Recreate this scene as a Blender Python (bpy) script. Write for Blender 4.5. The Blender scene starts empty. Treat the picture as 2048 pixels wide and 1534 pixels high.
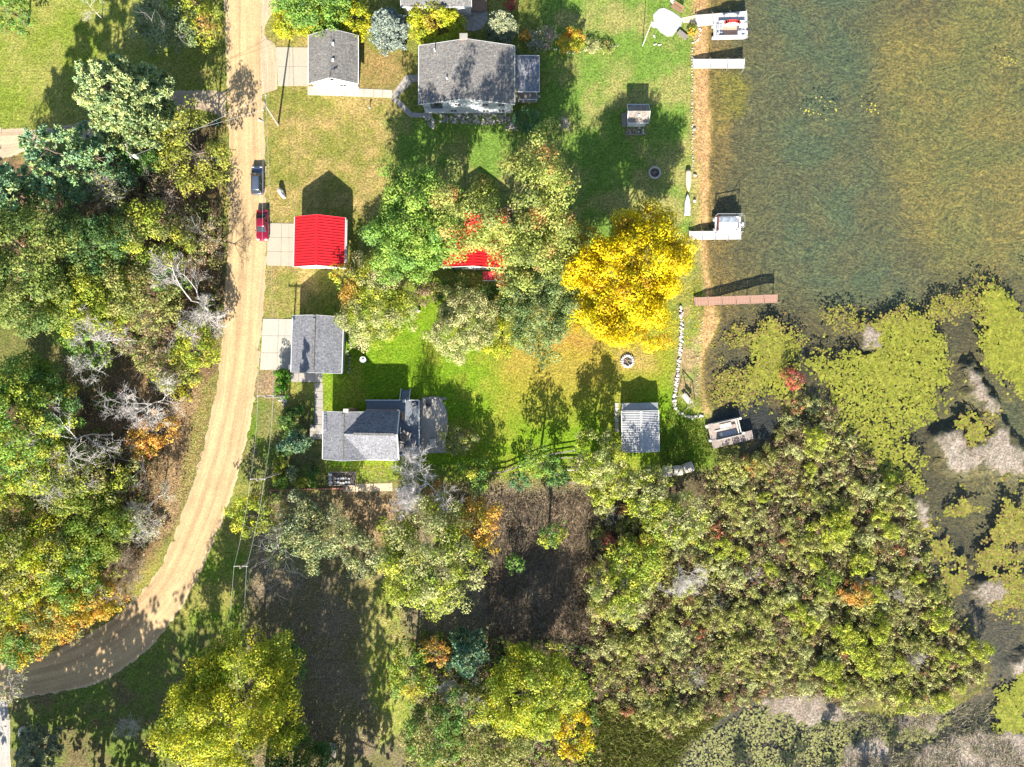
import bpy, math, random
import numpy as np
from mathutils import Vector, Matrix

# ---------------------------------------------------------------- camera, sky, sun, exposure
scene = bpy.context.scene
C = scene.collection
CAM_H = 110.0            # drone height in metres
FPX = 1430.0             # focal length in photo pixels (2048 wide)
cam_d = bpy.data.cameras.new("camera")
cam = bpy.data.objects.new("camera", cam_d)
C.objects.link(cam)
cam.location = (0, 0, CAM_H)
cam.rotation_euler = (0, 0, 0)
cam_d.sensor_fit = 'HORIZONTAL'
cam_d.angle = 2 * math.atan(1024 / FPX)
cam_d.clip_start = 1.0
cam_d.clip_end = 6000
scene.camera = cam

SUN_EL = math.radians(31)
SHADOW_AZ = math.radians(4.0)     # shadows fall up the frame, a little to the right
world = bpy.data.worlds.new("World")
scene.world = world
world.use_nodes = True
wn = world.node_tree.nodes
wl = world.node_tree.links
wn.clear()
wo = wn.new("ShaderNodeOutputWorld")
wb = wn.new("ShaderNodeBackground")
ws = wn.new("ShaderNodeTexSky")
ws.sky_type = 'NISHITA'
ws.sun_disc = False
ws.sun_elevation = SUN_EL
ws.sun_rotation = math.pi + SHADOW_AZ
ws.air_density = 1.0
ws.dust_density = 0.6
wb.inputs["Strength"].default_value = 0.08
wl.new(ws.outputs[0], wb.inputs[0])
wl.new(wb.outputs[0], wo.inputs[0])

sun_d = bpy.data.lights.new("sun", 'SUN')
sun_d.energy = 5.0
sun_d.angle = math.radians(0.53)
sun_d.color = (1.0, 0.93, 0.82)
sun = bpy.data.objects.new("sun", sun_d)
C.objects.link(sun)
sd_ = Vector((math.cos(SUN_EL) * math.sin(SHADOW_AZ), math.cos(SUN_EL) * math.cos(SHADOW_AZ), -math.sin(SUN_EL)))
sun.rotation_euler = sd_.to_track_quat('-Z', 'Y').to_euler()

scene.view_settings.view_transform = 'Standard'
scene.view_settings.look = 'None'
scene.view_settings.exposure = 1.85
scene.view_settings.gamma = 1.0
scene.view_settings.use_curve_mapping = False
scene.cycles.max_bounces = 6
scene.cycles.transparent_max_bounces = 12
scene.cycles.caustics_reflective = False
scene.cycles.caustics_refractive = False

# ---------------------------------------------------------------- helpers
def W(px, py, h=0.0):
    """world x, y of the point at height h that stands at plan position px, py of the survey sheet"""
    k = (CAM_H - h) / FPX
    return ((px - 1024) * k, (767 - py) * k)

def W3(px, py, h=0.0, z=None):
    x, y = W(px, py, h)
    return Vector((x, y, h if z is None else z))

def wpoly(pts):
    return np.array([W(a, b) for a, b in pts], dtype=np.float64)

def hash2(ix, iy, seed):
    n = (ix.astype(np.int64) * 374761393 + iy.astype(np.int64) * 668265263 + seed * 1442695041) & 0xffffffff
    n = ((n ^ (n >> 13)) * 1274126177) & 0xffffffff
    n = (n ^ (n >> 16)) & 0xffffffff
    return n / 4294967295.0

def vnoise(x, y, seed=0):
    x = np.asarray(x, float); y = np.asarray(y, float)
    ix = np.floor(x).astype(np.int64); iy = np.floor(y).astype(np.int64)
    fx = x - ix; fy = y - iy
    fx = fx * fx * (3 - 2 * fx); fy = fy * fy * (3 - 2 * fy)
    a = hash2(ix, iy, seed); b = hash2(ix + 1, iy, seed)
    c = hash2(ix, iy + 1, seed); d = hash2(ix + 1, iy + 1, seed)
    return (a * (1 - fx) + b * fx) * (1 - fy) + (c * (1 - fx) + d * fx) * fy

def fbm(x, y, seed=0, oct=4):
    s = 0; a = 0.5; t = 0
    for o in range(oct):
        s = s + a * vnoise(x * 2 ** o, y * 2 ** o, seed + o * 17); t += a; a *= 0.55
    return s / t

def sdf(poly, X, Y):
    """signed distance to a polygon, positive inside"""
    d = np.full(X.shape, 1e18); ins = np.zeros(X.shape, bool)
    n = len(poly)
    for i in range(n):
        x0, y0 = poly[i]; x1, y1 = poly[(i + 1) % n]
        ex, ey = x1 - x0, y1 - y0
        L = ex * ex + ey * ey + 1e-12
        t = np.clip(((X - x0) * ex + (Y - y0) * ey) / L, 0, 1)
        d = np.minimum(d, (X - x0 - t * ex) ** 2 + (Y - y0 - t * ey) ** 2)
        c = ((y0 > Y) != (y1 > Y))
        xi = x0 + (Y - y0) * ex / (ey if abs(ey) > 1e-12 else 1e-12)
        ins ^= c & (X < xi)
    d = np.sqrt(d)
    return np.where(ins, d, -d)

def smooth(a, b, x):
    t = np.clip((x - a) / (b - a), 0, 1)
    return t * t * (3 - 2 * t)

# ---------------------------------------------------------------- materials
MATS = {}
def nmat(name):
    m = bpy.data.materials.new(name); m.use_nodes = True
    nt = m.node_tree
    b = nt.nodes["Principled BSDF"]
    MATS[name] = m
    return m, nt, b

def mixrgb(nt, blend, fac, a, b):
    n = nt.nodes.new("ShaderNodeMix"); n.data_type = 'RGBA'; n.blend_type = blend
    for sock, v in ((n.inputs["Factor"], fac), (n.inputs["A"], a), (n.inputs["B"], b)):
        if hasattr(v, "is_output"): nt.links.new(v, sock)
        elif isinstance(v, (int, float)): sock.default_value = v if sock.type == 'VALUE' else (v, v, v, 1)
        else: sock.default_value = (*v, 1)
    return n.outputs["Result"]

def noise(nt, scale, detail=4, rough=0.6, vec=None, dist=0.0):
    n = nt.nodes.new("ShaderNodeTexNoise")
    n.inputs["Scale"].default_value = scale; n.inputs["Detail"].default_value = detail
    n.inputs["Roughness"].default_value = rough; n.inputs["Distortion"].default_value = dist
    if vec is not None: nt.links.new(vec, n.inputs["Vector"])
    return n.outputs["Fac"]

def ramp(nt, fac, stops):
    n = nt.nodes.new("ShaderNodeValToRGB"); nt.links.new(fac, n.inputs[0])
    e = n.color_ramp.elements
    while len(e) < len(stops): e.new(0.5)
    for i, (p, c) in enumerate(stops):
        e[i].position = p
        e[i].color = (c, c, c, 1) if isinstance(c, (int, float)) else (*c, 1)
    return n.outputs[0]

def bump(nt, bsdf, h, strength=0.4, dist=0.05):
    b = nt.nodes.new("ShaderNodeBump"); b.inputs["Strength"].default_value = strength
    b.inputs["Distance"].default_value = dist
    nt.links.new(h, b.inputs["Height"]); nt.links.new(b.outputs[0], bsdf.inputs["Normal"])

def objvec(nt):
    return nt.nodes.new("ShaderNodeTexCoord").outputs["Object"]
def posvec(nt):
    return nt.nodes.new("ShaderNodeNewGeometry").outputs["Position"]

def mat(name, col, rough=0.7, var=0.15, scale=6.0, metal=0.0, bmp=0.0, stain=None):
    if name in MATS: return MATS[name]
    m, nt, b = nmat(name)
    col = tuple(0.82 * q for q in col)
    v = objvec(nt)
    n1 = noise(nt, scale, 5, 0.65, v)
    r = ramp(nt, n1, [(0.25, 1 - var), (0.75, 1 + var)])
    c = mixrgb(nt, 'MULTIPLY', 1.0, col, r)
    if stain:
        sc, amt, scol = stain
        n2 = ramp(nt, noise(nt, sc, 6, 0.6, v, 0.4), [(0.52, 0.0), (0.72, amt)])
        c = mixrgb(nt, 'MIX', n2, c, scol)
    nt.links.new(c, b.inputs["Base Color"])
    b.inputs["Roughness"].default_value = rough
    b.inputs["Metallic"].default_value = metal
    if bmp: bump(nt, b, n1, bmp, 0.03)
    return m

def leafmat(name, transl=0.36, rough=0.55, var=0.25):
    m, nt, b = nmat(name)
    at = nt.nodes.new("ShaderNodeAttribute"); at.attribute_name = "Col"
    n = ramp(nt, noise(nt, 1.3, 3, 0.6, posvec(nt)), [(0.3, 1 - var), (0.7, 1 + var)])
    c = mixrgb(nt, 'MULTIPLY', 1.0, at.outputs["Color"], n)
    nt.links.new(c, b.inputs["Base Color"])
    b.inputs["Roughness"].default_value = rough
    b.inputs["Specular IOR Level"].default_value = 0.25
    tr = nt.nodes.new("ShaderNodeBsdfTranslucent"); nt.links.new(c, tr.inputs[0])
    mx = nt.nodes.new("ShaderNodeMixShader"); mx.inputs[0].default_value = transl
    nt.links.new(b.outputs[0], mx.inputs[1]); nt.links.new(tr.outputs[0], mx.inputs[2])
    nt.links.new(mx.outputs[0], nt.nodes["Material Output"].inputs[0])
    return m

def attrmat(name, rough=0.8, bmp=0.0, scale=20, var=0.2):
    m, nt, b = nmat(name)
    at = nt.nodes.new("ShaderNodeAttribute"); at.attribute_name = "Col"
    nn = noise(nt, scale, 5, 0.65, posvec(nt))
    c = mixrgb(nt, 'MULTIPLY', 1.0, at.outputs["Color"], ramp(nt, nn, [(0.3, 1 - var), (0.7, 1 + var)]))
    nt.links.new(c, b.inputs["Base Color"]); b.inputs["Roughness"].default_value = rough
    if bmp: bump(nt, b, nn, bmp, 0.04)
    return m

LEAF = leafmat("leaf")
NEEDLE = leafmat("needle", 0.12, 0.6, 0.2)
DRYSTEM = leafmat("dry_stem", 0.15, 0.8, 0.2)
BARK = mat("bark", (0.16, 0.12, 0.085), 0.9, 0.3, 9, bmp=0.5)
GREYBARK = mat("grey_bark", (0.42, 0.38, 0.34), 0.9, 0.2, 9)
PALEBARK = mat("pale_bark", (0.55, 0.51, 0.47), 0.9, 0.2, 9)

# ---------------------------------------------------------------- mesh tools
def link(o, parent=None):
    C.objects.link(o)
    if parent is not None: o.parent = parent
    return o

def tag(o, label=None, cat=None, group=None, kind=None):
    if label: o["label"] = label
    if cat: o["category"] = cat
    if group: o["group"] = group
    if kind: o["kind"] = kind
    return o

def empty(name, loc=(0, 0, 0), rz=0.0, label=None, cat=None, group=None):
    o = bpy.data.objects.new(name, None)
    o.empty_display_size = 0.3
    o.location = loc; o.rotation_euler = (0, 0, rz)
    C.objects.link(o)
    return tag(o, label, cat, group)

def npmesh(name, V, Q, col=None, mats=(), smooth_=False, midx=None):
    me = bpy.data.meshes.new(name)
    V = np.ascontiguousarray(V, dtype=np.float32).reshape(-1, 3)
    Q = np.ascontiguousarray(Q, dtype=np.int32)
    k = Q.shape[1]
    me.vertices.add(len(V)); me.vertices.foreach_set("co", V.ravel())
    me.loops.add(Q.size); me.loops.foreach_set("vertex_index", Q.ravel())
    me.polygons.add(len(Q)); me.polygons.foreach_set("loop_start", np.arange(0, Q.size, k, dtype=np.int32))
    if midx is not None: me.polygons.foreach_set("material_index", np.asarray(midx, dtype=np.int32))
    if smooth_: me.polygons.foreach_set("use_smooth", np.ones(len(Q), dtype=bool))
    me.update(calc_edges=True)
    if col is not None:
        a = me.attributes.new("Col", 'FLOAT_COLOR', 'POINT')
        c = np.ones((len(V), 4), dtype=np.float32); c[:, :3] = col
        a.data.foreach_set("color", c.ravel())
    for m in mats: me.materials.append(m)
    return me

class MB:
    """collects simple solids and links them as one mesh object"""
    def __init__(s): s.v = []; s.f = []
    def add(s, v, f):
        o = len(s.v); s.v += [tuple(p) for p in v]; s.f += [tuple(i + o for i in q) for q in f]; return s
    def box(s, c, d, rz=0.0, rx=0.0, ry=0.0):
        M = Matrix.Rotation(rz, 3, 'Z') @ Matrix.Rotation(ry, 3, 'Y') @ Matrix.Rotation(rx, 3, 'X')
        c = Vector(c); hx, hy, hz = d[0] / 2, d[1] / 2, d[2] / 2
        v = [c + M @ Vector((sx * hx, sy * hy, sz * hz)) for sz in (-1, 1) for sy in (-1, 1) for sx in (-1, 1)]
        return s.add(v, [(0, 2, 3, 1), (4, 5, 7, 6), (0, 1, 5, 4), (2, 6, 7, 3), (0, 4, 6, 2), (1, 3, 7, 5)])
    def prism(s, pts, z0, z1):
        n = len(pts)
        a = sum(pts[i][0] * pts[(i + 1) % n][1] - pts[(i + 1) % n][0] * pts[i][1] for i in range(n))
        if a < 0: pts = list(reversed(pts))
        v = [(p[0], p[1], z0) for p in pts] + [(p[0], p[1], z1) for p in pts]
        f = [tuple(reversed(range(n))), tuple(range(n, 2 * n))]
        f += [(i, (i + 1) % n, n + (i + 1) % n, n + i) for i in range(n)]
        return s.add(v, f)
    def slab(s, pts3, t):
        """a thick sheet hanging t below the polygon pts3"""
        n = len(pts3); p = [Vector(q) for q in pts3]
        v = p + [q - Vector((0, 0, t)) for q in p]
        f = [tuple(range(n)), tuple(reversed(range(n, 2 * n)))]
        f += [(i, n + i, n + (i + 1) % n, (i + 1) % n) for i in range(n)]
        return s.add(v, f)
    def tube(s, p0, p1, r0, r1=None, n=6, caps=True):
        r1 = r0 if r1 is None else r1
        p0 = Vector(p0); p1 = Vector(p1); d = (p1 - p0)
        if d.length < 1e-6: return s
        d.normalize()
        a = d.orthogonal().normalized(); b = d.cross(a)
        v = []
        for p, r in ((p0, r0), (p1, r1)):
            for i in range(n):
                t = 2 * math.pi * i / n
                v.append(p + a * (r * math.cos(t)) + b * (r * math.sin(t)))
        f = [(i, (i + 1) % n, n + (i + 1) % n, n + i) for i in range(n)]
        if caps: f += [tuple(reversed(range(n))), tuple(range(n, 2 * n))]
        return s.add(v, f)
    def path(s, pts, r, n=6):
        for a, b in zip(pts[:-1], pts[1:]): s.tube(a, b, r, r, n)
        return s
    def lathe(s, prof, c=(0, 0, 0), n=16):
        v = []; c = Vector(c)
        for r, z in prof:
            for i in range(n):
                t = 2 * math.pi * i / n
                v.append(c + Vector((r * math.cos(t), r * math.sin(t), z)))
        f = []
        for k in range(len(prof) - 1):
            for i in range(n):
                j = (i + 1) % n
                f.append((k * n + i, k * n + j, (k + 1) * n + j, (k + 1) * n + i))
        f.append(tuple(reversed(range(n)))); f.append(tuple(range((len(prof) - 1) * n, len(prof) * n)))
        return s.add(v, f)
    def loft(s, rings):
        n = len(rings[0]); v = [p for r in rings for p in r]; f = []
        for k in range(len(rings) - 1):
            for i in range(n):
                j = (i + 1) % n
                f.append((k * n + i, k * n + j, (k + 1) * n + j, (k + 1) * n + i))
        f.append(tuple(reversed(range(n)))); f.append(tuple(range((len(rings) - 1) * n, len(rings) * n)))
        return s.add(v, f)
    def mesh(s, name, m, sm=False):
        me = bpy.data.meshes.new(name); me.from_pydata([tuple(p) for p in s.v], [], s.f)
        if m is not None: me.materials.append(m)
        if sm: me.polygons.foreach_set("use_smooth", [True] * len(me.polygons))
        me.update(); return me
    def build(s, name, m, parent=None, sm=False, bevel=0.0):
        o = bpy.data.objects.new(name, s.mesh(name, m, sm))
        link(o, parent)
        if bevel:
            b = o.modifiers.new("bevel", 'BEVEL'); b.width = bevel; b.segments = 2; b.limit_method = 'ANGLE'
        return o

def obj(name, me, parent=None, loc=None, rz=None):
    o = bpy.data.objects.new(name, me); link(o, parent)
    if loc is not None: o.location = loc
    if rz is not None: o.rotation_euler = (0, 0, rz)
    return o
# ---------------------------------------------------------------- ground, lake bed, water
LAKE = wpoly([(1420, -30000), (1420, 0), (1418, 60), (1416, 100), (1417, 150), (1424, 250), (1421, 330), (1419, 400), (1413, 480),
    (1416, 540), (1430, 590), (1438, 640), (1432, 670), (1412, 700), (1406, 740), (1408, 780), (1420, 805), (1430, 822), (1410, 840),
    (1414, 880), (1428, 896), (1500, 893), (1545, 878), (1568, 832), (1590, 785), (1640, 800), (1700, 880), (1760, 950), (1830, 1010),
    (1850, 1080), (1880, 1160), (1910, 1230), (1960, 1300), (1990, 1340), (1960, 1390), (1880, 1430), (1800, 1440), (1700, 1420),
    (1600, 1395), (1520, 1395), (1440, 1440), (1370, 1480), (1330, 1515), (1310, 1560), (1300, 30000), (30000, 30000), (30000, -30000)])
MATS_PX = [
    [(1885, 872), (1920, 858), (1945, 888), (1985, 885), (2003, 838), (2032, 895), (2050, 905), (2052, 940), (1995, 940), (1960, 922), (1932, 946), (1905, 945)],
    [(1935, 742), (1948, 735), (1975, 770), (1998, 818), (1992, 834), (1955, 795)],
    [(2000, 932), (2050, 922), (2055, 946), (2010, 946)],
    [(1535, 1402), (1600, 1392), (1660, 1398), (1700, 1425), (1690, 1455), (1600, 1448), (1545, 1432)],
    [(1780, 1440), (1850, 1420), (1880, 1440), (1870, 1462), (1800, 1468)],
    [(1820, 1520), (1880, 1480), (1960, 1455), (1990, 1470), (2060, 1470), (2060, 1700), (1800, 1700)],
    [(1690, 1490), (1760, 1480), (1790, 1500), (1790, 1700), (1680, 1700)],
    [(1735, 645), (1760, 660), (1775, 690), (1740, 690)],
    [(1845, 1000), (1868, 1020), (1862, 1060), (1846, 1050)],
    [(1955, 1175), (2010, 1160), (2030, 1190), (2000, 1215), (1965, 1205)],
    [(2020, 1330), (2060, 1320), (2060, 1345), (2030, 1345)],
]
WATER_Z = -0.45

def axis(lo, hi, step, far):
    a = np.arange(lo, hi + 1e-6, step)
    e = [step]
    out = []
    p = 0
    while p < far:
        e.append(e[-1] * 1.45); p += e[-1]; out.append(p)
    out = np.array(out)
    return np.concatenate([lo - out[::-1], a, hi + out])

GX = axis(-88, 88, 0.48, 1800); GY = axis(-74, 68, 0.48, 1800)
XX, YY = np.meshgrid(GX, GY)
X = XX.ravel(); Y = YY.ravel()
JX = X + (fbm(X * 0.35, Y * 0.35, 3) - 0.5) * 2.4; JY = Y + (fbm(X * 0.35, Y * 0.35, 9) - 0.5) * 2.4
lake_sd = sdf(LAKE, X + (fbm(X * 0.5, Y * 0.5, 5) - 0.5) * 0.9, Y + (fbm(X * 0.5, Y * 0.5, 6) - 0.5) * 0.9)
mat_sd = np.full(X.shape, -1e9)
for p in MATS_PX:
    mat_sd = np.maximum(mat_sd, sdf(wpoly(p), JX + (fbm(X * 1.3, Y * 1.3, 51) - 0.5) * 2.2, JY + (fbm(X * 1.3, Y * 1.3, 52) - 0.5) * 2.2))

n_big = fbm(X * 0.06, Y * 0.06, 21); n_mid = fbm(X * 0.25, Y * 0.25, 22); n_fin = fbm(X * 0.9, Y * 0.9, 23); n_px = hash2((X * 97).astype(np.int64), (Y * 89).astype(np.int64), 7)

col = np.zeros((len(X), 3))
def setc(c): col[:] = np.array(c)
def lay(mask, c, c2=None, n=None):
    """cover the ground with c (towards c2 by noise n) where mask is 1"""
    c = np.array(c, float)
    cc = c[None, :] if c2 is None else c[None, :] * (1 - n[:, None]) + np.array(c2, float)[None, :] * n[:, None]
    m = np.clip(mask, 0, 1)[:, None]
    col[:] = col * (1 - m) + cc * m
def zone(pts, soft=1.5, wob=True):
    return smooth(-soft, soft, sdf(wpoly(pts), JX if wob else X, JY if wob else Y))

GRASS_G = (0.105, 0.165, 0.020); GRASS_Y = (0.215, 0.195, 0.050); GRASS_O = (0.125, 0.150, 0.030)
LITTER = (0.165, 0.105, 0.055); FLOOR = (0.085, 0.062, 0.036); TAN = (0.27, 0.185, 0.10)
nm = smooth(0.32, 0.68, n_mid * 0.6 + n_fin * 0.4)
setc(GRASS_O); lay(nm * 0.9, GRASS_Y)
# open field at the upper left
lay(zone([(-400, -400), (440, -400), (440, 200), (330, 215), (-400, 290)], 1), (0.135, 0.175, 0.022), (0.205, 0.205, 0.050), nm)
# yard of the top garage and the red garage: sun-bleached turf
lay(zone([(530, 80), (800, 100), (790, 300), (740, 420), (700, 560), (530, 640)], 2), (0.145, 0.150, 0.030), (0.27, 0.20, 0.075), nm)
lay(zone([(720, 95), (820, 110), (810, 180), (720, 180)], 1.0), (0.23, 0.16, 0.06), (0.15, 0.13, 0.04), nm)
# lakeside lawns
lay(zone([(1090, -200), (1385, -200), (1385, 480), (1330, 560), (1100, 480), (800, 420), (780, 240), (1080, 200)], 2), (0.105, 0.175, 0.028), (0.215, 0.205, 0.065), smooth(0.42, 0.72, n_mid))
# bright lawn round the grey house
lay(zone([(650, 640), (860, 560), (1010, 680), (1350, 620), (1352, 800), (1410, 840), (1420, 930), (900, 960), (640, 950), (645, 760)], 2), (0.115, 0.195, 0.010), (0.175, 0.205, 0.022), smooth(0.40, 0.70, n_mid))
# dry orange turf by the yellow tree
lay(zone([(1010, 690), (1150, 670), (1215, 690), (1210, 745), (1130, 770), (1010, 750)], 2.2) * (0.75 + 0.25 * n_fin), (0.36, 0.205, 0.055), (0.26, 0.185, 0.045), n_fin)
lay(zone([(990, 700), (1340, 640), (1345, 740), (1250, 800), (1000, 830)], 4) * 0.75, (0.25, 0.19, 0.028), (0.21, 0.20, 0.03), n_mid)
lay(zone([(1225, 690), (1300, 690), (1310, 735), (1240, 745)], 1.2) * 0.55, (0.33, 0.21, 0.085))
lay(zone([(1100, 640), (1200, 680), (1180, 700), (1080, 690)], 1.5) * 0.7, (0.34, 0.18, 0.05))
# verge of the road
lay(zone([(528, 540), (600, 540), (590, 630), (535, 640)], 1), (0.13, 0.17, 0.02), (0.25, 0.17, 0.08), n_fin)
lay(zone([(520, 745), (562, 745), (562, 800), (500, 800)], 1.0), TAN, (0.16, 0.12, 0.075), n_fin)
lay(zone([(495, 800), (645, 800), (640, 960), (470, 960)], 1.5), (0.09, 0.14, 0.015), (0.15, 0.14, 0.05), nm)
lay(zone([(560, 830), (640, 830), (640, 950), (540, 960)], 1.2) * 0.6, (0.11, 0.09, 0.05))
# woods west of the road
lay(zone([(-3000, 330), (170, 310), (445, 240), (450, 620), (430, 760), (405, 900), (330, 1090), (200, 1235), (-3000, 1330)], 1.5), FLOOR, LITTER, nm)
lay(zone([(-3000, 600), (200, 600), (230, 720), (200, 780), (-3000, 780)], 1.5) * 0.8, (0.10, 0.12, 0.025), (0.16, 0.14, 0.05), nm)
lay(zone([(340, 780), (425, 770), (385, 930), (345, 1060), (300, 1080), (330, 900)], 1), TAN, (0.18, 0.12, 0.065), n_fin)
lay(zone([(408, 770), (432, 740), (425, 800), (395, 930), (360, 1010), (350, 1000)], 0.6), (0.15, 0.17, 0.03), (0.23, 0.17, 0.07), n_fin)
lay(zone([(398, 30), (445, 0), (448, 180), (385, 175)], 1), (0.11, 0.17, 0.02), (0.22, 0.17, 0.06), n_fin)
lay(zone([(70, 1240), (200, 1240), (140, 1300), (70, 1315)], 0.6), (0.28, 0.17, 0.085), LITTER, n_fin)
# south of the grey house: leaf-strewn yard, then brush
lay(zone([(505, 980), (800, 975), (1190, 960), (1200, 1500), (1180, 3000), (480, 3000), (490, 1300)], 1.8), (0.165, 0.130, 0.085), (0.12, 0.115, 0.045), nm)
lay(zone([(680, 985), (800, 985), (790, 1100), (740, 1080), (690, 1010)], 1.2), TAN, (0.2, 0.14, 0.08), n_fin)
lay(zone([(735, 1150), (800, 1180), (815, 1330), (830, 1440), (760, 1500), (730, 1330)], 1.2), (0.165, 0.205, 0.030), (0.26, 0.24, 0.075), nm)
lay(zone([(430, 1050), (500, 1050), (480, 1280), (380, 1300), (370, 1220)], 1.0), (0.12, 0.18, 0.02), (0.22, 0.19, 0.055), nm)
lay(zone([(20, 1400), (380, 1260), (480, 1300), (480, 3000), (20, 3000)], 1.5), (0.10, 0.14, 0.025), (0.13, 0.105, 0.05), nm)
lay(zone([(960, 975), (1190, 985), (1190, 1320), (1000, 1320), (930, 1150)], 1.8), (0.105, 0.085, 0.062), (0.165, 0.135, 0.095), nm)
lay(zone([(1100, 1010), (1180, 1000), (1150, 1270), (1105, 1270)], 1.2) * 0.5, (0.22, 0.155, 0.095))
# marsh thicket
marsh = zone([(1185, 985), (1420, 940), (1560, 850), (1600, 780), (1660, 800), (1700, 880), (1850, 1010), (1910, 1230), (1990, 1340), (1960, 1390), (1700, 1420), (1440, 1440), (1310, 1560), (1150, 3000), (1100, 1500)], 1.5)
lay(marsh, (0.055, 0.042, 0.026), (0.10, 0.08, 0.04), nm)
# beach
beach = zone([(1385, -3000), (1425, -3000), (1424, 400), (1418, 540), (1440, 640), (1410, 720), (1412, 800), (1425, 830), (1408, 825), (1398, 700), (1412, 600), (1402, 480), (1398, 400), (1388, 300)], 0.5, False)
lay(beach, (0.38, 0.24, 0.11), (0.29, 0.175, 0.078), n_fin)
lay(zone([(1362, 615), (1398, 600), (1402, 690), (1396, 800), (1360, 800), (1352, 760)], 0.7), (0.25, 0.185, 0.09), (0.13, 0.17, 0.035), smooth(0.4, 0.65, n_mid * 0.5 + n_fin * 0.5))
lay(zone([(1385, 300), (1402, 330), (1408, 480), (1395, 560), (1385, 480)], 0.6) * 0.75, (0.34, 0.235, 0.11), (0.17, 0.18, 0.04), n_fin)
# lake bed: weed carpets seen through shallow water
wet = smooth(-0.1, 0.25, lake_sd)
bed = smooth(0.3, 0.7, n_mid)
lay(wet, (0.135, 0.110, 0.040), (0.100, 0.088, 0.036), bed)
lay(wet * zone([(1470, -500), (1780, -500), (1760, 250), (1800, 480), (1900, 620), (1700, 640), (1560, 560), (1500, 400), (1520, 150)], 6), (0.072, 0.098, 0.050), (0.100, 0.100, 0.046), bed)
lay(wet * zone([(1770, 60), (1800, 40), (1880, 60), (1920, -20), (1960, -800), (6000, -800), (6000, 560), (1900, 540), (1830, 420), (1790, 300), (1775, 180)], 3), (0.185, 0.150, 0.042), (0.140, 0.135, 0.040), bed)
lay(wet * zone([(1420, 140), (1490, 138), (1503, 165), (1490, 215), (1440, 260), (1422, 250)], 0.9), (0.21, 0.19, 0.022), (0.17, 0.15, 0.03), n_fin)
lay(wet * zone([(1425, -50), (1490, -50), (1480, 15), (1430, 20)], 0.9), (0.18, 0.145, 0.03))
lay(wet * smooth(5.0, 0.2, lake_sd + (n_mid - 0.5) * 4) * 0.75, (0.24, 0.150, 0.045), (0.16, 0.115, 0.035), n_fin)
lay(wet * zone([(1450, 640), (1600, 620), (1780, 640), (1900, 600), (1960, 640), (1960, 760), (1880, 800), (1900, 960), (1990, 1120), (2060, 1300), (1960, 1400), (1850, 1250), (1750, 950), (1620, 780), (1480, 800), (1430, 740)], 3), (0.095, 0.078, 0.032), (0.065, 0.054, 0.024), bed)
lay(wet * zone([(1905, 690), (1935, 700), (1990, 790), (2060, 800), (2060, 880), (2010, 870), (1960, 720)], 1.5), (0.080, 0.085, 0.036), (0.11, 0.10, 0.036), bed)
lay(wet * zone([(1930, 1180), (2000, 1210), (2060, 1200), (2060, 1330), (2000, 1400), (1950, 1290)], 1.5), (0.085, 0.07, 0.045))
lay(wet * zone([(1300, 1380), (2100, 1390), (2100, 3000), (1250, 3000)], 2), (0.055, 0.048, 0.030), (0.10, 0.082, 0.05), bed)
lay(wet * zone([(1425, 815), (1520, 800), (1580, 830), (1560, 885), (1430, 895), (1412, 850)], 1.0), (0.028, 0.030, 0.026))
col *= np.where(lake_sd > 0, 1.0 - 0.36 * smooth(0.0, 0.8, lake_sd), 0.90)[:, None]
lay(smooth(-0.35, 0.3, mat_sd), (0.225, 0.19, 0.155), (0.15, 0.125, 0.095), nm)
col *= (0.86 + 0.28 * n_px)[:, None]

Z = np.where(lake_sd > 0, WATER_Z - np.minimum(1.2, lake_sd * 0.14), WATER_Z * smooth(3.0, 0.0, -lake_sd))
Z = np.where(lake_sd <= 0, np.maximum(Z, WATER_Z + 0.02), Z)
Z = Z + np.where(marsh > 0.5, -0.10, 0) * (lake_sd < 0) + (n_mid - 0.5) * 0.10 * (lake_sd < -3)
Z = np.where(mat_sd > -1.0, np.maximum(Z, WATER_Z - 0.25 + smooth(-1.0, 0.4, mat_sd) * 0.33), Z)
nx, ny = len(GX), len(GY)
idx = np.arange(nx * ny).reshape(ny, nx)
Q = np.stack([idx[:-1, :-1].ravel(), idx[:-1, 1:].ravel(), idx[1:, 1:].ravel(), idx[1:, :-1].ravel()], 1)
under = (lake_sd > 0.15) & (mat_sd < 0.0)
midx = (under[Q].sum(1) >= 3).astype(np.int32)

# ground material: turf and litter grain on the painted base colour
gm, nt, bs = nmat("turf_and_litter")
at = nt.nodes.new("ShaderNodeAttribute"); at.attribute_name = "Col"
pv = posvec(nt)
g1 = noise(nt, 1.3, 6, 0.8, pv); g2 = noise(nt, 3.4, 2, 0.8, pv); g3 = noise(nt, 0.6, 5, 0.6, pv)
c = mixrgb(nt, 'MULTIPLY', 1.0, at.outputs["Color"], ramp(nt, g1, [(0.34, 0.80), (0.5, 1.0), (0.66, 1.22)]))
c = mixrgb(nt, 'MULTIPLY', 1.0, c, ramp(nt, g2, [(0.36, 0.58), (0.64, 1.45)]))
c = mixrgb(nt, 'MULTIPLY', 1.0, c, ramp(nt, g3, [(0.3, (0.88, 0.93, 0.9)), (0.7, (1.12, 1.06, 1.05))]))
nt.links.new(c, bs.inputs["Base Color"]); bs.inputs["Roughness"].default_value = 0.95
bs.inputs["Specular IOR Level"].default_value = 0.1
ad = nt.nodes.new("ShaderNodeMath"); ad.operation = 'ADD'
nt.links.new(g1, ad.inputs[0]); nt.links.new(g2, ad.inputs[1])
bump(nt, bs, ad.outputs[0], 0.9, 0.10)

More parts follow.
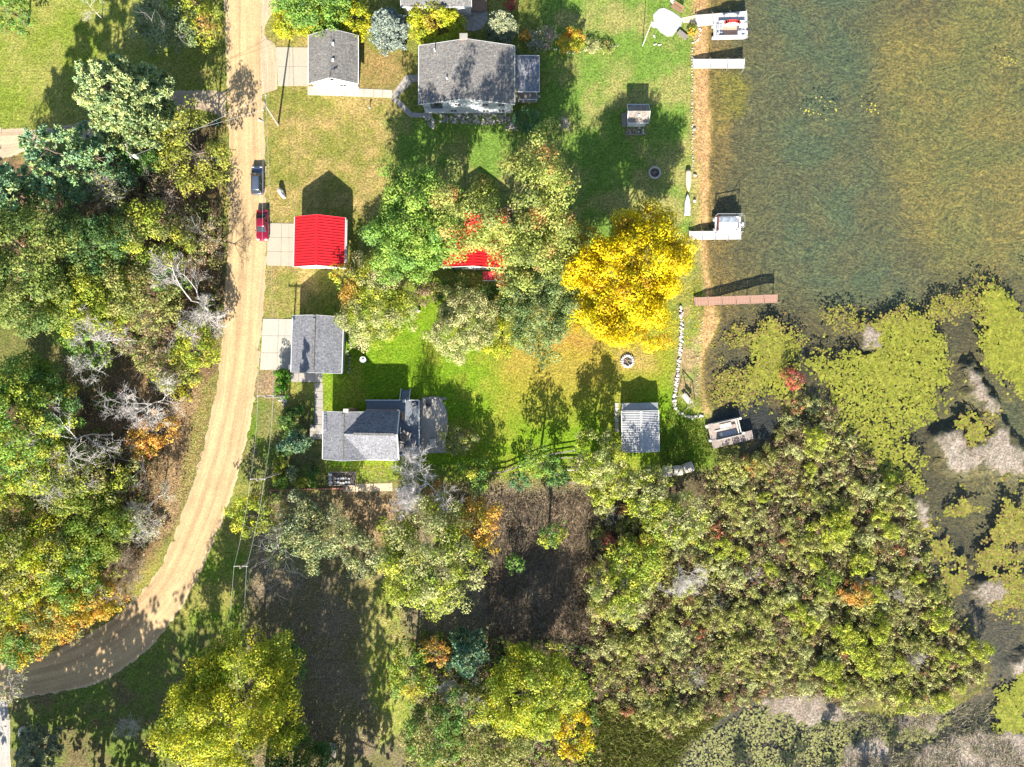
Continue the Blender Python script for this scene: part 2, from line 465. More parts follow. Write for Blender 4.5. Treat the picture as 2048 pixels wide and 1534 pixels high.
# lake bed: feathery pond weed combed along the current
lm, nt, bs = nmat("pond_weed_bed")
at = nt.nodes.new("ShaderNodeAttribute"); at.attribute_name = "Col"
pv = posvec(nt)
mp = nt.nodes.new("ShaderNodeMapping"); mp.inputs["Rotation"].default_value = (0, 0, math.radians(32)); mp.inputs["Scale"].default_value = (1.0, 3.4, 1.0)
wv = nt.nodes.new("ShaderNodeTexNoise"); wv.inputs["Scale"].default_value = 0.12; nt.links.new(pv, wv.inputs["Vector"])
wadd = nt.nodes.new("ShaderNodeVectorMath"); wadd.operation = 'MULTIPLY_ADD'
nt.links.new(wv.outputs["Color"], wadd.inputs[0]); wadd.inputs[1].default_value = (9, 9, 0); nt.links.new(pv, wadd.inputs[2])
nt.links.new(wadd.outputs[0], mp.inputs["Vector"])
h1 = noise(nt, 0.95, 5, 0.72, mp.outputs[0], 0.6); h2 = noise(nt, 2.6, 4, 0.8, pv)
c = mixrgb(nt, 'MULTIPLY', 1.0, at.outputs["Color"], ramp(nt, h1, [(0.34, (0.45, 0.55, 0.60)), (0.5, 1.0), (0.66, (1.6, 1.45, 1.1))]))
c = mixrgb(nt, 'MULTIPLY', 1.0, c, ramp(nt, h2, [(0.34, 0.35), (0.66, 1.75)]))
nt.links.new(c, bs.inputs["Base Color"]); bs.inputs["Roughness"].default_value = 0.9
ad = nt.nodes.new("ShaderNodeMath"); ad.operation = 'ADD'
nt.links.new(h1, ad.inputs[0]); nt.links.new(h2, ad.inputs[1])
bump(nt, bs, ad.outputs[0], 0.8, 0.22)

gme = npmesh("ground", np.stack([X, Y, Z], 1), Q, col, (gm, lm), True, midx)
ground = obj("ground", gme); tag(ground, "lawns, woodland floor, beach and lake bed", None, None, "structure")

def zat(x, y):
    """height of the ground at x, y"""
    i = np.clip(np.searchsorted(GX, x) - 1, 0, nx - 2); j = np.clip(np.searchsorted(GY, y) - 1, 0, ny - 2)
    tx = np.clip((x - GX[i]) / (GX[i + 1] - GX[i]), 0, 1); ty = np.clip((y - GY[j]) / (GY[j + 1] - GY[j]), 0, 1)
    ZZ = Z.reshape(ny, nx)
    return (ZZ[j, i] * (1 - tx) + ZZ[j, i + 1] * tx) * (1 - ty) + (ZZ[j + 1, i] * (1 - tx) + ZZ[j + 1, i + 1] * tx) * ty

# water sheet
wm, nt, bs = nmat("lake_water")
nt.nodes.remove(bs)
tr = nt.nodes.new("ShaderNodeBsdfTransparent"); tr.inputs[0].default_value = (0.92, 0.94, 0.90, 1)
gl = nt.nodes.new("ShaderNodeBsdfGlossy"); gl.inputs["Roughness"].default_value = 0.12
fr = nt.nodes.new("ShaderNodeFresnel"); fr.inputs["IOR"].default_value = 1.33
mx = nt.nodes.new("ShaderNodeMixShader")
geo = nt.nodes.new("ShaderNodeNewGeometry"); fm = nt.nodes.new("ShaderNodeMath"); fm.operation = 'MULTIPLY_ADD'; fm.inputs[1].default_value = -1.0; fm.inputs[2].default_value = 1.0
nt.links.new(geo.outputs["Backfacing"], fm.inputs[0])
f2 = nt.nodes.new("ShaderNodeMath"); f2.operation = 'MULTIPLY'; nt.links.new(fr.outputs[0], f2.inputs[0]); nt.links.new(fm.outputs[0], f2.inputs[1])
nt.links.new(f2.outputs[0], mx.inputs[0]); nt.links.new(tr.outputs[0], mx.inputs[1]); nt.links.new(gl.outputs[0], mx.inputs[2])
nt.links.new(mx.outputs[0], nt.nodes["Material Output"].inputs[0])
rp = noise(nt, 1.8, 4, 0.6, posvec(nt), 0.5)
bp = nt.nodes.new("ShaderNodeBump"); bp.inputs["Strength"].default_value = 0.35; bp.inputs["Distance"].default_value = 0.08
nt.links.new(rp, bp.inputs["Height"]); nt.links.new(bp.outputs[0], gl.inputs["Normal"]); nt.links.new(bp.outputs[0], fr.inputs["Normal"])
x0 = W(1240, 0)[0]
lake = obj("lake_water", npmesh("lake_water", [(x0, -1800, WATER_Z), (1880, -1800, WATER_Z), (1880, 1800, WATER_Z), (x0, 1800, WATER_Z)], [(0, 1, 2, 3)], None, (wm,)))
tag(lake, "shallow weedy lake water", None, None, "structure")

# ---------------------------------------------------------------- road, drives, paths
def crom(P, n):
    P = np.array(P, float); out = []
    for i in range(len(P) - 1):
        p0 = P[max(i - 1, 0)]; p1 = P[i]; p2 = P[i + 1]; p3 = P[min(i + 2, len(P) - 1)]
        for t in np.linspace(0, 1, n, endpoint=False):
            out.append(0.5 * ((2 * p1) + (-p0 + p2) * t + (2 * p0 - 5 * p1 + 4 * p2 - p3) * t * t + (-p0 + 3 * p1 - 3 * p2 + p3) * t ** 3))
    out.append(P[-1]); return np.array(out)

def strip(name, L, R, m, label, n=12, k=10, lift=0.02, jit=0.25, crown=0.0):
    """a sheet between two edge lines, with a lane coordinate (along, across) kept as a colour attribute"""
    A = crom(wpoly(L), n); B = crom(wpoly(R), n)
    kk = max(len(A), len(B)); rs_ = lambda P: np.column_stack([np.interp(np.linspace(0, 1, kk), np.linspace(0, 1, len(P)), P[:, i]) for i in (0, 1)])
    A = rs_(A); B = rs_(B)
    s = np.concatenate([[0], np.cumsum(np.hypot(*(np.diff((A + B) / 2, axis=0)).T))])
    rows = []; lane = []
    for j in range(k + 1):
        t = j / k
        P = A * (1 - t) + B * t
        w = jit * (1 if j in (0, k) else 0)
        P = P + np.stack([(fbm(P[:, 0] * 1.3, P[:, 1] * 1.3, 31 + j) - 0.5) * 2 * w, (fbm(P[:, 0] * 1.3, P[:, 1] * 1.3, 41 + j) - 0.5) * 2 * w], 1)
        z = zat(P[:, 0], P[:, 1]) + lift + crown * (1 - (2 * t - 1) ** 2)
        if j in (0, k): z = z - lift - 0.03
        rows.append(np.column_stack([P, z])); lane.append(np.column_stack([s / 100, np.full(len(s), t), np.zeros(len(s))]))
    V = np.stack(rows, 1).reshape(-1, 3); Lc = np.stack(lane, 1).reshape(-1, 3)
    m_ = len(s); idx = np.arange(m_ * (k + 1)).reshape(m_, k + 1)
    Q = np.stack([idx[:-1, :-1].ravel(), idx[:-1, 1:].ravel(), idx[1:, 1:].ravel(), idx[1:, :-1].ravel()], 1)
    o = obj(name, npmesh(name, V, Q, Lc, (m,), True)); tag(o, label, None, None, "structure"); return o

def gravelmat(name, ca, cb, edge, streak=0.5):
    m, nt, b = nmat(name)
    at = nt.nodes.new("ShaderNodeAttribute"); at.attribute_name = "Col"
    sp = nt.nodes.new("ShaderNodeSeparateColor"); nt.links.new(at.outputs["Color"], sp.inputs[0])
    mp = nt.nodes.new("ShaderNodeMapping"); mp.inputs["Scale"].default_value = (14, 22, 1); nt.links.new(at.outputs["Vector"], mp.inputs["Vector"])
    st = noise(nt, 1.0, 5, 0.6, mp.outputs[0])
    pv = posvec(nt)
    gr = noise(nt, 3.6, 4, 0.8, pv); bl = noise(nt, 0.35, 5, 0.6, pv)
    c = mixrgb(nt, 'MIX', ramp(nt, st, [(0.5 - 0.2 * streak - .05, 0), (0.5 + 0.2 * streak + .05, 1)]), ca, cb)
    mp2 = nt.nodes.new('ShaderNodeMapping'); mp2.inputs['Scale'].default_value = (3.5, 6.5, 1); nt.links.new(at.outputs['Vector'], mp2.inputs['Vector'])
    c = mixrgb(nt, 'MULTIPLY', 1.0, c, ramp(nt, noise(nt, 1.0, 4, 0.55, mp2.outputs[0], 0.3), [(0.35, (0.82, 0.80, 0.78)), (0.65, (1.16, 1.16, 1.14))]))
    c = mixrgb(nt, 'MULTIPLY', 1.0, c, ramp(nt, gr, [(0.36, 0.80), (0.64, 1.2)]))
    c = mixrgb(nt, 'MULTIPLY', 1.0, c, ramp(nt, bl, [(0.3, 0.90), (0.7, 1.10)]))
    e = ramp(nt, sp.outputs["Green"], [(0.0, 1.0), (0.10, 0.0), (0.90, 0.0), (1.0, 1.0)])
    e = mixrgb(nt, 'MULTIPLY', 1.0, e, ramp(nt, noise(nt, 1.2, 5, 0.7, pv), [(0.3, 0.2), (0.6, 1.0)]))
    c = mixrgb(nt, 'MIX', e, c, edge)
    nt.links.new(c, b.inputs["Base Color"]); b.inputs["Roughness"].default_value = 0.95
    ad = nt.nodes.new("ShaderNodeMath"); ad.operation = 'ADD'; nt.links.new(gr, ad.inputs[0]); nt.links.new(st, ad.inputs[1])
    bump(nt, b, ad.outputs[0], 0.35, 0.05)
    return m
ROADM = gravelmat("packed_gravel", (0.375, 0.262, 0.138), (0.325, 0.225, 0.115), (0.36, 0.29, 0.19))
PALEGRAVEL = gravelmat("pale_gravel", (0.37, 0.29, 0.19), (0.29, 0.22, 0.145), (0.3, 0.24, 0.15))
GREYGRAVEL = gravelmat("grey_gravel", (0.34, 0.32, 0.29), (0.27, 0.25, 0.23), (0.24, 0.2, 0.15))

strip("road", [(447, -3000), (447, -1000), (447, -300), (447, -60), (447, 0), (450, 120), (455, 250), (455, 400), (452, 500), (447, 600), (440, 700), (428, 790), (412, 860), (395, 930), (372, 1000), (345, 1070), (315, 1140), (270, 1195), (215, 1240), (160, 1275), (90, 1305), (0, 1325), (-120, 1345), (-300, 1360), (-1000, 1380), (-3000, 1400)],
      [(530, -3000), (530, -1000), (530, -300), (530, -60), (528, 0), (526, 120), (530, 250), (534, 400), (536, 500), (530, 600), (522, 700), (512, 790), (500, 860), (484, 930), (462, 1000), (435, 1070), (405, 1140), (372, 1205), (330, 1265), (275, 1320), (190, 1370), (60, 1395), (-120, 1410), (-300, 1425), (-1000, 1445), (-3000, 1470)],
      ROADM, "tan packed gravel road curving past the cottages", 26, 14, 0.03, 0.7, 0.04)
strip("drive", [(452, 178), (400, 178), (340, 180), (250, 205), (170, 240), (90, 255), (0, 252), (-200, 250), (-2000, 250)], [(452, 240), (400, 222), (350, 222), (270, 248), (190, 278), (100, 285), (50, 305), (-5, 322), (-200, 330), (-2000, 330)], PALEGRAVEL, "pale gravel drive leaving the road beneath the pines", 8, 8, 0.026, 0.5)
strip("drive", [(508, -40), (520, 10), (524, 60), (516, 110), (522, 190)], [(575, -40), (556, 12), (528, 62), (556, 100), (556, 178)], PALEGRAVEL, "pale gravel apron between road and top garage", 10, 6, 0.055, 0.4)
strip("drive", [(-40, 1390), (-30, 1450), (-20, 1540), (-20, 2500)], [(18, 1400), (22, 1450), (24, 1540), (30, 2500)], GREYGRAVEL, "grey gravel side drive at the road bend", 10, 6, 0.05, 0.3)

CONC = mat("concrete", (0.37, 0.325, 0.25), 0.85, 0.10, 2.5, bmp=0.15, stain=(0.6, 0.35, (0.42, 0.33, 0.2)))
CONC2 = mat("pale_concrete", (0.38, 0.355, 0.295), 0.85, 0.12, 2.0, bmp=0.15, stain=(0.5, 0.3, (0.46, 0.38, 0.26)))
CONC3 = mat("grey_concrete", (0.30, 0.275, 0.245), 0.88, 0.16, 2.2, bmp=0.2, stain=(0.7, 0.3, (0.26, 0.22, 0.17)))
STONEPAV = mat("paving_stone", (0.33, 0.30, 0.265), 0.9, 0.22, 1.8, bmp=0.3)

def slabs(name, label, quad, nu, nv, m, h=0.06, gap=0.03, pname="slab", jit=0.0):
    """a paved area: every slab is a piece of its own"""
    p = [Vector((*W(*q), 0)) for q in quad]
    o = empty(name, (p[0] + p[2]) / 2); tag(o, label, None, None, "structure")
    cx = (p[0] + p[2]) / 2
    r = random.Random(len(label))
    for i in range(nu):
        for j in range(nv):
            q = []
            for a, b in ((i, j), (i + 1, j), (i + 1, j + 1), (i, j + 1)):
                u, v = a / nu, b / nv
                q.append((p[0] * (1 - u) + p[1] * u) * (1 - v) + (p[3] * (1 - u) + p[2] * u) * v)
            c = sum(q, Vector()) / 4
            q = [c + (k - c) * (1 - gap / max(0.2, (k - c).length)) - cx for k in q]
            d = r.uniform(-jit, jit)
            MB().prism([(k.x, k.y) for k in q], -0.05, h + d).build(pname, m, o)
    return o
slabs("driveway", "bleached concrete driveway of the top garage", [(553, 94), (618, 95), (618, 172), (556, 172)], 2, 2, CONC)
slabs("driveway", "stained concrete driveway beside the red garage", [(535, 446), (592, 447), (590, 533), (534, 531)], 2, 3, CONC)
slabs("driveway", "pale concrete driveway in front of the grey garage", [(526, 637), (590, 638), (588, 740), (520, 740)], 2, 3, CONC2)
slabs("path", "concrete strip along the top garage", [(615, 172), (785, 180), (784, 196), (615, 190)], 9, 1, CONC2)
slabs("path", "grey slab walk from the grey garage", [(582, 746), (645, 746), (645, 765), (582, 764)], 4, 1, CONC3)
slabs("path", "grey slab walk leading to the grey house", [(629, 766), (646, 766), (647, 850), (629, 848)], 1, 5, CONC3)
slabs("path", "square porch pad at the grey house door", [(620, 849), (648, 850), (648, 878), (620, 878)], 2, 2, STONEPAV)
slabs("path", "stone paver walk bending to the big house", [(782, 190), (794, 196), (826, 164), (812, 150)], 2, 4, STONEPAV, 0.05, 0.03, "paver", 0.01)
slabs("path", "stone paver landing beside the big house", [(812, 150), (838, 150), (838, 164), (826, 164)], 2, 2, STONEPAV, 0.05, 0.03, "paver", 0.01)
slabs("path", "narrow grey walk slanting below the big house", [(782, 198), (790, 190), (825, 225), (818, 234)], 1, 4, CONC3)
slabs("path", "narrow grey walk ending at the stone bed", [(818, 234), (825, 225), (862, 228), (862, 236)], 3, 1, CONC3)
slabs("path", "pale paver strip beside the vegetable garden", [(684, 968), (785, 966), (785, 982), (686, 984)], 8, 1, mat("bleached_pavers", (0.55, 0.42, 0.27), 0.9, 0.2, 3), 0.05, 0.03, "paver", 0.01)
# ---------------------------------------------------------------- plants
def unit(a): return a / (np.linalg.norm(a, axis=-1, keepdims=True) + 1e-9)

def cards(P, N, rng, size, aspect, cols):
    """leaf blades: a rhombus at every point P facing N"""
    n = len(P)
    t = unit(np.cross(N, unit(rng.normal(size=(n, 3)))))
    b = np.cross(N, t)
    s = (size * rng.uniform(0.65, 1.35, n))[:, None]
    u = t * s * 0.5; v = b * s * 0.5 * aspect
    fold = N * s * 0.10
    V = np.stack([P + u, P + v + fold, P - u, P - v + fold], 1).reshape(-1, 3)
    return V, np.repeat(cols, 4, 0)

def pick(pal, n, rng):
    cs = np.array([p[0] for p in pal]); w = np.array([p[1] for p in pal], float); w /= w.sum()
    return cs[rng.choice(len(cs), n, p=w)]

def crown_broad(R, Rz, rng, pal, dens=1.0, leaf=0.34, gap=0.16, patch=None, rough=1.0):
    n = int(5.6 * R * R * dens ** 0.5 + 16)
    d = unit(rng.normal(size=(n * 2, 3))); d = d[d[:, 2] > -0.45][:n]
    az = np.arctan2(d[:, 1], d[:, 0]); ph = rng.uniform(0, 6.28, 6)
    lob = 1 + rough * (0.14 * np.sin(2 * az + ph[0]) + 0.12 * np.sin(3 * az + ph[1] + 2 * d[:, 2]) + 0.10 * np.sin(5 * az + ph[2] - 3 * d[:, 2]) + 0.08 * np.sin(9 * az + ph[3]))
    f = rng.uniform(0.25, 1.0, len(d)) ** 0.45
    c = d * (f * lob)[:, None]
    keep = vnoise(c[:, 0] * 3.1 + ph[4] * 9, c[:, 1] * 3.1 + c[:, 2] * 2 + ph[5] * 9, 77) > gap
    c = c[keep] * np.array([R, R, Rz])
    rc = rng.uniform(0.10, 0.19, len(c)) * R ** 0.75 * 1.45 + 0.18
    m = np.maximum(6, (dens * 6.2 * rc * rc / (leaf * leaf)).astype(int))
    ids = np.repeat(np.arange(len(c)), m); k = len(ids)
    d2 = unit(rng.normal(size=(k, 3))); d2[:, 2] = np.abs(d2[:, 2]) * 1.0 - 0.25 * rng.random(k); d2 = unit(d2)
    P = c[ids] + d2 * (rc[ids] * rng.uniform(0.2, 1.05, k) ** 0.45)[:, None] * np.array([1, 1, 0.7])
    N = unit(d2 * 0.85 + np.array([0, 0, 0.35]) + rng.normal(size=(k, 3)) * 0.38)
    cc = pick(pal, len(c), rng) * rng.uniform(0.82, 1.2, (len(c), 1))
    col = cc[ids] * rng.uniform(0.72, 1.3, (k, 1)) * (1 + rng.normal(size=(k, 3)) * 0.05)
    if patch is not None:
        for (dx, dy, pr, pc) in patch:
            w = np.hypot(P[:, 0] / R - dx, P[:, 1] / R - dy) + rng.normal(size=k) * 0.10
            s = smooth(pr * 1.15, pr * 0.7, w)[:, None]
            col = col * (1 - s) + np.array(pc) * rng.uniform(0.8, 1.25, (k, 1)) * s * 1.2
    V, cl = cards(P, N, rng, leaf, 0.72, np.clip(col, 0, 1))
    return V, cl, c

def crown_pine(R, Ht, rng, pal, whorls=11, nb=7, leaf=0.5, tuft=16, base=0.22, conic=0.7, dens=1.0):
    P = []; N = []; CL = []; limbs = []
    for w in range(whorls):
        t = (w + rng.uniform(-0.3, 0.3)) / whorls
        z = Ht * (base + (0.97 - base) * max(0, t))
        r = R * max(0.10, (1 - max(t, 0)) ** conic) * (0.75 if t < 0.12 else 1)
        for b in range(max(4, int(nb * (1 - 0.45 * t)))):
            az = rng.uniform(0, 2 * math.pi)
            L = r * rng.uniform(0.72, 1.12)
            dirv = np.array([math.cos(az), math.sin(az), 0]); side = np.array([-dirv[1], dirv[0], 0])
            rise = rng.uniform(0.05, 0.28)
            limbs.append((np.array([0, 0, z]), np.array([0, 0, z]) + dirv * L * 0.92 + np.array([0, 0, L * rise * .8])))
            nt_ = max(4, int(L * 4.6 * dens))
            s = rng.uniform(0.28, 1.0, nt_) ** 0.75
            lat = rng.uniform(-1, 1, nt_) * (1.05 - s) * 0.55 * L + rng.normal(size=nt_) * 0.15
            ctr = np.array([0, 0, z]) + dirv * (s * L)[:, None] + side * lat[:, None] + np.array([0, 0, 1]) * (s * L * rise + rng.uniform(-0.15, 0.25, nt_))[:, None]
            k = nt_ * tuft
            d = unit(rng.normal(size=(k, 3)) + np.repeat(np.tile(dirv * 0.7 + np.array([0, 0, 0.55]), (nt_, 1)), tuft, 0))
            cid = np.repeat(np.arange(nt_), tuft)
            P.append(ctr[cid] + d * leaf * 0.5); N.append(d)
            cc = pick(pal, nt_, rng) * rng.uniform(0.8, 1.2, (nt_, 1))
            CL.append(cc[cid] * rng.uniform(0.75, 1.25, (k, 1)))
    P = np.concatenate(P); D = np.concatenate(N); CL = np.concatenate(CL)
    n = len(P); s = (leaf * rng.uniform(0.7, 1.2, n))[:, None]
    side = unit(np.cross(D, unit(rng.normal(size=(n, 3)))))
    u = D * s * 0.5; v = side * s * 0.20
    V = np.stack([P + u, P + v, P - u, P - v], 1).reshape(-1, 3)
    return V, np.repeat(np.clip(CL, 0, 1), 4, 0), limbs

def segs_mesh(name, S, m, sides=3):
    """S: list of p0, p1, r0, r1 -> one mesh of slim prisms"""
    p0 = np.array([s[0] for s in S], float); p1 = np.array([s[1] for s in S], float)
    r0 = np.array([s[2] for s in S])[:, None]; r1 = np.array([s[3] for s in S])[:, None]
    d = unit(p1 - p0); h = np.where(np.abs(d[:, 2:3]) > 0.9, np.array([[1.0, 0, 0]]), np.array([[0, 0, 1.0]]))
    a = unit(np.cross(d, h)); b = np.cross(d, a)
    R0 = []; R1 = []
    for i in range(sides):
        t = 2 * math.pi * i / sides
        o = a * math.cos(t) + b * math.sin(t)
        R0.append(p0 + o * r0); R1.append(p1 + o * r1)
    V = np.stack(R0 + R1, 1).reshape(-1, 3)
    n = len(S); base = (np.arange(n) * 2 * sides)[:, None]
    Q = np.concatenate([base + np.array([[i, (i + 1) % sides, sides + (i + 1) % sides, sides + i]]) for i in range(sides)], 0)
    return npmesh(name, V, Q, None, (m,), False)

def bare_segs(Ht, R, rng, trunk_r=None, levels=4, lean=(0, 0), bush=False, nsplit=5):
    S = []
    def grow(p, d, L, r, lv):
        q = np.array(p, float); dd = np.array(d, float); k = 4 if lv < 2 else (3 if lv == 2 else 2)
        pts = [q]
        for i in range(k):
            dd = unit(dd + rng.normal(size=3) * (0.13 + 0.05 * lv) + np.array([0, 0, 0.07]))
            q2 = q + dd * L / k
            S.append((q, q2, r * (1 - 0.7 * i / k), r * (1 - 0.7 * (i + 1) / k))); q = q2; pts.append(q)
        if lv < levels:
            m = int(rng.integers(nsplit - 1, nsplit + 2)) + (1 if lv >= 2 else 0)
            for j in range(m):
                t = rng.uniform(0.30 if lv else 0.35, 1.0); i = min(k - 1, int(t * k)); f = t * k - i
                pp = pts[i] * (1 - f) + pts[i + 1] * f
                ax = unit(rng.normal(size=3)); side = unit(np.cross(dd, ax))
                nd = unit(dd * rng.uniform(0.5, 0.95) + side * rng.uniform(0.6, 1.0))
                if lv == 0: nd = unit(np.array([side[0], side[1], abs(side[2]) * 0.3 + rng.uniform(0.25, 0.9)]))
                grow(pp, nd, L * rng.uniform(0.42, 0.68) if lv else R * rng.uniform(0.75, 1.25), max(0.017, r * 0.46), lv + 1)
    tr = trunk_r or Ht * 0.016
    if bush:
        for i in range(9):
            a = rng.uniform(0, 6.28); t = rng.uniform(0.25, 0.9)
            grow((math.cos(a) * 0.2, math.sin(a) * 0.2, 0), unit(np.array([math.cos(a) * t, math.sin(a) * t, 1])), Ht * 0.62, tr * 0.6, 2)
    else:
        grow((0, 0, 0), unit(np.array([lean[0], lean[1], 1.0])), Ht * 0.72, tr, 0)
    return S

RS = [1000]
def newrng():
    RS[0] += 1; return np.random.default_rng(RS[0])

def trunk_with_limbs(Ht, centers, rng, r=None, n=10, m=BARK):
    mb = MB(); r = r or 0.10 + Ht * 0.013
    z = Ht * 0.42
    b1 = Vector((rng.normal() * .12, rng.normal() * .12, z)); top = Vector((rng.normal() * .3, rng.normal() * .3, Ht * 0.78))
    mb.tube((0, 0, -0.3), (0, 0, 0.25), r * 1.5, r * 1.05, 8); mb.tube((0, 0, 0.25), b1, r * 1.05, r * 0.72, 8); mb.tube(b1, top, r * 0.72, r * 0.22, 7)
    for c in centers[rng.choice(len(centers), min(n, len(centers)), replace=False)]:
        c = Vector(c); s = b1.lerp(top, float(rng.uniform(0.0, 0.7)))
        mid = s.lerp(c, 0.55) + Vector((0, 0, -0.25))
        mb.tube(s, mid, r * 0.36, r * 0.2, 5); mb.tube(mid, c, r * 0.2, r * 0.06, 5)
    return mb.mesh("trunk", m, True)

Q4 = lambda n: np.arange(n * 4).reshape(n, 4)
def broad(name, label, px, py, rpx, Ht, pal, cat="tree", dens=0.9, leaf=0.28, gap=0.14, cb=0.28, patch=None, group=None, twig=0, hc=0.66, rough=1.0, bark=None, flat=1.0):
    rng = newrng()
    k = CAM_H - Ht * hc
    R = rpx / FPX * k * 1.10
    x, y = W(px, py, Ht * hc)
    o = empty(name, (x, y, float(zat(x, y))), 0, label, cat, group)
    Rz = Ht * (1 - cb) / 2 * flat
    V, cl, cen = crown_broad(R, Rz, rng, pal, dens, leaf, gap, patch, rough)
    zc = Ht - Rz * 0.98
    V = V + np.array([0, 0, zc]); V[:, 2] = np.maximum(V[:, 2], 0.12); cen = cen + np.array([0, 0, zc])
    obj("crown", npmesh("crown", V, Q4(len(V) // 4), cl, (LEAF,)), o)
    obj("trunk", trunk_with_limbs(Ht, cen, rng, None, 12, bark or BARK), o)
    if twig:
        S = bare_segs(Ht * 0.98, R * 1.0, rng, 0.10, 3, (0, 0), False, twig)
        obj("branches", segs_mesh("branches", S, bark or GREYBARK), o)
    return o

def pine(name, label, px, py, rpx, Ht, pal, whorls=11, nb=7, leaf=0.5, tuft=16, base=0.22, conic=0.7, dens=1.0, cat="tree", group=None, hc=0.5):
    rng = newrng()
    R = rpx / FPX * (CAM_H - Ht * hc); x, y = W(px, py, Ht * hc)
    o = empty(name, (x, y, float(zat(x, y))), 0, label, cat, group)
    V, cl, limbs = crown_pine(R, Ht, rng, pal, whorls, nb, leaf, tuft, base, conic, dens)
    V[:, 2] = np.maximum(V[:, 2], 0.1)
    obj("crown", npmesh("crown", V, Q4(len(V) // 4), cl, (NEEDLE,)), o)
    mb = MB(); mb.tube((0, 0, -0.3), (0, 0, Ht * 0.95), 0.09 + Ht * 0.012, 0.03, 8)
    for a, b in limbs[::2]: mb.tube(a, b, 0.05 + Ht * 0.002, 0.015, 4)
    obj("trunk", mb.mesh("trunk", BARK, True), o)
    return o

def bare(name, label, px, py, rpx, Ht, cat="bare tree", levels=4, lean=(0, 0), bush=False, nsplit=5, m=None, hc=0.7, leaves=None, group=None):
    rng = newrng()
    R = rpx / FPX * (CAM_H - Ht * hc); x, y = W(px, py, Ht * hc)
    x -= lean[0] * Ht * hc; y -= lean[1] * Ht * hc
    o = empty(name, (x, y, float(zat(x, y))), 0, label, cat, group)
    S = bare_segs(Ht, R, rng, None, levels, lean, bush, nsplit)
    big = [s for s in S if s[2] > 0.045]; fine = [s for s in S if s[2] <= 0.045]
    if big: obj("trunk", segs_mesh("trunk", big, m or PALEBARK, 5), o)
    if fine: tag(obj("twigs", segs_mesh("twigs", fine, m or PALEBARK, 3), o), None, None, None, "stuff" if bush else None)
    if leaves:
        pal, n = leaves
        e = np.array([s[1] for s in fine]); P = e[rng.choice(len(e), n)] + rng.normal(size=(n, 3)) * 0.25
        V, cl = cards(P, unit(rng.normal(size=(n, 3)) + np.array([0, 0, 0.6])), rng, 0.3, 0.7, pick(pal, n, rng) * rng.uniform(0.7, 1.3, (n, 1)))
        obj("crown", npmesh("crown", V, Q4(n), cl, (LEAF,)), o)
    return o

# leaf colours (base reflectance)
YG = [((0.292, 0.342, 0.032), 4), ((0.204, 0.278, 0.029), 3), ((0.379, 0.379, 0.044), 2)]
YGB = [((0.405, 0.392, 0.022), 4), ((0.311, 0.351, 0.022), 3), ((0.216, 0.270, 0.024), 1)]
GREEN = [((0.124, 0.240, 0.040), 4), ((0.178, 0.296, 0.047), 3), ((0.085, 0.171, 0.044), 2)]
MAPLE = [((0.171, 0.297, 0.045), 4), ((0.238, 0.342, 0.054), 3), ((0.119, 0.223, 0.047), 2)]
OLIVE = [((0.233, 0.248, 0.062), 4), ((0.296, 0.287, 0.085), 3), ((0.171, 0.194, 0.054), 2), ((0.310, 0.233, 0.093), 0.6)]
PALEOL = [((0.327, 0.342, 0.127), 4), ((0.402, 0.386, 0.171), 3), ((0.238, 0.267, 0.089), 2)]
GREYGR = [((0.202, 0.256, 0.116), 4), ((0.271, 0.310, 0.163), 3), ((0.147, 0.202, 0.085), 2)]
OAK = [((0.250, 0.295, 0.060), 5), ((0.318, 0.333, 0.083), 3), ((0.167, 0.204, 0.052), 2), ((0.454, 0.264, 0.083), 0.9)]
YELLOW = [((0.60, 0.46, 0.004), 5), ((0.52, 0.38, 0.004), 3), ((0.62, 0.52, 0.010), 3), ((0.34, 0.33, 0.012), 1.2), ((0.48, 0.28, 0.010), 1.2), ((0.30, 0.20, 0.02), 0.5)]
ORANGE = [((0.513, 0.257, 0.047), 4), ((0.567, 0.338, 0.061), 3), ((0.338, 0.270, 0.047), 2), ((0.446, 0.176, 0.054), 1)]
ORYEL = [((0.486, 0.351, 0.030), 4), ((0.405, 0.324, 0.030), 3), ((0.540, 0.270, 0.034), 2), ((0.216, 0.243, 0.027), 2)]
BROWN = [((0.308, 0.218, 0.130), 4), ((0.389, 0.283, 0.162), 3), ((0.244, 0.227, 0.097), 2), ((0.211, 0.145, 0.097), 2)]
PINEP = [((0.238, 0.365, 0.155), 4), ((0.163, 0.282, 0.155), 4), ((0.347, 0.420, 0.155), 2)]
PINEB = [((0.116, 0.209, 0.124), 4), ((0.163, 0.265, 0.139), 3), ((0.240, 0.319, 0.132), 2)]
SILVER = [((0.281, 0.327, 0.276), 4), ((0.206, 0.262, 0.220), 4), ((0.327, 0.346, 0.271), 1)]
PALESP = [((0.310, 0.333, 0.190), 4), ((0.230, 0.264, 0.167), 4), ((0.367, 0.367, 0.207), 1)]
DKGREEN = [((0.061, 0.135, 0.030), 4), ((0.088, 0.182, 0.034), 3), ((0.135, 0.216, 0.041), 1)]
RED = [((0.396, 0.066, 0.055), 4), ((0.462, 0.121, 0.077), 3), ((0.242, 0.077, 0.055), 2)]
REDDISH = [((0.338, 0.115, 0.061), 3), ((0.230, 0.149, 0.068), 3), ((0.405, 0.203, 0.081), 2), ((0.162, 0.162, 0.054), 2)]

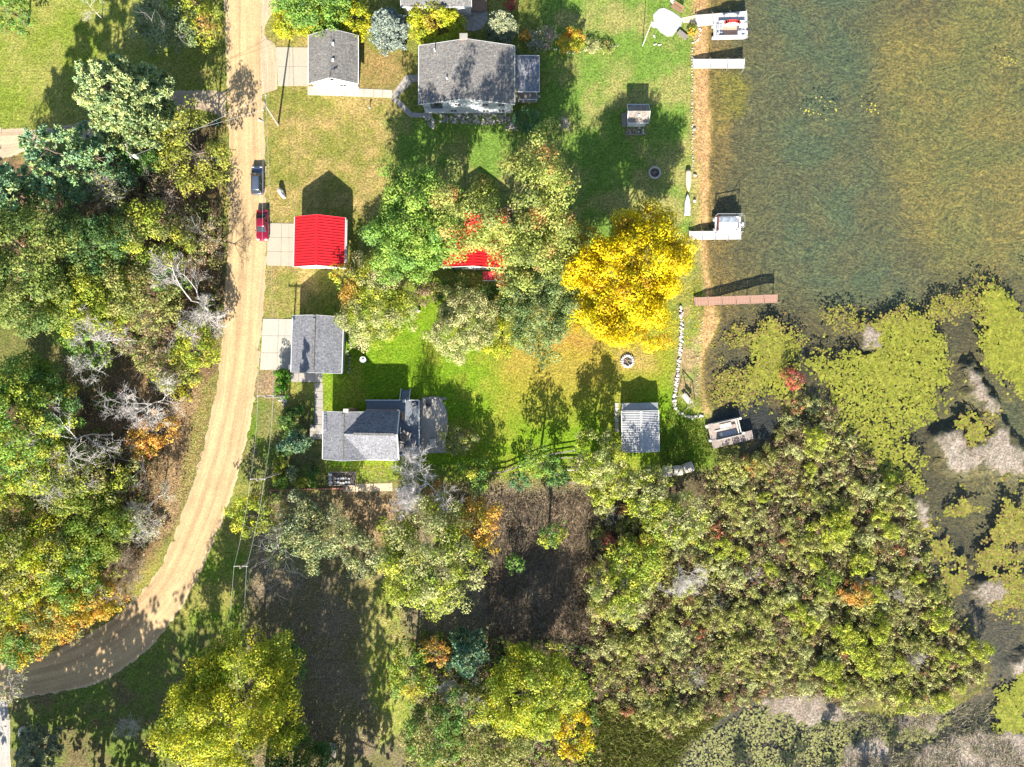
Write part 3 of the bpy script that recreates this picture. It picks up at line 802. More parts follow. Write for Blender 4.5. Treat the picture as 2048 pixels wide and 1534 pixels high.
# --- woods west of the road, from the open field southwards
broad("bushy_tree", "dense green bush in the corner of the open field", 15, 20, 40, 7, GREEN)
broad("willow_tree", "dusty grey-olive willow beside the field and the road", 330, 35, 62, 8, GREYGR, dens=0.8, twig=4)
broad("maple_tree", "yellow-green maple with orange tints at the road edge, north of the pine", 392, 40, 44, 7, YG, patch=[(0.55, -0.3, 0.35, (0.32, 0.19, 0.05)), (0.2, .6, .2, (0.16, 0.07, 0.07))])
bare("bare_shrub", "thin pale twiggy shrub at the edge of the field", 180, 15, 22, 4.5, levels=3)
pine("white_pine", "tall pale-tipped white pine beside the open field", 258, 208, 100, 20, [((0.36, 0.43, 0.17), 4), ((0.24, 0.33, 0.15), 4), ((0.44, 0.46, 0.18), 2)], 15, 10, 0.6, 20, 0.15, 0.45, 1.3)
pine("white_pine", "blue-green pine with loose tufts beside the west drive", 140, 320, 88, 19, PINEP, 10, 6, 0.55, 15, 0.25, 0.6)
pine("white_pine", "dark blue-green pine south of the west drive", 62, 405, 98, 19, PINEP, 11, 7, 0.55, 15, 0.25, 0.6)
pine("white_pine", "pale green pine beside the transformer pole", 220, 330, 66, 13, PINEP, 10, 7, 0.5, 15, 0.25, 0.6)
broad("green_tree", "shaded green tree between the big pine and the transformer pole", 275, 285, 55, 8, DKGREEN)
broad("oak_tree", "broad yellow-green oak at the west edge of the woods", 60, 525, 112, 17, [((0.170, 0.225, 0.045), 4), ((0.215, 0.250, 0.055), 4), ((0.105, 0.165, 0.04), 3)], leaf=0.29, gap=0.26)
broad("green_tree", "deep green tree between the oak and the bleached brush", 205, 490, 62, 13, [((0.070, 0.145, 0.045), 4), ((0.11, 0.19, 0.05), 3)])
broad("birch_tree", "sparse yellow-green birch leaning over the road beside the green bin", 388, 305, 68, 11, [((0.270, 0.275, 0.040), 4), ((0.200, 0.230, 0.035), 3)], dens=0.7, gap=0.33, twig=4)
broad("brush_tree", "pinkish brown thin tree behind the yellow birch", 330, 390, 56, 8, BROWN, dens=0.55, gap=0.35, twig=5)
bare("bare_tree", "small bare tree among the pines with pale limbs", 225, 405, 45, 9, leaves=(OLIVE, 900))
broad("olive_tree", "olive yellow tree in the middle of the roadside woods", 285, 478, 74, 11, OLIVE + YG, dens=0.8)
broad("brush_tree", "brown olive brush tree at the road across from the red car", 405, 470, 48, 7, BROWN + OLIVE, dens=0.6, gap=0.3, twig=5)
broad("orange_shrub", "small orange bush half hidden by roadside brush", 362, 478, 16, 5, ORANGE)
broad("yellow_tree", "yellow-green tree spreading over the shaded clearing", 175, 590, 80, 12, YG, gap=0.28)
broad("olive_tree", "olive leafy tree beside the largest bare tree", 285, 590, 66, 11, OLIVE, dens=0.8)
broad("green_tree", "fresh green bush behind the largest bare tree", 330, 555, 36, 9, GREEN)
bare("bare_tree", "largest bare grey tree near the road bend", 365, 612, 66, 13, nsplit=6)
bare("bare_tree", "bare grey tree leaning over the shaded clearing", 200, 668, 58, 11, nsplit=6, lean=(-0.15, 0.05))
broad("green_tree", "light green tree jutting into the shaded clearing", 165, 680, 50, 9, MAPLE)
broad("brush_tree", "brown twiggy tree south of the largest bare tree", 310, 690, 62, 8, BROWN + OLIVE, dens=0.55, gap=0.35, twig=6)
broad("yellow_tree", "yellow-green roadside tree north of the leaf-strewn verge", 392, 690, 46, 8, YG)
broad("olive_tree", "low olive yellow tree above the leaf-strewn verge", 350, 745, 48, 6, OLIVE + YGB)
bare("bare_tree", "bare grey tree above the orange maple", 285, 810, 62, 11, nsplit=6)
broad("orange_maple", "small orange maple among bare trees", 303, 862, 44, 6, ORANGE, gap=0.3)
broad("green_tree", "large yellow-green tree west of the bare trees", 45, 850, 100, 14, YG + GREEN, leaf=0.29)
broad("green_tree", "shaded green treetop at the clearing's south edge", 60, 765, 55, 11, GREEN)
bare("bare_tree", "bare spreading tree beside the large yellow-green tree", 155, 878, 62, 12, nsplit=5)
bare("dead_tree", "dead leaning tree with thick pale limbs", 275, 945, 62, 9, nsplit=4, lean=(0.35, 0.1), levels=3)
bare("bare_tree", "bare grey tree at the verge south of the dead tree", 290, 990, 46, 8, nsplit=6, leaves=(PALEOL, 600))
broad("olive_tree", "olive green tree west of the dead tree", 160, 955, 72, 11, OLIVE + YG)
bare("bare_tree", "grey bare brush tree in the deep southwest woods", 95, 1000, 75, 11, nsplit=6, leaves=(OLIVE, 700))
broad("yellow_tree", "yellow-green tree at the west frame below the large one", 20, 960, 55, 10, YG)
broad("green_tree", "rich green tree near the road bend woods", 195, 1045, 66, 11, [((0.13, 0.20, 0.02), 4), ((0.19, 0.23, 0.025), 4), ((0.08, 0.14, 0.02), 2)])
broad("olive_tree", "wide olive yellow tree at the road bend woods", 62, 1110, 90, 11, OLIVE + YGB, dens=0.9)
broad("green_tree", "dark green tree behind the road bend brush", 145, 1140, 66, 10, GREEN + YG)
bare("bare_shrub", "bleached tan bare brush leaning over the road bend", 250, 1148, 48, 5.5, nsplit=6, leaves=(BROWN, 350), m=mat("tan_bark", (0.36, 0.29, 0.21), 0.9, 0.2, 8))
broad("orange_maple", "orange yellow maple overhanging the road bend", 180, 1205, 52, 8, ORYEL)
broad("orange_maple", "orange and green maple behind the mailbox post", 120, 1230, 56, 9, ORYEL + OLIVE)
broad("maple_tree", "dark green maple turning orange at the road's west end", 38, 1275, 56, 8, ORYEL + GREEN)
broad("yellow_tree", "bright yellow-green treetop west of the orange maples", 20, 1200, 48, 11, YGB)
bare("bare_shrub", "pale thin shrub overhanging the road end", 15, 1360, 40, 5, levels=4, leaves=(PALEOL, 500))
# --- south of the road
broad("yellow_tree", "huge bright yellow-green tree south of the road bend", 470, 1410, 122, 15, YGB, leaf=0.29, gap=0.26)
broad("green_tree", "dark green tree tucked behind the huge yellow-green one", 572, 1335, 36, 8, GREEN)
pine("white_pine", "pale young pine beside the grey side drive", 75, 1500, 58, 7, PALESP, 9, 7, 0.45, 14)
bare("bare_shrub", "grey bare shrub in the shaded south yard", 250, 1465, 46, 4, "bare shrub", bush=True)
broad("yellow_tree", "yellow-green small tree beside the road south of the garden", 510, 1030, 44, 6, YG + YGB)
broad("apple_tree", "grey-green spreading apple tree in the leaf-strewn yard", 618, 1068, 72, 7, GREYGR + PALEOL, dens=0.7, gap=0.33, twig=6)
broad("fruit_tree", "small round fruit tree with pale leaves in the yard", 722, 1105, 40, 5, PALEOL + GREYGR, dens=0.9)
broad("yellow_tree", "wide yellow-green tree between yard and dead brush", 862, 1120, 98, 12, YG + PALEOL, gap=0.26)
broad("orange_maple", "peach and yellow maple beside the dead brush", 950, 1048, 48, 8, ORYEL + ORANGE, patch=[(-.2, .1, .3, (0.22, 0.24, 0.03))])
bare("bare_tree", "large silvery bare tree behind the grey house patio", 838, 962, 64, 11, nsplit=7, m=mat("silver_bark", (0.55, 0.51, 0.49), 0.9, 0.15, 9))
broad("orange_shrub", "peach leafed shrub beside the silvery bare tree", 880, 1000, 28, 4, BROWN + ORANGE, dens=0.6)
broad("willow_shrub", "rounded willow shrub at the patio edge", 915, 880, 31, 4, PALEOL + OLIVE, leaf=0.25, dens=1.2, cb=0.1)
broad("green_bush", "dense green bush at the west end of the rail fence", 953, 955, 33, 6, GREEN + YG, cb=0.1)
broad("green_bush", "small blue-green bush below the rail fence", 1038, 960, 20, 4, [((0.06, 0.17, 0.06), 3), ((0.05, 0.12, 0.05), 2)], cb=0.1)
broad("green_bush", "glossy yellow-green bush on the rail fence", 1082, 928, 36, 8, GREEN + YG, cb=0.1)
broad("green_bush", "dark bush beside the raised garden frame", 1110, 945, 26, 7, DKGREEN, cb=0.1)
broad("poplar_tree", "feathery pale yellow-green tree beside the white shed", 1195, 915, 48, 9, PALEOL + YG, leaf=0.26, dens=1.1)
broad("poplar_tree", "feathery yellow-green tree south of the white shed", 1212, 962, 44, 6, PALEOL + YG, leaf=0.26, dens=1.1)
broad("willow_tree", "light green willow below the hay bales", 1300, 990, 50, 8, PALEOL + YG, leaf=0.26)
broad("willow_tree", "light green willow southeast of the hay bales", 1352, 1045, 54, 8, PALEOL + YG, leaf=0.26)
broad("green_bush", "dark green bush alone in the dead brush", 1102, 1066, 28, 7, DKGREEN + GREEN + YG, patch=[(.5, -.3, .4, (0.2, 0.22, 0.02))])
broad("green_bush", "small green bush in the dead brush", 1030, 1128, 18, 3.5, GREEN)
broad("willow_tree", "smooth round yellow-green willow at the dead brush edge", 1235, 1190, 52, 7, YG + PALEOL, leaf=0.25, dens=1.2)
broad("willow_tree", "lobed yellow-green willow next to the round willow", 1275, 1120, 48, 7, YG, leaf=0.28)
bare("bare_tree", "bare grey tree in the west of the marsh thicket", 1372, 1140, 40, 6, nsplit=6)
broad("orange_maple", "slim orange tree among the shaded south trees", 872, 1308, 26, 9, ORANGE)
broad("green_tree", "green and yellow tree at the edge of the sunlit grass strip", 822, 1345, 46, 9, GREEN + YG, patch=[(0, -.6, .45, (0.32, 0.28, 0.02))])
pine("cedar_tree", "blue-green cedar among the south trees", 935, 1305, 58, 11, PINEB, 11, 8, 0.45, 15)
bare("bare_tree", "grey bare tree below the orange slim tree", 888, 1365, 38, 8, nsplit=5)
broad("yellow_tree", "large yellow tree at the south edge of the brush", 1062, 1385, 86, 11, YGB + YG)
broad("yellow_tree", "golden yellow small tree at the marsh's south edge", 1145, 1468, 38, 6, YELLOW)
broad("green_tree", "dark green tree at the south frame beside the grass strip", 865, 1470, 62, 9, GREEN + OLIVE)
broad("olive_tree", "olive tree at the south frame below the large yellow tree", 985, 1500, 60, 8, OLIVE)
broad("olive_tree", "mottled olive tree below the cedar", 940, 1415, 50, 8, OLIVE + GREEN)
broad("green_bush", "dark green laurel bush below the white-railed trailer", 605, 1522, 62, 4.5, DKGREEN, patch=[(.1, .35, .14, (0.3, 0.26, 0.05)), (.4, .1, .14, (0.33, 0.25, 0.06))])
# --- between the cottages
broad("maple_tree", "full green maple over the west of the red-roofed house", 832, 448, 92, 15, MAPLE, leaf=0.29, gap=0.15, dens=1.1)
broad("oak_tree", "tall olive oak with rusty tips over the red-roofed house", 1015, 415, 114, 21, OAK, leaf=0.29, gap=0.34, rough=1.5)
broad("oak_tree", "leafy south limb of oak growth over the red roof's east end", 1075, 505, 72, 15, OAK, leaf=0.29, gap=0.28)
broad("ash_tree", "grey-green ash between the oak and the yellow tree", 1088, 605, 82, 11, [((0.150, 0.205, 0.060), 4), ((0.195, 0.245, 0.085), 3), ((0.085, 0.14, 0.045), 3)], leaf=0.28, gap=0.26)
broad("yellow_maple", "brilliant golden yellow tree on the lakeside lawn", 1262, 560, 112, 15, YELLOW, leaf=0.30, gap=0.2, dens=1.2, cb=0.35)
broad("olive_tree", "thin olive saplings at the north rim of the golden tree", 1172, 475, 30, 8, OLIVE + ORYEL, dens=0.7)
broad("locust_tree", "feathery yellow-green tree beside the grey garage", 750, 605, 74, 8, YG + PALEOL, leaf=0.22, dens=1.1, patch=[(-.75, .3, .4, (0.36, 0.22, 0.04))])
broad("locust_tree", "slim orange-tipped sapling at the corner of the red garage", 690, 555, 24, 6, ORYEL + YG, dens=0.8)
broad("willow_tree", "pale olive willow in the middle of the lawn", 925, 648, 62, 7, PALEOL, leaf=0.22, dens=1.1)
broad("yellow_tree", "bright yellow-green tree beside the pale olive willow", 1003, 672, 40, 6, YGB + YG, leaf=0.24)
broad("brown_shrub", "pinkish brown shrub on the lawn south of the maple", 850, 583, 26, 3, BROWN, leaf=0.22, cb=0.1)
broad("green_bush", "dark green foundation shrubs south of the red-roofed house", 905, 585, 36, 3.5, DKGREEN + OLIVE, cb=0.05)
broad("green_bush", "shaded green shrub east of the small red porch", 985, 600, 34, 4, DKGREEN, cb=0.05)
# --- northern gardens
broad("green_tree", "green tree behind the long yellow-green hedge", 622, 0, 66, 6, GREEN + MAPLE)
for i, (hx, hy, hr, lb) in enumerate([(580, 40, 36, "west end of the yellow-green hedge by the gravel apron"), (645, 42, 44, "middle of the yellow-green hedge behind the top garage"), (705, 45, 40, "east end of the yellow-green hedge beside the silver spruce")]):
    broad("hedge_shrub", lb, hx, hy, hr, 3.2, YGB, "hedge", leaf=0.24, dens=1.3, gap=0.08, cb=0.02, group="yellow-green hedge shrubs", rough=0.6)
pine("blue_spruce", "silver blue spruce beside the hedge", 775, 53, 46, 7, SILVER, 17, 15, 0.34, 14, 0.03, 0.6, 1.7)
pine("spruce_tree", "pale spruce north of the big house", 1003, 48, 37, 6.5, PALESP, 13, 11, 0.36, 14, 0.04, 0.75, 1.4)
broad("round_shrub", "round yellow-green crab tree between the two spruces", 873, 47, 49, 4, YGB, leaf=0.24, dens=1.3, gap=0.1, cb=0.05, rough=0.6, patch=[(-.15, -.1, .25, (0.36, 0.25, 0.04))])
broad("burning_bush", "orange-tipped cone shaped shrub with long shadow", 1142, 80, 24, 3.6, ORYEL, leaf=0.2, dens=1.4, gap=0.05, cb=0.02, rough=0.4, patch=[(-.3, .3, .5, (0.42, 0.21, 0.02)), (.4, -.4, .5, (0.22, 0.24, 0.015))])
broad("orange_shrub", "little orange shrub beside the pale spruce", 1050, 70, 11, 1.8, ORANGE, leaf=0.18, cb=0.05)
bare("bare_shrub", "grey bare shrub near the pale spruce", 1070, 78, 18, 2.4, "bare shrub", bush=True, leaves=(GREYGR, 250))
bare("bare_shrub", "grey bare shrub beside the orange-tipped cone shrub", 1096, 68, 18, 2.6, "bare shrub", bush=True, leaves=(BROWN, 250))
broad("green_bush", "dark lilac bush at the south corner of the big house", 1052, 240, 25, 2.5, [((0.07, 0.15, 0.06), 3), ((0.10, 0.19, 0.09), 2)], leaf=0.24, cb=0.05)
bare("bare_shrub", "round grey bare bush on the shaded lawn by the big house", 1128, 246, 19, 1.8, "bare shrub", bush=True, m=GREYBARK)
broad("perennial_clump", "pale grassy perennials at the end of the stone-edged bed", 1186, 88, 15, 1.0, PALEOL, "plant", leaf=0.18, cb=0.02)
broad("perennial_clump", "low olive perennials in the stone-edged bed", 1215, 92, 13, 0.8, OLIVE, "plant", leaf=0.18, cb=0.02)
broad("red_shrub", "dark red leaved shrub near the top deck", 1020, 8, 11, 1.6, RED, "plant", leaf=0.18, cb=0.02)
# arborvitae and garden plants west of the grey house
for i, (ax, ay, lb) in enumerate([(564, 752, "first pointed arborvitae below the grey garage"), (564, 767, "middle pointed arborvitae below the grey garage"), (564, 783, "last pointed arborvitae above the stone pile")]):
    broad("arborvitae", lb, ax, ay, 13, 3.2, [((0.07, 0.19, 0.012), 3), ((0.09, 0.23, 0.012), 2)], "arborvitae", leaf=0.2, dens=1.6, gap=0.0, cb=0.0, rough=0.1, hc=0.5, group="arborvitae row")
for (ax, ay, ar, ah, pal, lb) in [(595, 818, 12, 1.4, DKGREEN, "oval green shrub beside the slab walk"), (576, 826, 11, 1.2, DKGREEN, "small green shrub west of the oval shrub"),
        (572, 845, 16, 2.2, GREEN, "leafy green shrub beside the porch pad"), (588, 870, 20, 3.0, DKGREEN, "feathery dark shrub in the shaded side garden"), 
        (566, 900, 13, 2.0, DKGREEN, "low pointed shrub by the power lines"), (560, 925, 12, 1.4, YG, "yellow-green shrub at the garden corner"), (553, 952, 9, 1.0, YGB, "small yellow shrub in the garden corner"),
        (562, 966, 12, 1.2, MAPLE, "bright green plant along the timber edging"), (601, 967, 10, 1.0, YG, "lime plant along the timber edging"), (625, 966, 10, 1.0, MAPLE, "lettuce green plant along the timber edging"),
        (585, 945, 14, 1.3, GREYGR, "grey leaved clump in the flower bed"), (620, 940, 17, 1.4, DKGREEN, "round dark shrub in the flower bed"), (640, 958, 11, 1.0, OLIVE, "olive plant beside the vegetable pots")]:
    broad("garden_shrub", lb, ax, ay, ar, ah, pal, "shrub", leaf=0.2, dens=1.2, cb=0.02, gap=0.1)

pine("cedar_tree", "tall slim cedar plume in the shaded side garden", 588, 886, 24, 14, PINEB, 14, 6, 0.5, 14, 0.12, 0.8, 1.0)
# --- tall trees just south of the photograph, known from the long shadows they throw into it
for i, (tx, ty, tr, th) in enumerate([(530, 1600, 75, 20), (610, 1570, 80, 25), (690, 1580, 75, 24), (580, 1660, 80, 21), (690, 1680, 80, 20), (640, 1590, 70, 18), (200, 1580, 85, 18), (300, 1640, 80, 19), (100, 1600, 80, 16), (30, 1600, 70, 15), (390, 1650, 70, 19), (250, 1650, 80, 16)]):
    x, y = W(tx, ty)
    px = 1024 + (tx - 1024) * CAM_H / (CAM_H - th * 0.66); py = 767 + (ty - 767) * CAM_H / (CAM_H - th * 0.66)
    broad("shade_tree", "tall leafy tree standing just south of the yard", px, py, tr, th, GREEN + OLIVE, group="trees south of the yard", leaf=0.75, gap=0.15, cb=0.12)
for i, (tx, ty, th) in enumerate([(1575, 1590, 9), (1640, 1600, 12), (1735, 1590, 11), (1760, 1610, 9), (1480, 1600, 8)]):
    px = 1024 + (tx - 1024) * CAM_H / (CAM_H - th * 0.7); py = 767 + (ty - 767) * CAM_H / (CAM_H - th * 0.7)
    bare("bare_tree", "slim tree standing in the marsh south of the lily pads", px, py, 26, th, nsplit=4, levels=3, leaves=(OLIVE, 900), group="slim trees south of the lily pads")
# ---------------------------------------------------------------- marsh thicket: shrubs one by one, sharing a few shapes
def shrub_mesh(pal, R, Ht, seed, dens=1.0, leaf=0.26, gap=0.2, stems=14):
    rng = np.random.default_rng(seed)
    V, cl, cen = crown_broad(R, Ht * 0.5, rng, pal, dens, leaf, gap)
    V = V + np.array([0, 0, Ht * 0.52]); V[:, 2] = np.maximum(V[:, 2], 0.05)
    S = []
    for i in range(stems):
        c = cen[rng.integers(len(cen))] + np.array([0, 0, Ht * 0.52]); S.append((np.array([rng.normal() * .12, rng.normal() * .12, -0.1]), c, 0.035, 0.012))
    p0 = np.array([s[0] for s in S]); p1 = np.array([s[1] for s in S]); n = len(S)
    off = unit(np.cross(p1 - p0, rng.normal(size=(n, 3)))) * 0.03
    V2 = np.stack([p0 - off, p0 + off, p1 + off * .4, p1 - off * .4], 1).reshape(-1, 3)
    V = np.concatenate([V, V2]); cl = np.concatenate([cl, np.tile([[0.16, 0.13, 0.10]], (n * 4, 1))])
    return npmesh("shrub", V, Q4(len(V) // 4), cl, (LEAF,))

def twig_mesh(R, Ht, seed, m):
    rng = np.random.default_rng(seed)
    return segs_mesh("twigs", bare_segs(Ht, R, rng, 0.05, 4, (0, 0), True, 4), m)

MG = [((0.32, 0.335, 0.075), 4), ((0.39, 0.395, 0.11), 3), ((0.22, 0.235, 0.055), 2), ((0.27, 0.19, 0.09), 0.8)]
MB_ = [((0.33, 0.37, 0.035), 4), ((0.39, 0.40, 0.05), 3), ((0.24, 0.30, 0.03), 2)]
MP = [((0.42, 0.43, 0.17), 4), ((0.34, 0.36, 0.13), 3)]
MW = [((0.22, 0.155, 0.09), 4), ((0.29, 0.21, 0.12), 3), ((0.17, 0.15, 0.06), 2)]
KIND = {
    "olive": ("marsh_shrub", "olive green shrub in the marsh thicket", "olive marsh shrubs", [shrub_mesh(MG, 1.55, 1.9, 5000 + i, 1.0, 0.2, 0.2) for i in range(6)]),
    "bright": ("marsh_shrub", "bright lime green shrub in the marsh thicket", "lime marsh shrubs", [shrub_mesh(MB_, 1.6, 2.4, 5100 + i, 1.1, 0.2, 0.12) for i in range(3)]),
    "pale": ("marsh_shrub", "pale grey-green shrub in the marsh thicket", "pale marsh shrubs", [shrub_mesh(MP, 1.5, 1.8, 5200 + i, 1.0, 0.2, 0.2) for i in range(3)]),
    "red": ("sumac_shrub", "rusty red sumac in the marsh thicket", "red sumacs", [shrub_mesh(REDDISH, 1.0, 1.6, 5300 + i, 0.9, 0.2, 0.25) for i in range(3)]),
    "brown": ("marsh_shrub", "brown withering shrub in the marsh thicket", "brown marsh shrubs", [shrub_mesh(MW, 1.5, 1.6, 5400 + i, 0.7, 0.2, 0.3, 26) for i in range(3)]),
    "bare": ("bare_shrub", "grey leafless shrub in the marsh thicket", "leafless marsh shrubs", [twig_mesh(1.2, 2.4, 5500 + i, GREYBARK) for i in range(2)]),
}
TH = wpoly([(1195, 1000), (1290, 1035), (1395, 1080), (1405, 960), (1450, 915), (1540, 885), (1575, 835), (1600, 790), (1650, 800), (1700, 870), (1760, 945), (1830, 1010), (1845, 1090), (1880, 1170), (1910, 1235), (1965, 1305), (1965, 1360), (1880, 1405), (1700, 1410), (1580, 1390), (1440, 1430), (1330, 1470), (1200, 1400), (1180, 1260)])
rs = np.random.default_rng(77)
def scatter(poly, n, dmin, rng):
    lo = poly.min(0); hi = poly.max(0); P = []
    t = 0
    while len(P) < n and t < n * 60:
        t += 1
        q = rng.uniform(lo, hi)
        if sdf(poly, np.array([q[0]]), np.array([q[1]]))[0] < 0: continue
        if any((q[0] - p[0]) ** 2 + (q[1] - p[1]) ** 2 < dmin * dmin for p in P): continue
        P.append(q)
    return P
AREAS = [((1250, 1080), "beside the willows"), ((1470, 950), "below the weathered plank dock"), ((1640, 860), "near the crimson shrub"), ((1440, 1180), "in the west thicket near the lone bare tree"), ((1580, 1080), "in the middle of the marsh thicket"), ((1720, 1040), "on the cove side of the thicket"),
    ((1290, 1330), "along the dead brush edge of the thicket"), ((1480, 1350), "just north of the dark lily pond"), ((1650, 1270), "south of the emerald shrub"), ((1820, 1180), "on the lakeward slope past the salmon shrub"), ((1840, 1350), "at the thicket's far corner by the mud channel")]
def place_shrub(kind, x, y, s, rng):
    nm_, lb, gr, ms = KIND[kind]
    px, py = 1024 + x * 13, 767 - y * 13
    lb = lb.replace("in the marsh thicket", min(AREAS, key=lambda a: (a[0][0] - px) ** 2 + (a[0][1] - py) ** 2)[1])
    o = obj(nm_, ms[int(rng.integers(len(ms)))], None, (x, y, float(zat(x, y)) - 0.02), rng.uniform(0, 6.28))
    o.scale = (s * rng.uniform(0.85, 1.15), s * rng.uniform(0.85, 1.15), s * rng.uniform(0.8, 1.25))
    tag(o, lb, "shrub", gr); return o
EM = lambda x, y: smooth(1500, 1800, 1024 + x * 13)
for (x, y) in scatter(TH, 295, 1.5, rs):
    px = 1024 + x * 13; py = 767 - y * 13
    e = smooth(1520, 1720, px) * smooth(980, 1080, py)
    w = np.array([0.52, 0.05 + 0.26 * e, 0.14, 0.07, 0.17 * (1.2 - e), 0.05])
    k = rs.choice(6, p=w / w.sum())
    place_shrub(["olive", "bright", "pale", "red", "brown", "bare"][k], x, y, rs.uniform(0.5, 1.15), rs)
# the shrubs that stand out
def lone(name, label, px, py, rpx, Ht, pal, cat="shrub", **k):
    return broad(name, label, px, py, rpx, Ht, pal, cat, leaf=0.2, cb=0.05, **k)
lone("sumac_shrub", "round crimson shrub at the north tip of the marsh thicket", 1593, 757, 20, 3, RED)
lone("sumac_shrub", "salmon orange maple shrub in the east of the thicket", 1718, 1190, 28, 3, ORANGE)
lone("marsh_shrub", "large lime shrub under the crimson shrub", 1632, 880, 24, 3.5, MB_)
lone("marsh_shrub", "emerald green shrub in the middle of the thicket", 1660, 1165, 22, 3, [((0.15, 0.235, 0.015), 3), ((0.2, 0.26, 0.02), 2)])
lone("marsh_shrub", "wide lime shrub above the emerald shrub", 1665, 1060, 36, 3, MB_)
lone("marsh_shrub", "lime shrub just west of the salmon shrub", 1750, 1190, 20, 3, MB_)
lone("marsh_shrub", "long lime shrub on the thicket's southeast slope", 1735, 1320, 26, 2.6, MB_)
lone("marsh_shrub", "lime shrub below the long lime shrub", 1660, 1345, 24, 2.4, MB_)
lone("sumac_shrub", "scarlet sumac beside the lobed willow", 1292, 1080, 14, 2.5, [((0.45, 0.11, 0.04), 3), ((0.38, 0.08, 0.04), 2)])
lone("sumac_shrub", "coral sumac at the edge of the dead brush", 1190, 1222, 12, 2, [((0.42, 0.15, 0.09), 3)])
lone("sumac_shrub", "small red sumac among bleached stalks", 1215, 1078, 13, 1.6, REDDISH + RED)
lone("sumac_shrub", "orange shrub just below the plank dock", 1505, 932, 18, 2.2, ORANGE + OLIVE)

# knee-high growth filling the thicket between the shrubs
def clumpmass(name, label, poly, nclump, rc0, per, leaf, pal, zlo, zhi, rng):
    c2 = rand_in(poly, nclump, rng); z = zat(c2[:, 0], c2[:, 1]); rc = rc0 * rng.uniform(0.5, 1.3, nclump)
    cen = np.column_stack([c2, z + rng.uniform(zlo, zhi, nclump)]); ids = np.repeat(np.arange(nclump), per); k = len(ids)
    d2 = unit(rng.normal(size=(k, 3))); d2[:, 2] = np.abs(d2[:, 2]) - 0.2 * rng.random(k); d2 = unit(d2)
    P = cen[ids] + d2 * (rc[ids] * rng.uniform(0.3, 1.05, k) ** .5)[:, None]
    P[:, 2] = np.maximum(P[:, 2], zat(P[:, 0], P[:, 1]) + 0.04)
    cc = pick(pal, nclump, rng) * rng.uniform(0.7, 1.25, (nclump, 1))
    V, cl = cards(P, unit(d2 * .8 + np.array([0, 0, .4]) + rng.normal(size=(k, 3)) * .4), rng, leaf, 0.7, cc[ids] * rng.uniform(0.7, 1.3, (k, 1)))
    return tag(obj(name, npmesh(name, V, Q4(k), cl, (LEAF,))), label, None, None, "stuff")
def rand_in(poly, n, rng, dens=None):
    out = []; lo = poly.min(0); hi = poly.max(0); got = 0
    while got < n:
        q = rng.uniform(lo, hi, (n * 3, 2)); m = sdf(poly, q[:, 0], q[:, 1]) > 0
        if dens is not None: m &= rng.random(len(q)) < dens(q[:, 0], q[:, 1])
        q = q[m]
        if len(q) == 0: break
        out.append(q); got += len(q)
    return np.concatenate(out)[:n]
clumpmass("thicket_undergrowth", "mixed olive, tan and rusty growth filling the marsh thicket", TH, 4200, 0.5, 24, 0.21, MG + MP + MP + MW + [((0.30, 0.13, 0.06), 1.0), ((0.33, 0.36, 0.03), 2)], 0.2, 0.9, rs)
clumpmass("woodland_undergrowth", "low leafy growth on the floor of the western woods", wpoly([(0, 340), (170, 360), (440, 290), (445, 620), (425, 750), (330, 780), (250, 700), (60, 620), (0, 620)]), 700, 0.5, 20, 0.26, OLIVE + BROWN + GREEN, 0.1, 0.6, rs)
clumpmass("woodland_undergrowth", "low leafy growth on the floor of the southwest woods", wpoly([(0, 900), (230, 900), (310, 1000), (290, 1110), (180, 1220), (0, 1290)]), 550, 0.5, 20, 0.26, OLIVE + BROWN + YG, 0.1, 0.6, rs)
clumpmass("woodland_undergrowth", "low leafy growth under the south trees", wpoly([(820, 1260), (1190, 1290), (1200, 1540), (800, 1560), (840, 1400)]), 1500, 0.5, 20, 0.26, OLIVE + GREEN + YG + BROWN, 0.1, 0.7, rs)

# undergrowth in the western woods
UW = wpoly([(170, 380), (440, 300), (440, 640), (425, 760), (340, 780), (280, 900), (330, 1060), (200, 1220), (10, 1290), (0, 1000), (120, 960), (130, 720), (110, 620)])
UK = {k: [shrub_mesh(p, 1.3, 1.3, 6000 + i * 7 + j, 0.8, 0.28, 0.25) for j in range(2)] for i, (k, p) in enumerate([("green", GREEN + OLIVE), ("yellow", YG), ("brown", BROWN)])}
ULB = {"green": "low green undergrowth shrub beneath the western woods", "yellow": "low yellow-green undergrowth shrub beneath the western woods", "brown": "low brown undergrowth shrub beneath the western woods"}
for (x, y) in scatter(UW, 70, 2.0, rs):
    k = ["green", "yellow", "brown"][rs.choice(3, p=[0.4, 0.25, 0.35])]
    o = obj("undergrowth_shrub", UK[k][int(rs.integers(2))], None, (x, y, float(zat(x, y))), rs.uniform(0, 6.28)); s = rs.uniform(0.6, 1.2); o.scale = (s, s, s)
    pxy = (1024 + x * 13, 767 - y * 13)
    tag(o, ULB[k].replace("beneath the western woods", min([((330, 400), "under the trees behind the yellow birch"), ((350, 580), "around the largest bare tree"), ((200, 640), "at the shaded clearing"), ((350, 740), "above the leaf-strewn verge"), ((180, 900), "among the bare trees in the woods"), ((120, 1080), "in the southwest woods"), ((130, 1220), "under the orange maples")], key=lambda a: (a[0][0] - pxy[0]) ** 2 + (a[0][1] - pxy[1]) ** 2)[1]), "shrub", k + " woodland undergrowth")

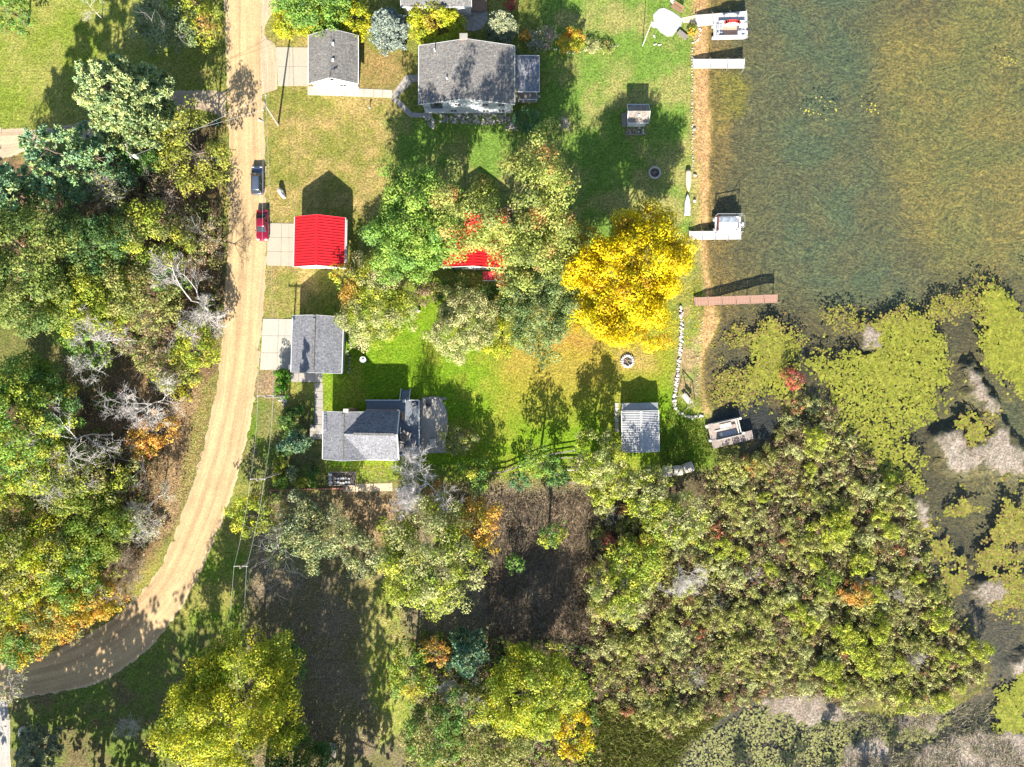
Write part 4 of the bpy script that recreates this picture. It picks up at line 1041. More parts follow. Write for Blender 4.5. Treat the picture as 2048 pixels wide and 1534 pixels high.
# ---------------------------------------------------------------- countless small growth
def rand_in(poly, n, rng, dens=None):
    out = []; lo = poly.min(0); hi = poly.max(0); got = 0
    while got < n:
        q = rng.uniform(lo, hi, (n * 3, 2)); m = sdf(poly, q[:, 0], q[:, 1]) > 0
        if dens is not None: m &= rng.random(len(q)) < dens(q[:, 0], q[:, 1])
        q = q[m]
        if len(q) == 0: break
        out.append(q); got += len(q)
    return np.concatenate(out)[:n]

def blades(name, label, P, rng, hgt, wid, pal, m=None, lean=0.5):
    """upright stalks and grass blades"""
    n = len(P); z = zat(P[:, 0], P[:, 1])
    b = np.column_stack([P, z]); a = rng.uniform(0, 6.28, n)
    t = b + np.column_stack([rng.normal(size=n) * lean, rng.normal(size=n) * lean, np.ones(n)]) * (hgt * rng.uniform(0.5, 1.3, n))[:, None]
    s = np.column_stack([np.cos(a), np.sin(a), np.zeros(n)]) * wid * 0.5
    V = np.stack([b - s, b + s, t + s * .5, t - s * .5], 1).reshape(-1, 3)
    cl = np.repeat(pick(pal, n, rng) * rng.uniform(0.7, 1.3, (n, 1)), 4, 0)
    o = obj(name, npmesh(name, V, Q4(n), cl, (m or DRYSTEM,))); return tag(o, label, None, None, "stuff")
def litter(name, label, P, rng, size, pal, lift=0.03, zf=None, flat=1.0, m=None):
    n = len(P); z = zat(P[:, 0], P[:, 1]) if zf is None else np.full(n, zf)
    N = unit(rng.normal(size=(n, 3)) * 0.35 * flat + np.array([0, 0, 1.0]))
    V, cl = cards(np.column_stack([P, z + lift + rng.uniform(0, 0.02, n)]), N, rng, size, 0.8, pick(pal, n, rng) * rng.uniform(0.7, 1.3, (n, 1)))
    o = obj(name, npmesh(name, V, Q4(n), cl, (m or LEAF,))); return tag(o, label, None, None, "stuff")

DB = [((0.16, 0.115, 0.075), 4), ((0.24, 0.18, 0.12), 3), ((0.08, 0.06, 0.042), 3), ((0.36, 0.28, 0.19), 1.2), ((0.16, 0.15, 0.06), 1)]
blades("dead_brush", "brown dead brush and stalks between the south trees", rand_in(wpoly([(905, 1000), (1185, 985), (1200, 1300), (1180, 1330), (1000, 1320), (960, 1150)]), 15000, rs), rs, 0.7, 0.06, DB, None, 0.7)
blades("marsh_grass", "tan and olive marsh grass below the thicket shrubs", rand_in(np.concatenate([TH]), 15000, rs), rs, 0.55, 0.07, [((0.20, 0.16, 0.08), 2), ((0.17, 0.17, 0.05), 4), ((0.10, 0.075, 0.045), 3)], None, 0.6)
blades("sedge_grass", "yellow-green sedge along the south marsh edge", rand_in(wpoly([(1160, 1400), (1330, 1440), (1450, 1430), (1380, 1490), (1320, 1600), (1150, 1600)]), 14000, rs), rs, 0.8, 0.08, [((0.17, 0.19, 0.03), 3), ((0.24, 0.21, 0.07), 2), ((0.1, 0.13, 0.02), 2)], None, 0.6)
blades("shore_grass", "long grass tufts along the white shed and lawn edge", rand_in(wpoly([(1318, 880), (1345, 800), (1420, 850), (1430, 900), (1400, 940), (1320, 925)]), 3500, rs), rs, 0.45, 0.06, [((0.10, 0.19, 0.02), 3), ((0.2, 0.22, 0.04), 2)], None, 0.6)
rm = wpoly([(1690, 1430), (1880, 1420), (2060, 1400), (2060, 1640), (1680, 1640)])
blades("dead_reeds", "grey dead reeds on the mats by the lily pond", rand_in(rm, 9000, rs, lambda x, y: (fbm(x * .3, y * .3, 63) > .46) * 1.0), rs, 0.6, 0.06, [((0.30, 0.26, 0.2), 3), ((0.22, 0.19, 0.11), 2), ((0.17, 0.18, 0.06), 2)], None, 0.8)
for pts, n in [([(505, 985), (800, 985), (830, 1150), (760, 1500), (500, 1530)], 15000), ([(290, 770), (430, 760), (400, 930), (340, 1080), (250, 1090)], 5000), ([(170, 620), (330, 700), (330, 1000), (100, 760)], 3500), ([(650, 930), (1180, 930), (1180, 1000), (660, 1000)], 4000)]:
    litter("fallen_leaves", {15000: "fallen leaves strewn over the south yard", 5000: "fallen leaves on the verge west of the road", 3500: "fallen leaves in the shaded clearing", 4000: "fallen leaves along the fence line"}[n], rand_in(wpoly(pts), n, rs), rs, 0.17, [((0.34, 0.24, 0.11), 3), ((0.26, 0.16, 0.07), 3), ((0.38, 0.33, 0.17), 2)])
litter("fallen_leaves", "golden leaves fallen round the golden yellow tree", rand_in(wpoly([(1080, 640), (1180, 600), (1400, 560), (1400, 690), (1250, 720), (1090, 720)]), 2500, rs), rs, 0.15, YELLOW)
# lily pads and floating weed
def pads(name, label, polys, n, size, pal, thr, fs, lift=0.012):
    out = []
    for p, f in polys:
        poly = wpoly(p); lo = poly.min(0) - 2.5; hi = poly.max(0) + 2.5; got = 0
        for _ in range(40):
            q = rs.uniform(lo, hi, (int(n * f) * 2 + 20, 2)); x, y = q[:, 0], q[:, 1]
            e = sdf(poly, x, y) + (fbm(x * .35, y * .35, 84) - .5) * 6.0 + (fbm(x * 1.6, y * 1.6, 85) - .5) * 2.5
            pr = smooth(-1.2, 1.6, e) * smooth(thr - .09, thr + .06, fbm(x * fs, y * fs, 81) + 0.22 * (fbm(x * 1.3, y * 1.3, 82) - .5))
            q = q[rs.random(len(q)) < pr]; out.append(q[:int(n * f) - got]); got += len(out[-1])
            if got >= n * f: break
    P = np.concatenate(out)
    P = P[(sdf(LAKE, P[:, 0], P[:, 1]) > 0.2)]
    n = len(P); r = size * 0.5 * rs.uniform(0.4, 1.35, n); a = rs.uniform(0, 6.28, n)
    V = []
    for i in range(6):
        t = a + i * math.pi / 3
        V.append(np.column_stack([P[:, 0] + r * np.cos(t), P[:, 1] + r * np.sin(t), WATER_Z + lift + rs.uniform(0, 0.05, n)]))
    V = np.stack(V, 1).reshape(-1, 3)
    o = obj(name, npmesh(name, V, np.arange(n * 6).reshape(n, 6), np.repeat(pick(pal, n, rs) * rs.uniform(0.75, 1.25, (n, 1)), 6, 0), (LEAF,)))
    return tag(o, label, None, None, "stuff")
LIME = [((0.235, 0.245, 0.030), 4), ((0.29, 0.28, 0.05), 2), ((0.17, 0.20, 0.025), 2)]
AMB = [((0.23, 0.165, 0.05), 3), ((0.27, 0.21, 0.07), 2), ((0.15, 0.12, 0.04), 2)]
pads("lily_pads", "dense lime lily pads along the lake's east rim", [([(1955, 600), (1990, 570), (2060, 640), (2060, 800), (2010, 770), (1965, 680)], 1.0)], 5200, 0.34, LIME, 0.22, .2)
pads("lily_pads", "lime lily pads filling the cove beside the crimson shrub", [([(1750, 650), (1860, 620), (1890, 680), (1925, 770), (1930, 850), (1890, 840), (1800, 810), (1740, 730)], 1.0), ([(1610, 690), (1740, 700), (1830, 820), (1840, 940), (1850, 1060), (1800, 1000), (1720, 900), (1660, 800)], 1.0), ([(1505, 670), (1560, 655), (1600, 690), (1590, 780), (1540, 830), (1510, 760)], 0.35)], 5200, 0.33, LIME, 0.40, .16)
pads("lily_pads", "olive lily pads round the mud mats", [([(1850, 1040), (1960, 960), (2060, 960), (2060, 1100), (1960, 1160), (1900, 1200)], 0.6), ([(1890, 900), (1980, 820), (2000, 830), (1950, 880)], 0.12), ([(1980, 1110), (2060, 1060), (2060, 1220), (1990, 1220)], 0.3), ([(1880, 1180), (1950, 1290), (1960, 1330), (1890, 1260)], 0.15)], 6000, 0.34, LIME + AMB, 0.46, .18)
pads("lily_pads", "bright lily pads at the southeast frame", [([(1990, 1390), (2060, 1360), (2060, 1480), (2000, 1470)], 1.0)], 1900, 0.38, LIME, 0.2, .2)
pads("lily_pads", "scattered pale lily pads on the dark south pond", [([(1330, 1540), (1440, 1445), (1540, 1410), (1700, 1440), (1720, 1640), (1320, 1640)], 1.0), ([(1720, 1430), (1900, 1450), (1800, 1500), (1720, 1490)], 0.2)], 6500, 0.30, [((0.24, 0.24, 0.075), 3), ((0.19, 0.21, 0.06), 3), ((0.28, 0.26, 0.11), 2)], 0.36, .25)
pads("floating_weed", "amber floating weed scattered between dock and cove", [([(1440, 660), (1560, 640), (1760, 620), (1960, 560), (2060, 520), (2060, 660), (1900, 640), (1750, 660), (1600, 700), (1500, 820), (1430, 790)], 1.0)], 6000, 0.26, AMB + LIME, 0.47, .22)
pads("floating_weed", "small yellow weed tufts on the open lake", [([(1605, 200), (1665, 195), (1665, 215), (1610, 225)], 0.5), ([(1720, 205), (1755, 205), (1750, 228), (1725, 226)], 0.3), ([(2010, 112), (2040, 112), (2038, 126), (2012, 124)], 0.4)], 90, 0.24, [((0.42, 0.38, 0.05), 1), ((0.34, 0.30, 0.1), 1)], 0.2, .2)
# ---------------------------------------------------------------- buildings
def shinglemat(name, ca, cb, rot=0):
    m, nt, b = nmat(name)
    ca = tuple(.80 * q for q in ca); cb = tuple(.80 * q for q in cb)
    v = objvec(nt)
    br = nt.nodes.new("ShaderNodeTexBrick")
    mp = nt.nodes.new("ShaderNodeMapping"); mp.inputs["Rotation"].default_value = (0, 0, rot); nt.links.new(v, mp.inputs["Vector"]); nt.links.new(mp.outputs[0], br.inputs["Vector"])
    br.inputs["Scale"].default_value = 1.0; br.inputs["Brick Width"].default_value = 0.42; br.inputs["Row Height"].default_value = 0.17
    br.inputs["Mortar Size"].default_value = 0.012
    br.inputs["Color1"].default_value = (*ca, 1); br.inputs["Color2"].default_value = (*cb, 1); br.inputs["Mortar"].default_value = (*[x * 0.55 for x in ca], 1)
    gr = noise(nt, 4.0, 5, 0.85, v); bl = noise(nt, 0.5, 5, 0.6, v)
    c = mixrgb(nt, 'MULTIPLY', 1.0, br.outputs["Color"], ramp(nt, gr, [(0.34, 0.42), (0.66, 1.6)]))
    c = mixrgb(nt, 'MULTIPLY', 1.0, c, ramp(nt, bl, [(0.3, 0.88), (0.7, 1.10)]))
    nt.links.new(c, b.inputs["Base Color"]); b.inputs["Roughness"].default_value = 0.95
    b.inputs["Specular IOR Level"].default_value = 0.15
    bump(nt, b, gr, 0.35, 0.03)
    return m
def metalmat(name, colr, rough=0.4):
    m, nt, b = nmat(name)
    v = objvec(nt)
    colr = tuple(.80 * q for q in colr)
    c = mixrgb(nt, 'MULTIPLY', 1.0, colr, ramp(nt, noise(nt, 0.6, 7, 0.7, v), [(0.32, 0.72), (0.68, 1.16)]))
    dirt = ramp(nt, noise(nt, 1.7, 6, 0.7, v, 0.5), [(0.55, 0.0), (0.75, 0.35)])
    c = mixrgb(nt, 'MIX', dirt, c, tuple(0.45 * q + 0.05 for q in colr))
    nt.links.new(c, b.inputs["Base Color"]); b.inputs["Roughness"].default_value = rough
    return m
def sidingmat(name, colr):
    m, nt, b = nmat(name)
    v = objvec(nt)
    w = nt.nodes.new("ShaderNodeTexWave"); w.wave_type = 'BANDS'; w.bands_direction = 'Z'; w.wave_profile = 'SAW'; w.inputs["Scale"].default_value = 0.95
    nt.links.new(v, w.inputs["Vector"])
    c = mixrgb(nt, 'MULTIPLY', 1.0, colr, ramp(nt, noise(nt, 1.2, 5, 0.6, v), [(0.3, 0.92), (0.7, 1.04)]))
    nt.links.new(c, b.inputs["Base Color"]); b.inputs["Roughness"].default_value = 0.6
    bump(nt, b, w.outputs["Fac"], 0.5, 0.02)
    return m
SH_GREY = shinglemat("grey_shingles", (0.196, 0.191, 0.183), (0.145, 0.143, 0.140))
SH_TAN = shinglemat("weathered_shingles", (0.230, 0.212, 0.191), (0.157, 0.153, 0.149))
SH_BLUE = shinglemat("blue_grey_shingles", (0.221, 0.225, 0.242), (0.162, 0.166, 0.183))
SH_OLD = shinglemat("old_shingles", (0.255, 0.221, 0.187), (0.187, 0.170, 0.157))
RED_METAL = metalmat("red_metal", (0.62, 0.012, 0.018), 0.38)
WHITE_METAL = metalmat("white_metal", (0.42, 0.42, 0.42), 0.35)
SIDE_W = sidingmat("white_siding", (0.66, 0.66, 0.64))
SIDE_G = sidingmat("pale_grey_siding", (0.42, 0.45, 0.48))
TRIM = mat("white_trim", (0.60, 0.60, 0.585), 0.5, 0.05, 3)
GLASS = mat("window_glass", (0.03, 0.04, 0.05), 0.08, 0.1, 2)
DARK = mat("dark_metal", (0.05, 0.05, 0.055), 0.5, 0.15, 4)
WOOD_G = mat("weathered_wood", (0.22, 0.19, 0.16), 0.85, 0.28, 5, bmp=0.3)
WOOD_B = mat("brown_wood", (0.24, 0.14, 0.085), 0.8, 0.25, 5, bmp=0.2)
BRICK_M = mat("chimney_brick", (0.30, 0.16, 0.11), 0.9, 0.25, 8, bmp=0.3)
STONE = mat("field_stone", (0.28, 0.26, 0.23), 0.9, 0.3, 2.5, bmp=0.5)
PALESTONE = mat("pale_field_stone", (0.48, 0.44, 0.39), 0.9, 0.2, 2.5, bmp=0.5)

def window(parent, c, w, h, nrm, m=TRIM):
    """a framed pane standing on a wall whose outward direction is nrm ('n','s','e','w')"""
    d = {'s': (0, -1), 'n': (0, 1), 'e': (1, 0), 'w': (-1, 0)}[nrm]
    c = Vector(c); ax = (1, 0) if nrm in 'ns' else (0, 1)
    def bx(mb, du, dz, su, sz, off, th):
        p = c + Vector((ax[0] * du + d[0] * off, ax[1] * du + d[1] * off, dz))
        mb.box(p, (su if ax[0] else th, su if ax[1] else th, sz))
    o = MB(); bx(o, 0, 0, w, h, 0.015, 0.03); win = o.build("window", GLASS, parent)
    f = MB()
    for sz in (-1, 1): bx(f, 0, sz * h / 2, w + 0.16, 0.08, 0.04, 0.06)
    for su in (-1, 1): bx(f, su * w / 2, 0, 0.08, h - 0.08, 0.04, 0.06)
    bx(f, 0, 0, 0.05, h - 0.08, 0.035, 0.04)
    f.build("frame", m, win)
    s = MB(); bx(s, 0, -h / 2 - 0.07, w + 0.24, 0.05, 0.08, 0.14); s.build("sill", m, win)
    return win

def gable(root, w, l, eave, ridge, wallm, roofm, oh=0.35, axis='y', t=0.14, panel=None, rib=0.42, trim=TRIM, base=0.0, rake=0.25, roof_name="roof_slope"):
    """walls w (x) by l (y) with a pitched roof; ridge along axis"""
    if axis == 'y': M = lambda x, y, z: Vector((x, y, z))
    else: M = lambda x, y, z: Vector((-y, x, z))
    if axis == 'x': w, l = l, w
    hw, hl = w / 2, l / 2
    slope = (ridge - eave) / hw
    # walls: two side walls and two gable ends
    for sx in (-1, 1):
        mb = MB(); x0, x1 = sx * (hw - 0.14), sx * hw
        mb.prism([tuple(M(a, b, 0))[:2] for a, b in ((x0, -hl + 0.14), (x1, -hl + 0.14), (x1, hl - 0.14), (x0, hl - 0.14))], base - 0.1, eave - 0.02); mb.build("wall", wallm, root)
    for sy in (-1, 1):
        mb = MB(); v = []
        for y in (sy * hl, sy * (hl - 0.14)):
            v += [M(-hw, y, base - 0.1), M(hw, y, base - 0.1), M(hw, y, eave - 0.03), M(0, y, ridge - 0.03), M(-hw, y, eave - 0.03)]
        mb.add(v, [(0, 1, 2, 3, 4), (9, 8, 7, 6, 5)] + [(i, 5 + i, 5 + (i + 1) % 5, (i + 1) % 5) for i in range(5)]); mb.build("wall", wallm, root)
    ex = hw + oh; ez = eave - slope * oh; yl = hl + rake
    for sx in (-1, 1):
        if panel is None:
            mb = MB(); q = [M(0, -yl, ridge + t), M(sx * ex, -yl, ez + t), M(sx * ex, yl, ez + t), M(0, yl, ridge + t)]
            if sx < 0: q.reverse()
            mb.slab(q, t); mb.build(roof_name, roofm, root)
        else:
            n = max(1, round(2 * yl / panel)); pw = 2 * yl / n
            k = max(1, round(pw / rib)); me = None
            L = math.hypot(ex, ridge - ez)
            # panel profile: flats with raised ribs
            prof = []
            for i in range(k):
                a = -pw / 2 + i * pw / k; b = a + pw / k
                prof += [(a, 0.075), (a + 0.05, 0.075), (a + 0.09, 0.0), (b - 0.04, 0.0)]
            prof.append((pw / 2, 0.075))
            mb = MB(); v = []
            for f in (0, 1):
                for (yy, zz) in prof:
                    p = M(sx * ex * f, yy, (ridge + (ez - ridge) * f) + t + zz); v.append(p)
            m_ = len(prof); fc = [(i, i + 1, m_ + i + 1, m_ + i) for i in range(m_ - 1)]
            if sx > 0: fc = [tuple(reversed(q)) for q in fc]
            mb.add(v, fc); me = mb.mesh("roof_panel", roofm)
            sol = None
            for i in range(n):
                yy = -yl + pw * (i + 0.5)
                o = obj("roof_panel", me, root, M(0, yy, 0))
            # deck board below the sheets
            mb = MB(); q = [M(sx * 0.02, -yl + .02, ridge + t - 0.01), M(sx * (ex - 0.02), -yl + .02, ez + t - 0.01), M(sx * (ex - 0.02), yl - .02, ez + t - 0.01), M(sx * 0.02, yl - .02, ridge + t - 0.01)]
            if sx < 0: q.reverse()
            mb.slab(q, t * 0.8); mb.build("roof_deck", trim, root)
        # eave gutter board
        mb = MB(); mb.box(M(sx * (ex + 0.05), 0, ez + t * 0.4), (0.10, 2 * yl, 0.16) if axis == 'y' else (2 * yl, 0.10, 0.16)); mb.build("gutter", trim, root)
        for sy in (-1, 1):
            mb = MB(); y = sy * (yl + 0.03)
            v = []
            for dy in (-0.025, 0.025):
                v += [M(0, y + dy, ridge + t + 0.015), M(sx * ex, y + dy, ez + t + 0.015), M(sx * ex, y + dy, ez - 0.08), M(0, y + dy, ridge - 0.08)]
            mb.add(v, [(0, 1, 2, 3), (7, 6, 5, 4), (0, 4, 5, 1), (1, 5, 6, 2), (2, 6, 7, 3), (3, 7, 4, 0)]); mb.build("rake_board", trim, root)
    # ridge cap
    mb = MB(); v = []
    for y in (-yl, yl):
        v += [M(-0.22, y, ridge + t - 0.22 * slope + 0.055), M(0, y, ridge + t + 0.06), M(0.22, y, ridge + t - 0.22 * slope + 0.055)]
    mb.add(v, [(0, 1, 4, 3), (1, 2, 5, 4)]); mb.build("ridge_cap", roofm, root)

def at_eaves(x0, y0, x1, y1, h):
    """centre and size of a roof whose eave corners are surveyed at height h"""
    a = W(x0, y0, h); b = W(x1, y1, h)
    return ((a[0] + b[0]) / 2, (a[1] + b[1]) / 2), abs(a[0] - b[0]), abs(a[1] - b[1])

# top garage
(c, w, l) = at_eaves(617, 71, 716, 167, 2.7)
g = empty("garage", (*c, 0), 0, "white garage with grey shingle roof at the top of the road", "garage")
gable(g, w - 0.8, l - 0.5, 2.8, 4.7, SIDE_W, SH_TAN, 0.4)
hw, hl = (w - .8) / 2, (l - .5) / 2
MB().box((-hw - 0.03, 0, 1.15), (0.06, 4.8, 2.3)).build("garage_door", TRIM, g)
for yy in (1.4, -1.0):
    v = MB().box((0.45, yy, 4.75), (0.32, 0.4, 0.25), 0, 0, 0.3).build("roof_vent", TRIM, g)
lm_ = MB(); lm_.path([(0, -hl - 0.3, 4.85), (0.1, -hl - 0.5, 5.6), (0.45, -hl - 0.9, 5.9)], 0.04).box((0.6, -hl - 1.0, 5.85), (0.5, 0.22, 0.14)); lm_.build("yard_lamp", DARK, g)
window(g, (1.2, -hl, 1.5), 1.0, 0.9, 's')
MB().box((-1.6, -hl - 0.03, 1.05), (0.95, 0.06, 2.1)).build("door", TRIM, g)

# big house
(c, w, l) = at_eaves(838, 92, 1029, 209, 4.1)
g = empty("house", (*c, 0), 0, "big two-storey house with grey shingle roof and pale siding", "house")
gable(g, w - 0.9, l - 0.5, 4.2, 6.2, SIDE_G, SH_TAN, 0.45)
hw, hl = (w - .9) / 2, (l - .5) / 2
for xx in (-1.4, 2.7, 5.1): window(g, (xx, -hl, 3.4), 1.0, 0.8, 's')
for xx in (-5.2, -2.2, 2.7, 5.1): window(g, (xx, -hl, 1.1), 1.0, 0.8, 's')
MB().box((-4.6, -hl - 0.05, 3.1), (1.7, 0.08, 1.9)).build("door", GLASS, g)
bal = MB(); bal.box((-4.6, -hl - 0.25, 2.0), (3.2, 0.5, 0.1))
for sx in (-1, 1): bal.box((-4.6 + sx * 1.5, -hl - 0.45, 2.5), (0.5, 0.06, 0.9))
bal.build("balcony", TRIM, g)
ch = MB().box((-0.3, hl + 0.45, 3.2), (1.0, 0.7, 6.8)).build("chimney", BRICK_M, g); MB().box((-0.3, hl + 0.45, 6.65), (1.15, 0.85, 0.12)).build("chimney_cap", CONC3, ch)
for (vx, vy) in ((-4.6, 3.0), (-2.8, -1.2)): MB().lathe([(0.09, 0), (0.09, 0.7), (0.12, 0.72), (0.12, 0.78)], (vx, vy, 5.2), 8).build("vent_pipe", TRIM, g)
MB().box((hw + 0.12, -hl + 0.05, 2.1), (0.09, 0.09, 4.2)).build("downspout", TRIM, g)
# flat-roofed sun porch on its lake side
(pc, pw, pl) = at_eaves(1033, 112, 1078, 183, 3.6)
px_, py_ = pc[0] - c[0], pc[1] - c[1]
s = MB(); s.slab([(px_ - pw / 2, py_ - pl / 2, 3.75), (px_ + pw / 2, py_ - pl / 2, 3.6), (px_ + pw / 2, py_ + pl / 2, 3.6), (px_ - pw / 2, py_ + pl / 2, 3.75)], 0.16); pr = s.build("porch_roof", SH_BLUE, g)
e = MB()
for sx in (1,): e.box((px_ + sx * (pw / 2 + 0.04), py_, 3.56), (0.08, pl + 0.16, 0.2))
for sy in (-1, 1): e.box((px_, py_ + sy * (pl / 2 + 0.04), 3.6), (pw, 0.08, 0.2))
e.build("porch_fascia", TRIM, pr)
for sy in (-1, 0, 1):
    MB().box((px_ + pw / 2 - 0.3, py_ + sy * (pl / 2 - 0.3), 1.75), (0.12, 0.12, 3.4)).build("porch_post", TRIM, g)
MB().box((px_ - 0.1, py_ - 0.4, 1.2), (pw - 0.3, pl + 0.6, 0.12)).build("porch_deck", WOOD_G, g)
for sx in (-1, 0, 1): MB().box((px_ + sx * (pw / 2 - 0.35), py_ - pl / 2 - 0.6, 1.65), (0.09, 0.09, 0.95)).build("rail_post", TRIM, g)
MB().box((px_, py_ - pl / 2 - 0.6, 2.15), (pw - 0.5, 0.1, 0.07)).build("rail", TRIM, g)

# neighbour's house cut by the top of the frame
(c, w, l) = at_eaves(800, -150, 945, 14, 3.2)
g = empty("house", (*c, 0), 0, "neighbouring white house cut by the top edge behind the crab tree", "house")
gable(g, w - 0.8, l - 0.8, 3.3, 5.2, SIDE_W, SH_GREY, 0.4, 'x')
hl = (l - .8) / 2
for xx in (-3.4, -0.6, 2.2): window(g, (xx, -hl, 1.6), 1.3, 1.0, 's')
dk = empty("deck", (*W(958, 8), 0), 0, "small brown timber deck beside the neighbouring house", "deck")
for i in range(8): MB().box((-1.1 + i * 0.31, 0, 0.5), (0.29, 2.6, 0.05)).build("plank", WOOD_B, dk)
for sx in (-1, 1):
    for sy in (-1, 1): MB().box((sx * 1.0, sy * 1.1, 0.2), (0.1, 0.1, 0.56)).build("post", WOOD_B, dk)
pt = empty("patio", (*W(945, 32), 0), 0, "round stone patio below the neighbouring house"); pt["kind"] = "structure"
rr = random.Random(4)
for ring, k in ((0.55, 5), (1.3, 10), (2.0, 15)):
    for i in range(k):
        a = 2 * math.pi * (i + 0.5 * (k % 2)) / k; d = math.pi / k * 0.92
        r0, r1 = max(0.05, ring - 0.36), ring + 0.34
        MB().prism([(r * math.cos(t), r * math.sin(t)) for r, t in ((r0, a - d), (r1, a - d), (r1 + .03, a), (r1, a + d), (r0, a + d))], -0.05, 0.05 + rr.uniform(0, .015)).build("paver", STONEPAV, pt)

# red metal garage
(c, w, l) = at_eaves(589, 436, 690, 533, 2.9)
g = empty("garage", (*c, 0), math.radians(-1.2), "white garage with bright red ribbed metal roof", "garage")
gable(g, w - 0.6, l - 0.3, 3.0, 4.6, SIDE_W, RED_METAL, 0.3, 'y', 0.12, 0.84, 0.42)
hw, hl = (w - .6) / 2, (l - .3) / 2
MB().box((-hw - 0.03, 0, 1.2), (0.06, 4.9, 2.3)).build("garage_door", TRIM, g)
window(g, (1.5, -hl, 1.5), 1.0, 0.8, 's')
MB().box((hw + 0.45, 0.2, 2.65), (0.14, 6.6, 0.1)).build("gutter_pipe", TRIM, g)

# red roofed house below the big trees
(c, w, l) = at_eaves(886, 432, 1012, 536, 3.0)
g = empty("house", (*c, 0), math.radians(-1.5), "white cottage with red ribbed metal roof hidden by the maple and oak", "house")
gable(g, w - 0.7, l - 0.5, 3.1, 4.9, SIDE_W, RED_METAL, 0.35, 'y', 0.12, 0.84, 0.42)
hw, hl = (w - .7) / 2, (l - .5) / 2
for xx in (-2.6, 0.2): window(g, (xx, -hl, 1.6), 1.3, 1.0, 's')
ch = MB().box((-2.2, 2.6, 4.4), (0.7, 0.7, 2.6)).build("chimney", BRICK_M, g); MB().box((-2.2, 2.6, 5.75), (0.85, 0.85, 0.1)).build("chimney_cap", CONC3, ch)
pc_ = Vector((W(988, 552, 2.4)[0] - c[0], W(988, 552, 2.4)[1] - c[1], 0))
po = MB(); po.slab([(pc_.x - 1.5, pc_.y - 0.55, 2.35), (pc_.x + 1.5, pc_.y - 0.55, 2.35), (pc_.x + 1.5, pc_.y + 0.7, 2.7), (pc_.x - 1.5, pc_.y + 0.7, 2.7)], 0.1); pr = po.build("porch_roof", RED_METAL, g)
MB().box((pc_.x, pc_.y - 0.61, 2.28), (3.0, 0.1, 0.2)).build("porch_fascia", TRIM, pr)
for sx in (-1, 1): MB().box((pc_.x + sx * 1.35, pc_.y - 0.45, 1.1), (0.1, 0.1, 2.2)).build("porch_post", TRIM, g)

# grey garage
(c, w, l) = at_eaves(584, 632, 685, 746, 3.0)
g = empty("garage", (*c, 0), math.radians(-1.8), "grey shingled garage with long ridge vent beside the pale driveway", "garage")
gable(g, w - 0.7, l - 0.6, 3.1, 4.9, SIDE_G, SH_BLUE, 0.35)
hw, hl = (w - .7) / 2, (l - .6) / 2
MB().box((0.0, 0, 5.13), (0.42, l - 1.0, 0.08)).build("ridge_vent", SH_GREY, g)
MB().box((-hw - 0.03, 0.6, 1.2), (0.06, 4.9, 2.3)).build("garage_door", TRIM, g)
ln = MB(); ln.slab([(-hw - 0.95, -hl + 0.1, 2.35), (-hw, -hl + 0.1, 2.6), (-hw, -hl + 0.8, 2.6), (-hw - 0.95, -hl + 0.8, 2.35)], 0.1); ln.build("door_awning", SH_BLUE, g)
MB().box((-1.2, -hl - 0.2, 2.3), (0.3, 0.35, 0.3)).build("wall_lamp", TRIM, g)
MB().box((hw - 1.0, -hl - 0.03, 1.05), (0.95, 0.06, 2.1)).build("door", TRIM, g)
fl = empty("flower_border", (*W(698, 690), 0), 0, "narrow border of stones and small plants along the grey garage", "flower bed")
r_ = random.Random(3)
for i in range(16):
    yy = -4.2 + i * 0.55
    MB().lathe([(0.16, 0), (0.2, 0.1), (0.1, 0.2)], (r_.uniform(-.2, .4), yy, 0), 6).build("stone", STONE, fl)

# grey house with crossing roofs
E, Rg = 4.2, 6.1
ax, ay = W(646, 824, E); bx, by = W(797, 919, E)
mx, my = W(685, 868, Rg)
g = empty("house", ((ax + bx) / 2, (ay + by) / 2, 0), math.radians(-0.8), "grey house with crossing shingle roofs and lakeside deck", "house")
ox, oy = g.location.x, g.location.y
x0, x1, y1, y0 = ax - ox, bx - ox, ay - oy, by - oy          # roof plan, local
xr = mx - ox; xm = xr + (xr - x0); yr = my - oy
zr = Rg; t = 0.14
mb = MB(); mb.slab([(x0, y0, E), (xr, y0, zr), (xr, y1, zr), (x0, y1, E)], t); mb.build("roof_slope", SH_BLUE, g)
jn = W(731, 822, E)[0] - ox; js = W(735, 918, E)[0] - ox
# east faces of the cross block, cut by the valleys of the wing
mb = MB(); mb.slab([(xr, yr, zr), (jn, y1, E), (xr, y1, zr)], t); mb.build("roof_slope", SH_BLUE, g)
mb = MB(); mb.slab([(xr, y0, zr), (js, y0, E), (xr, yr, zr)], t); mb.build("roof_slope", SH_BLUE, g)
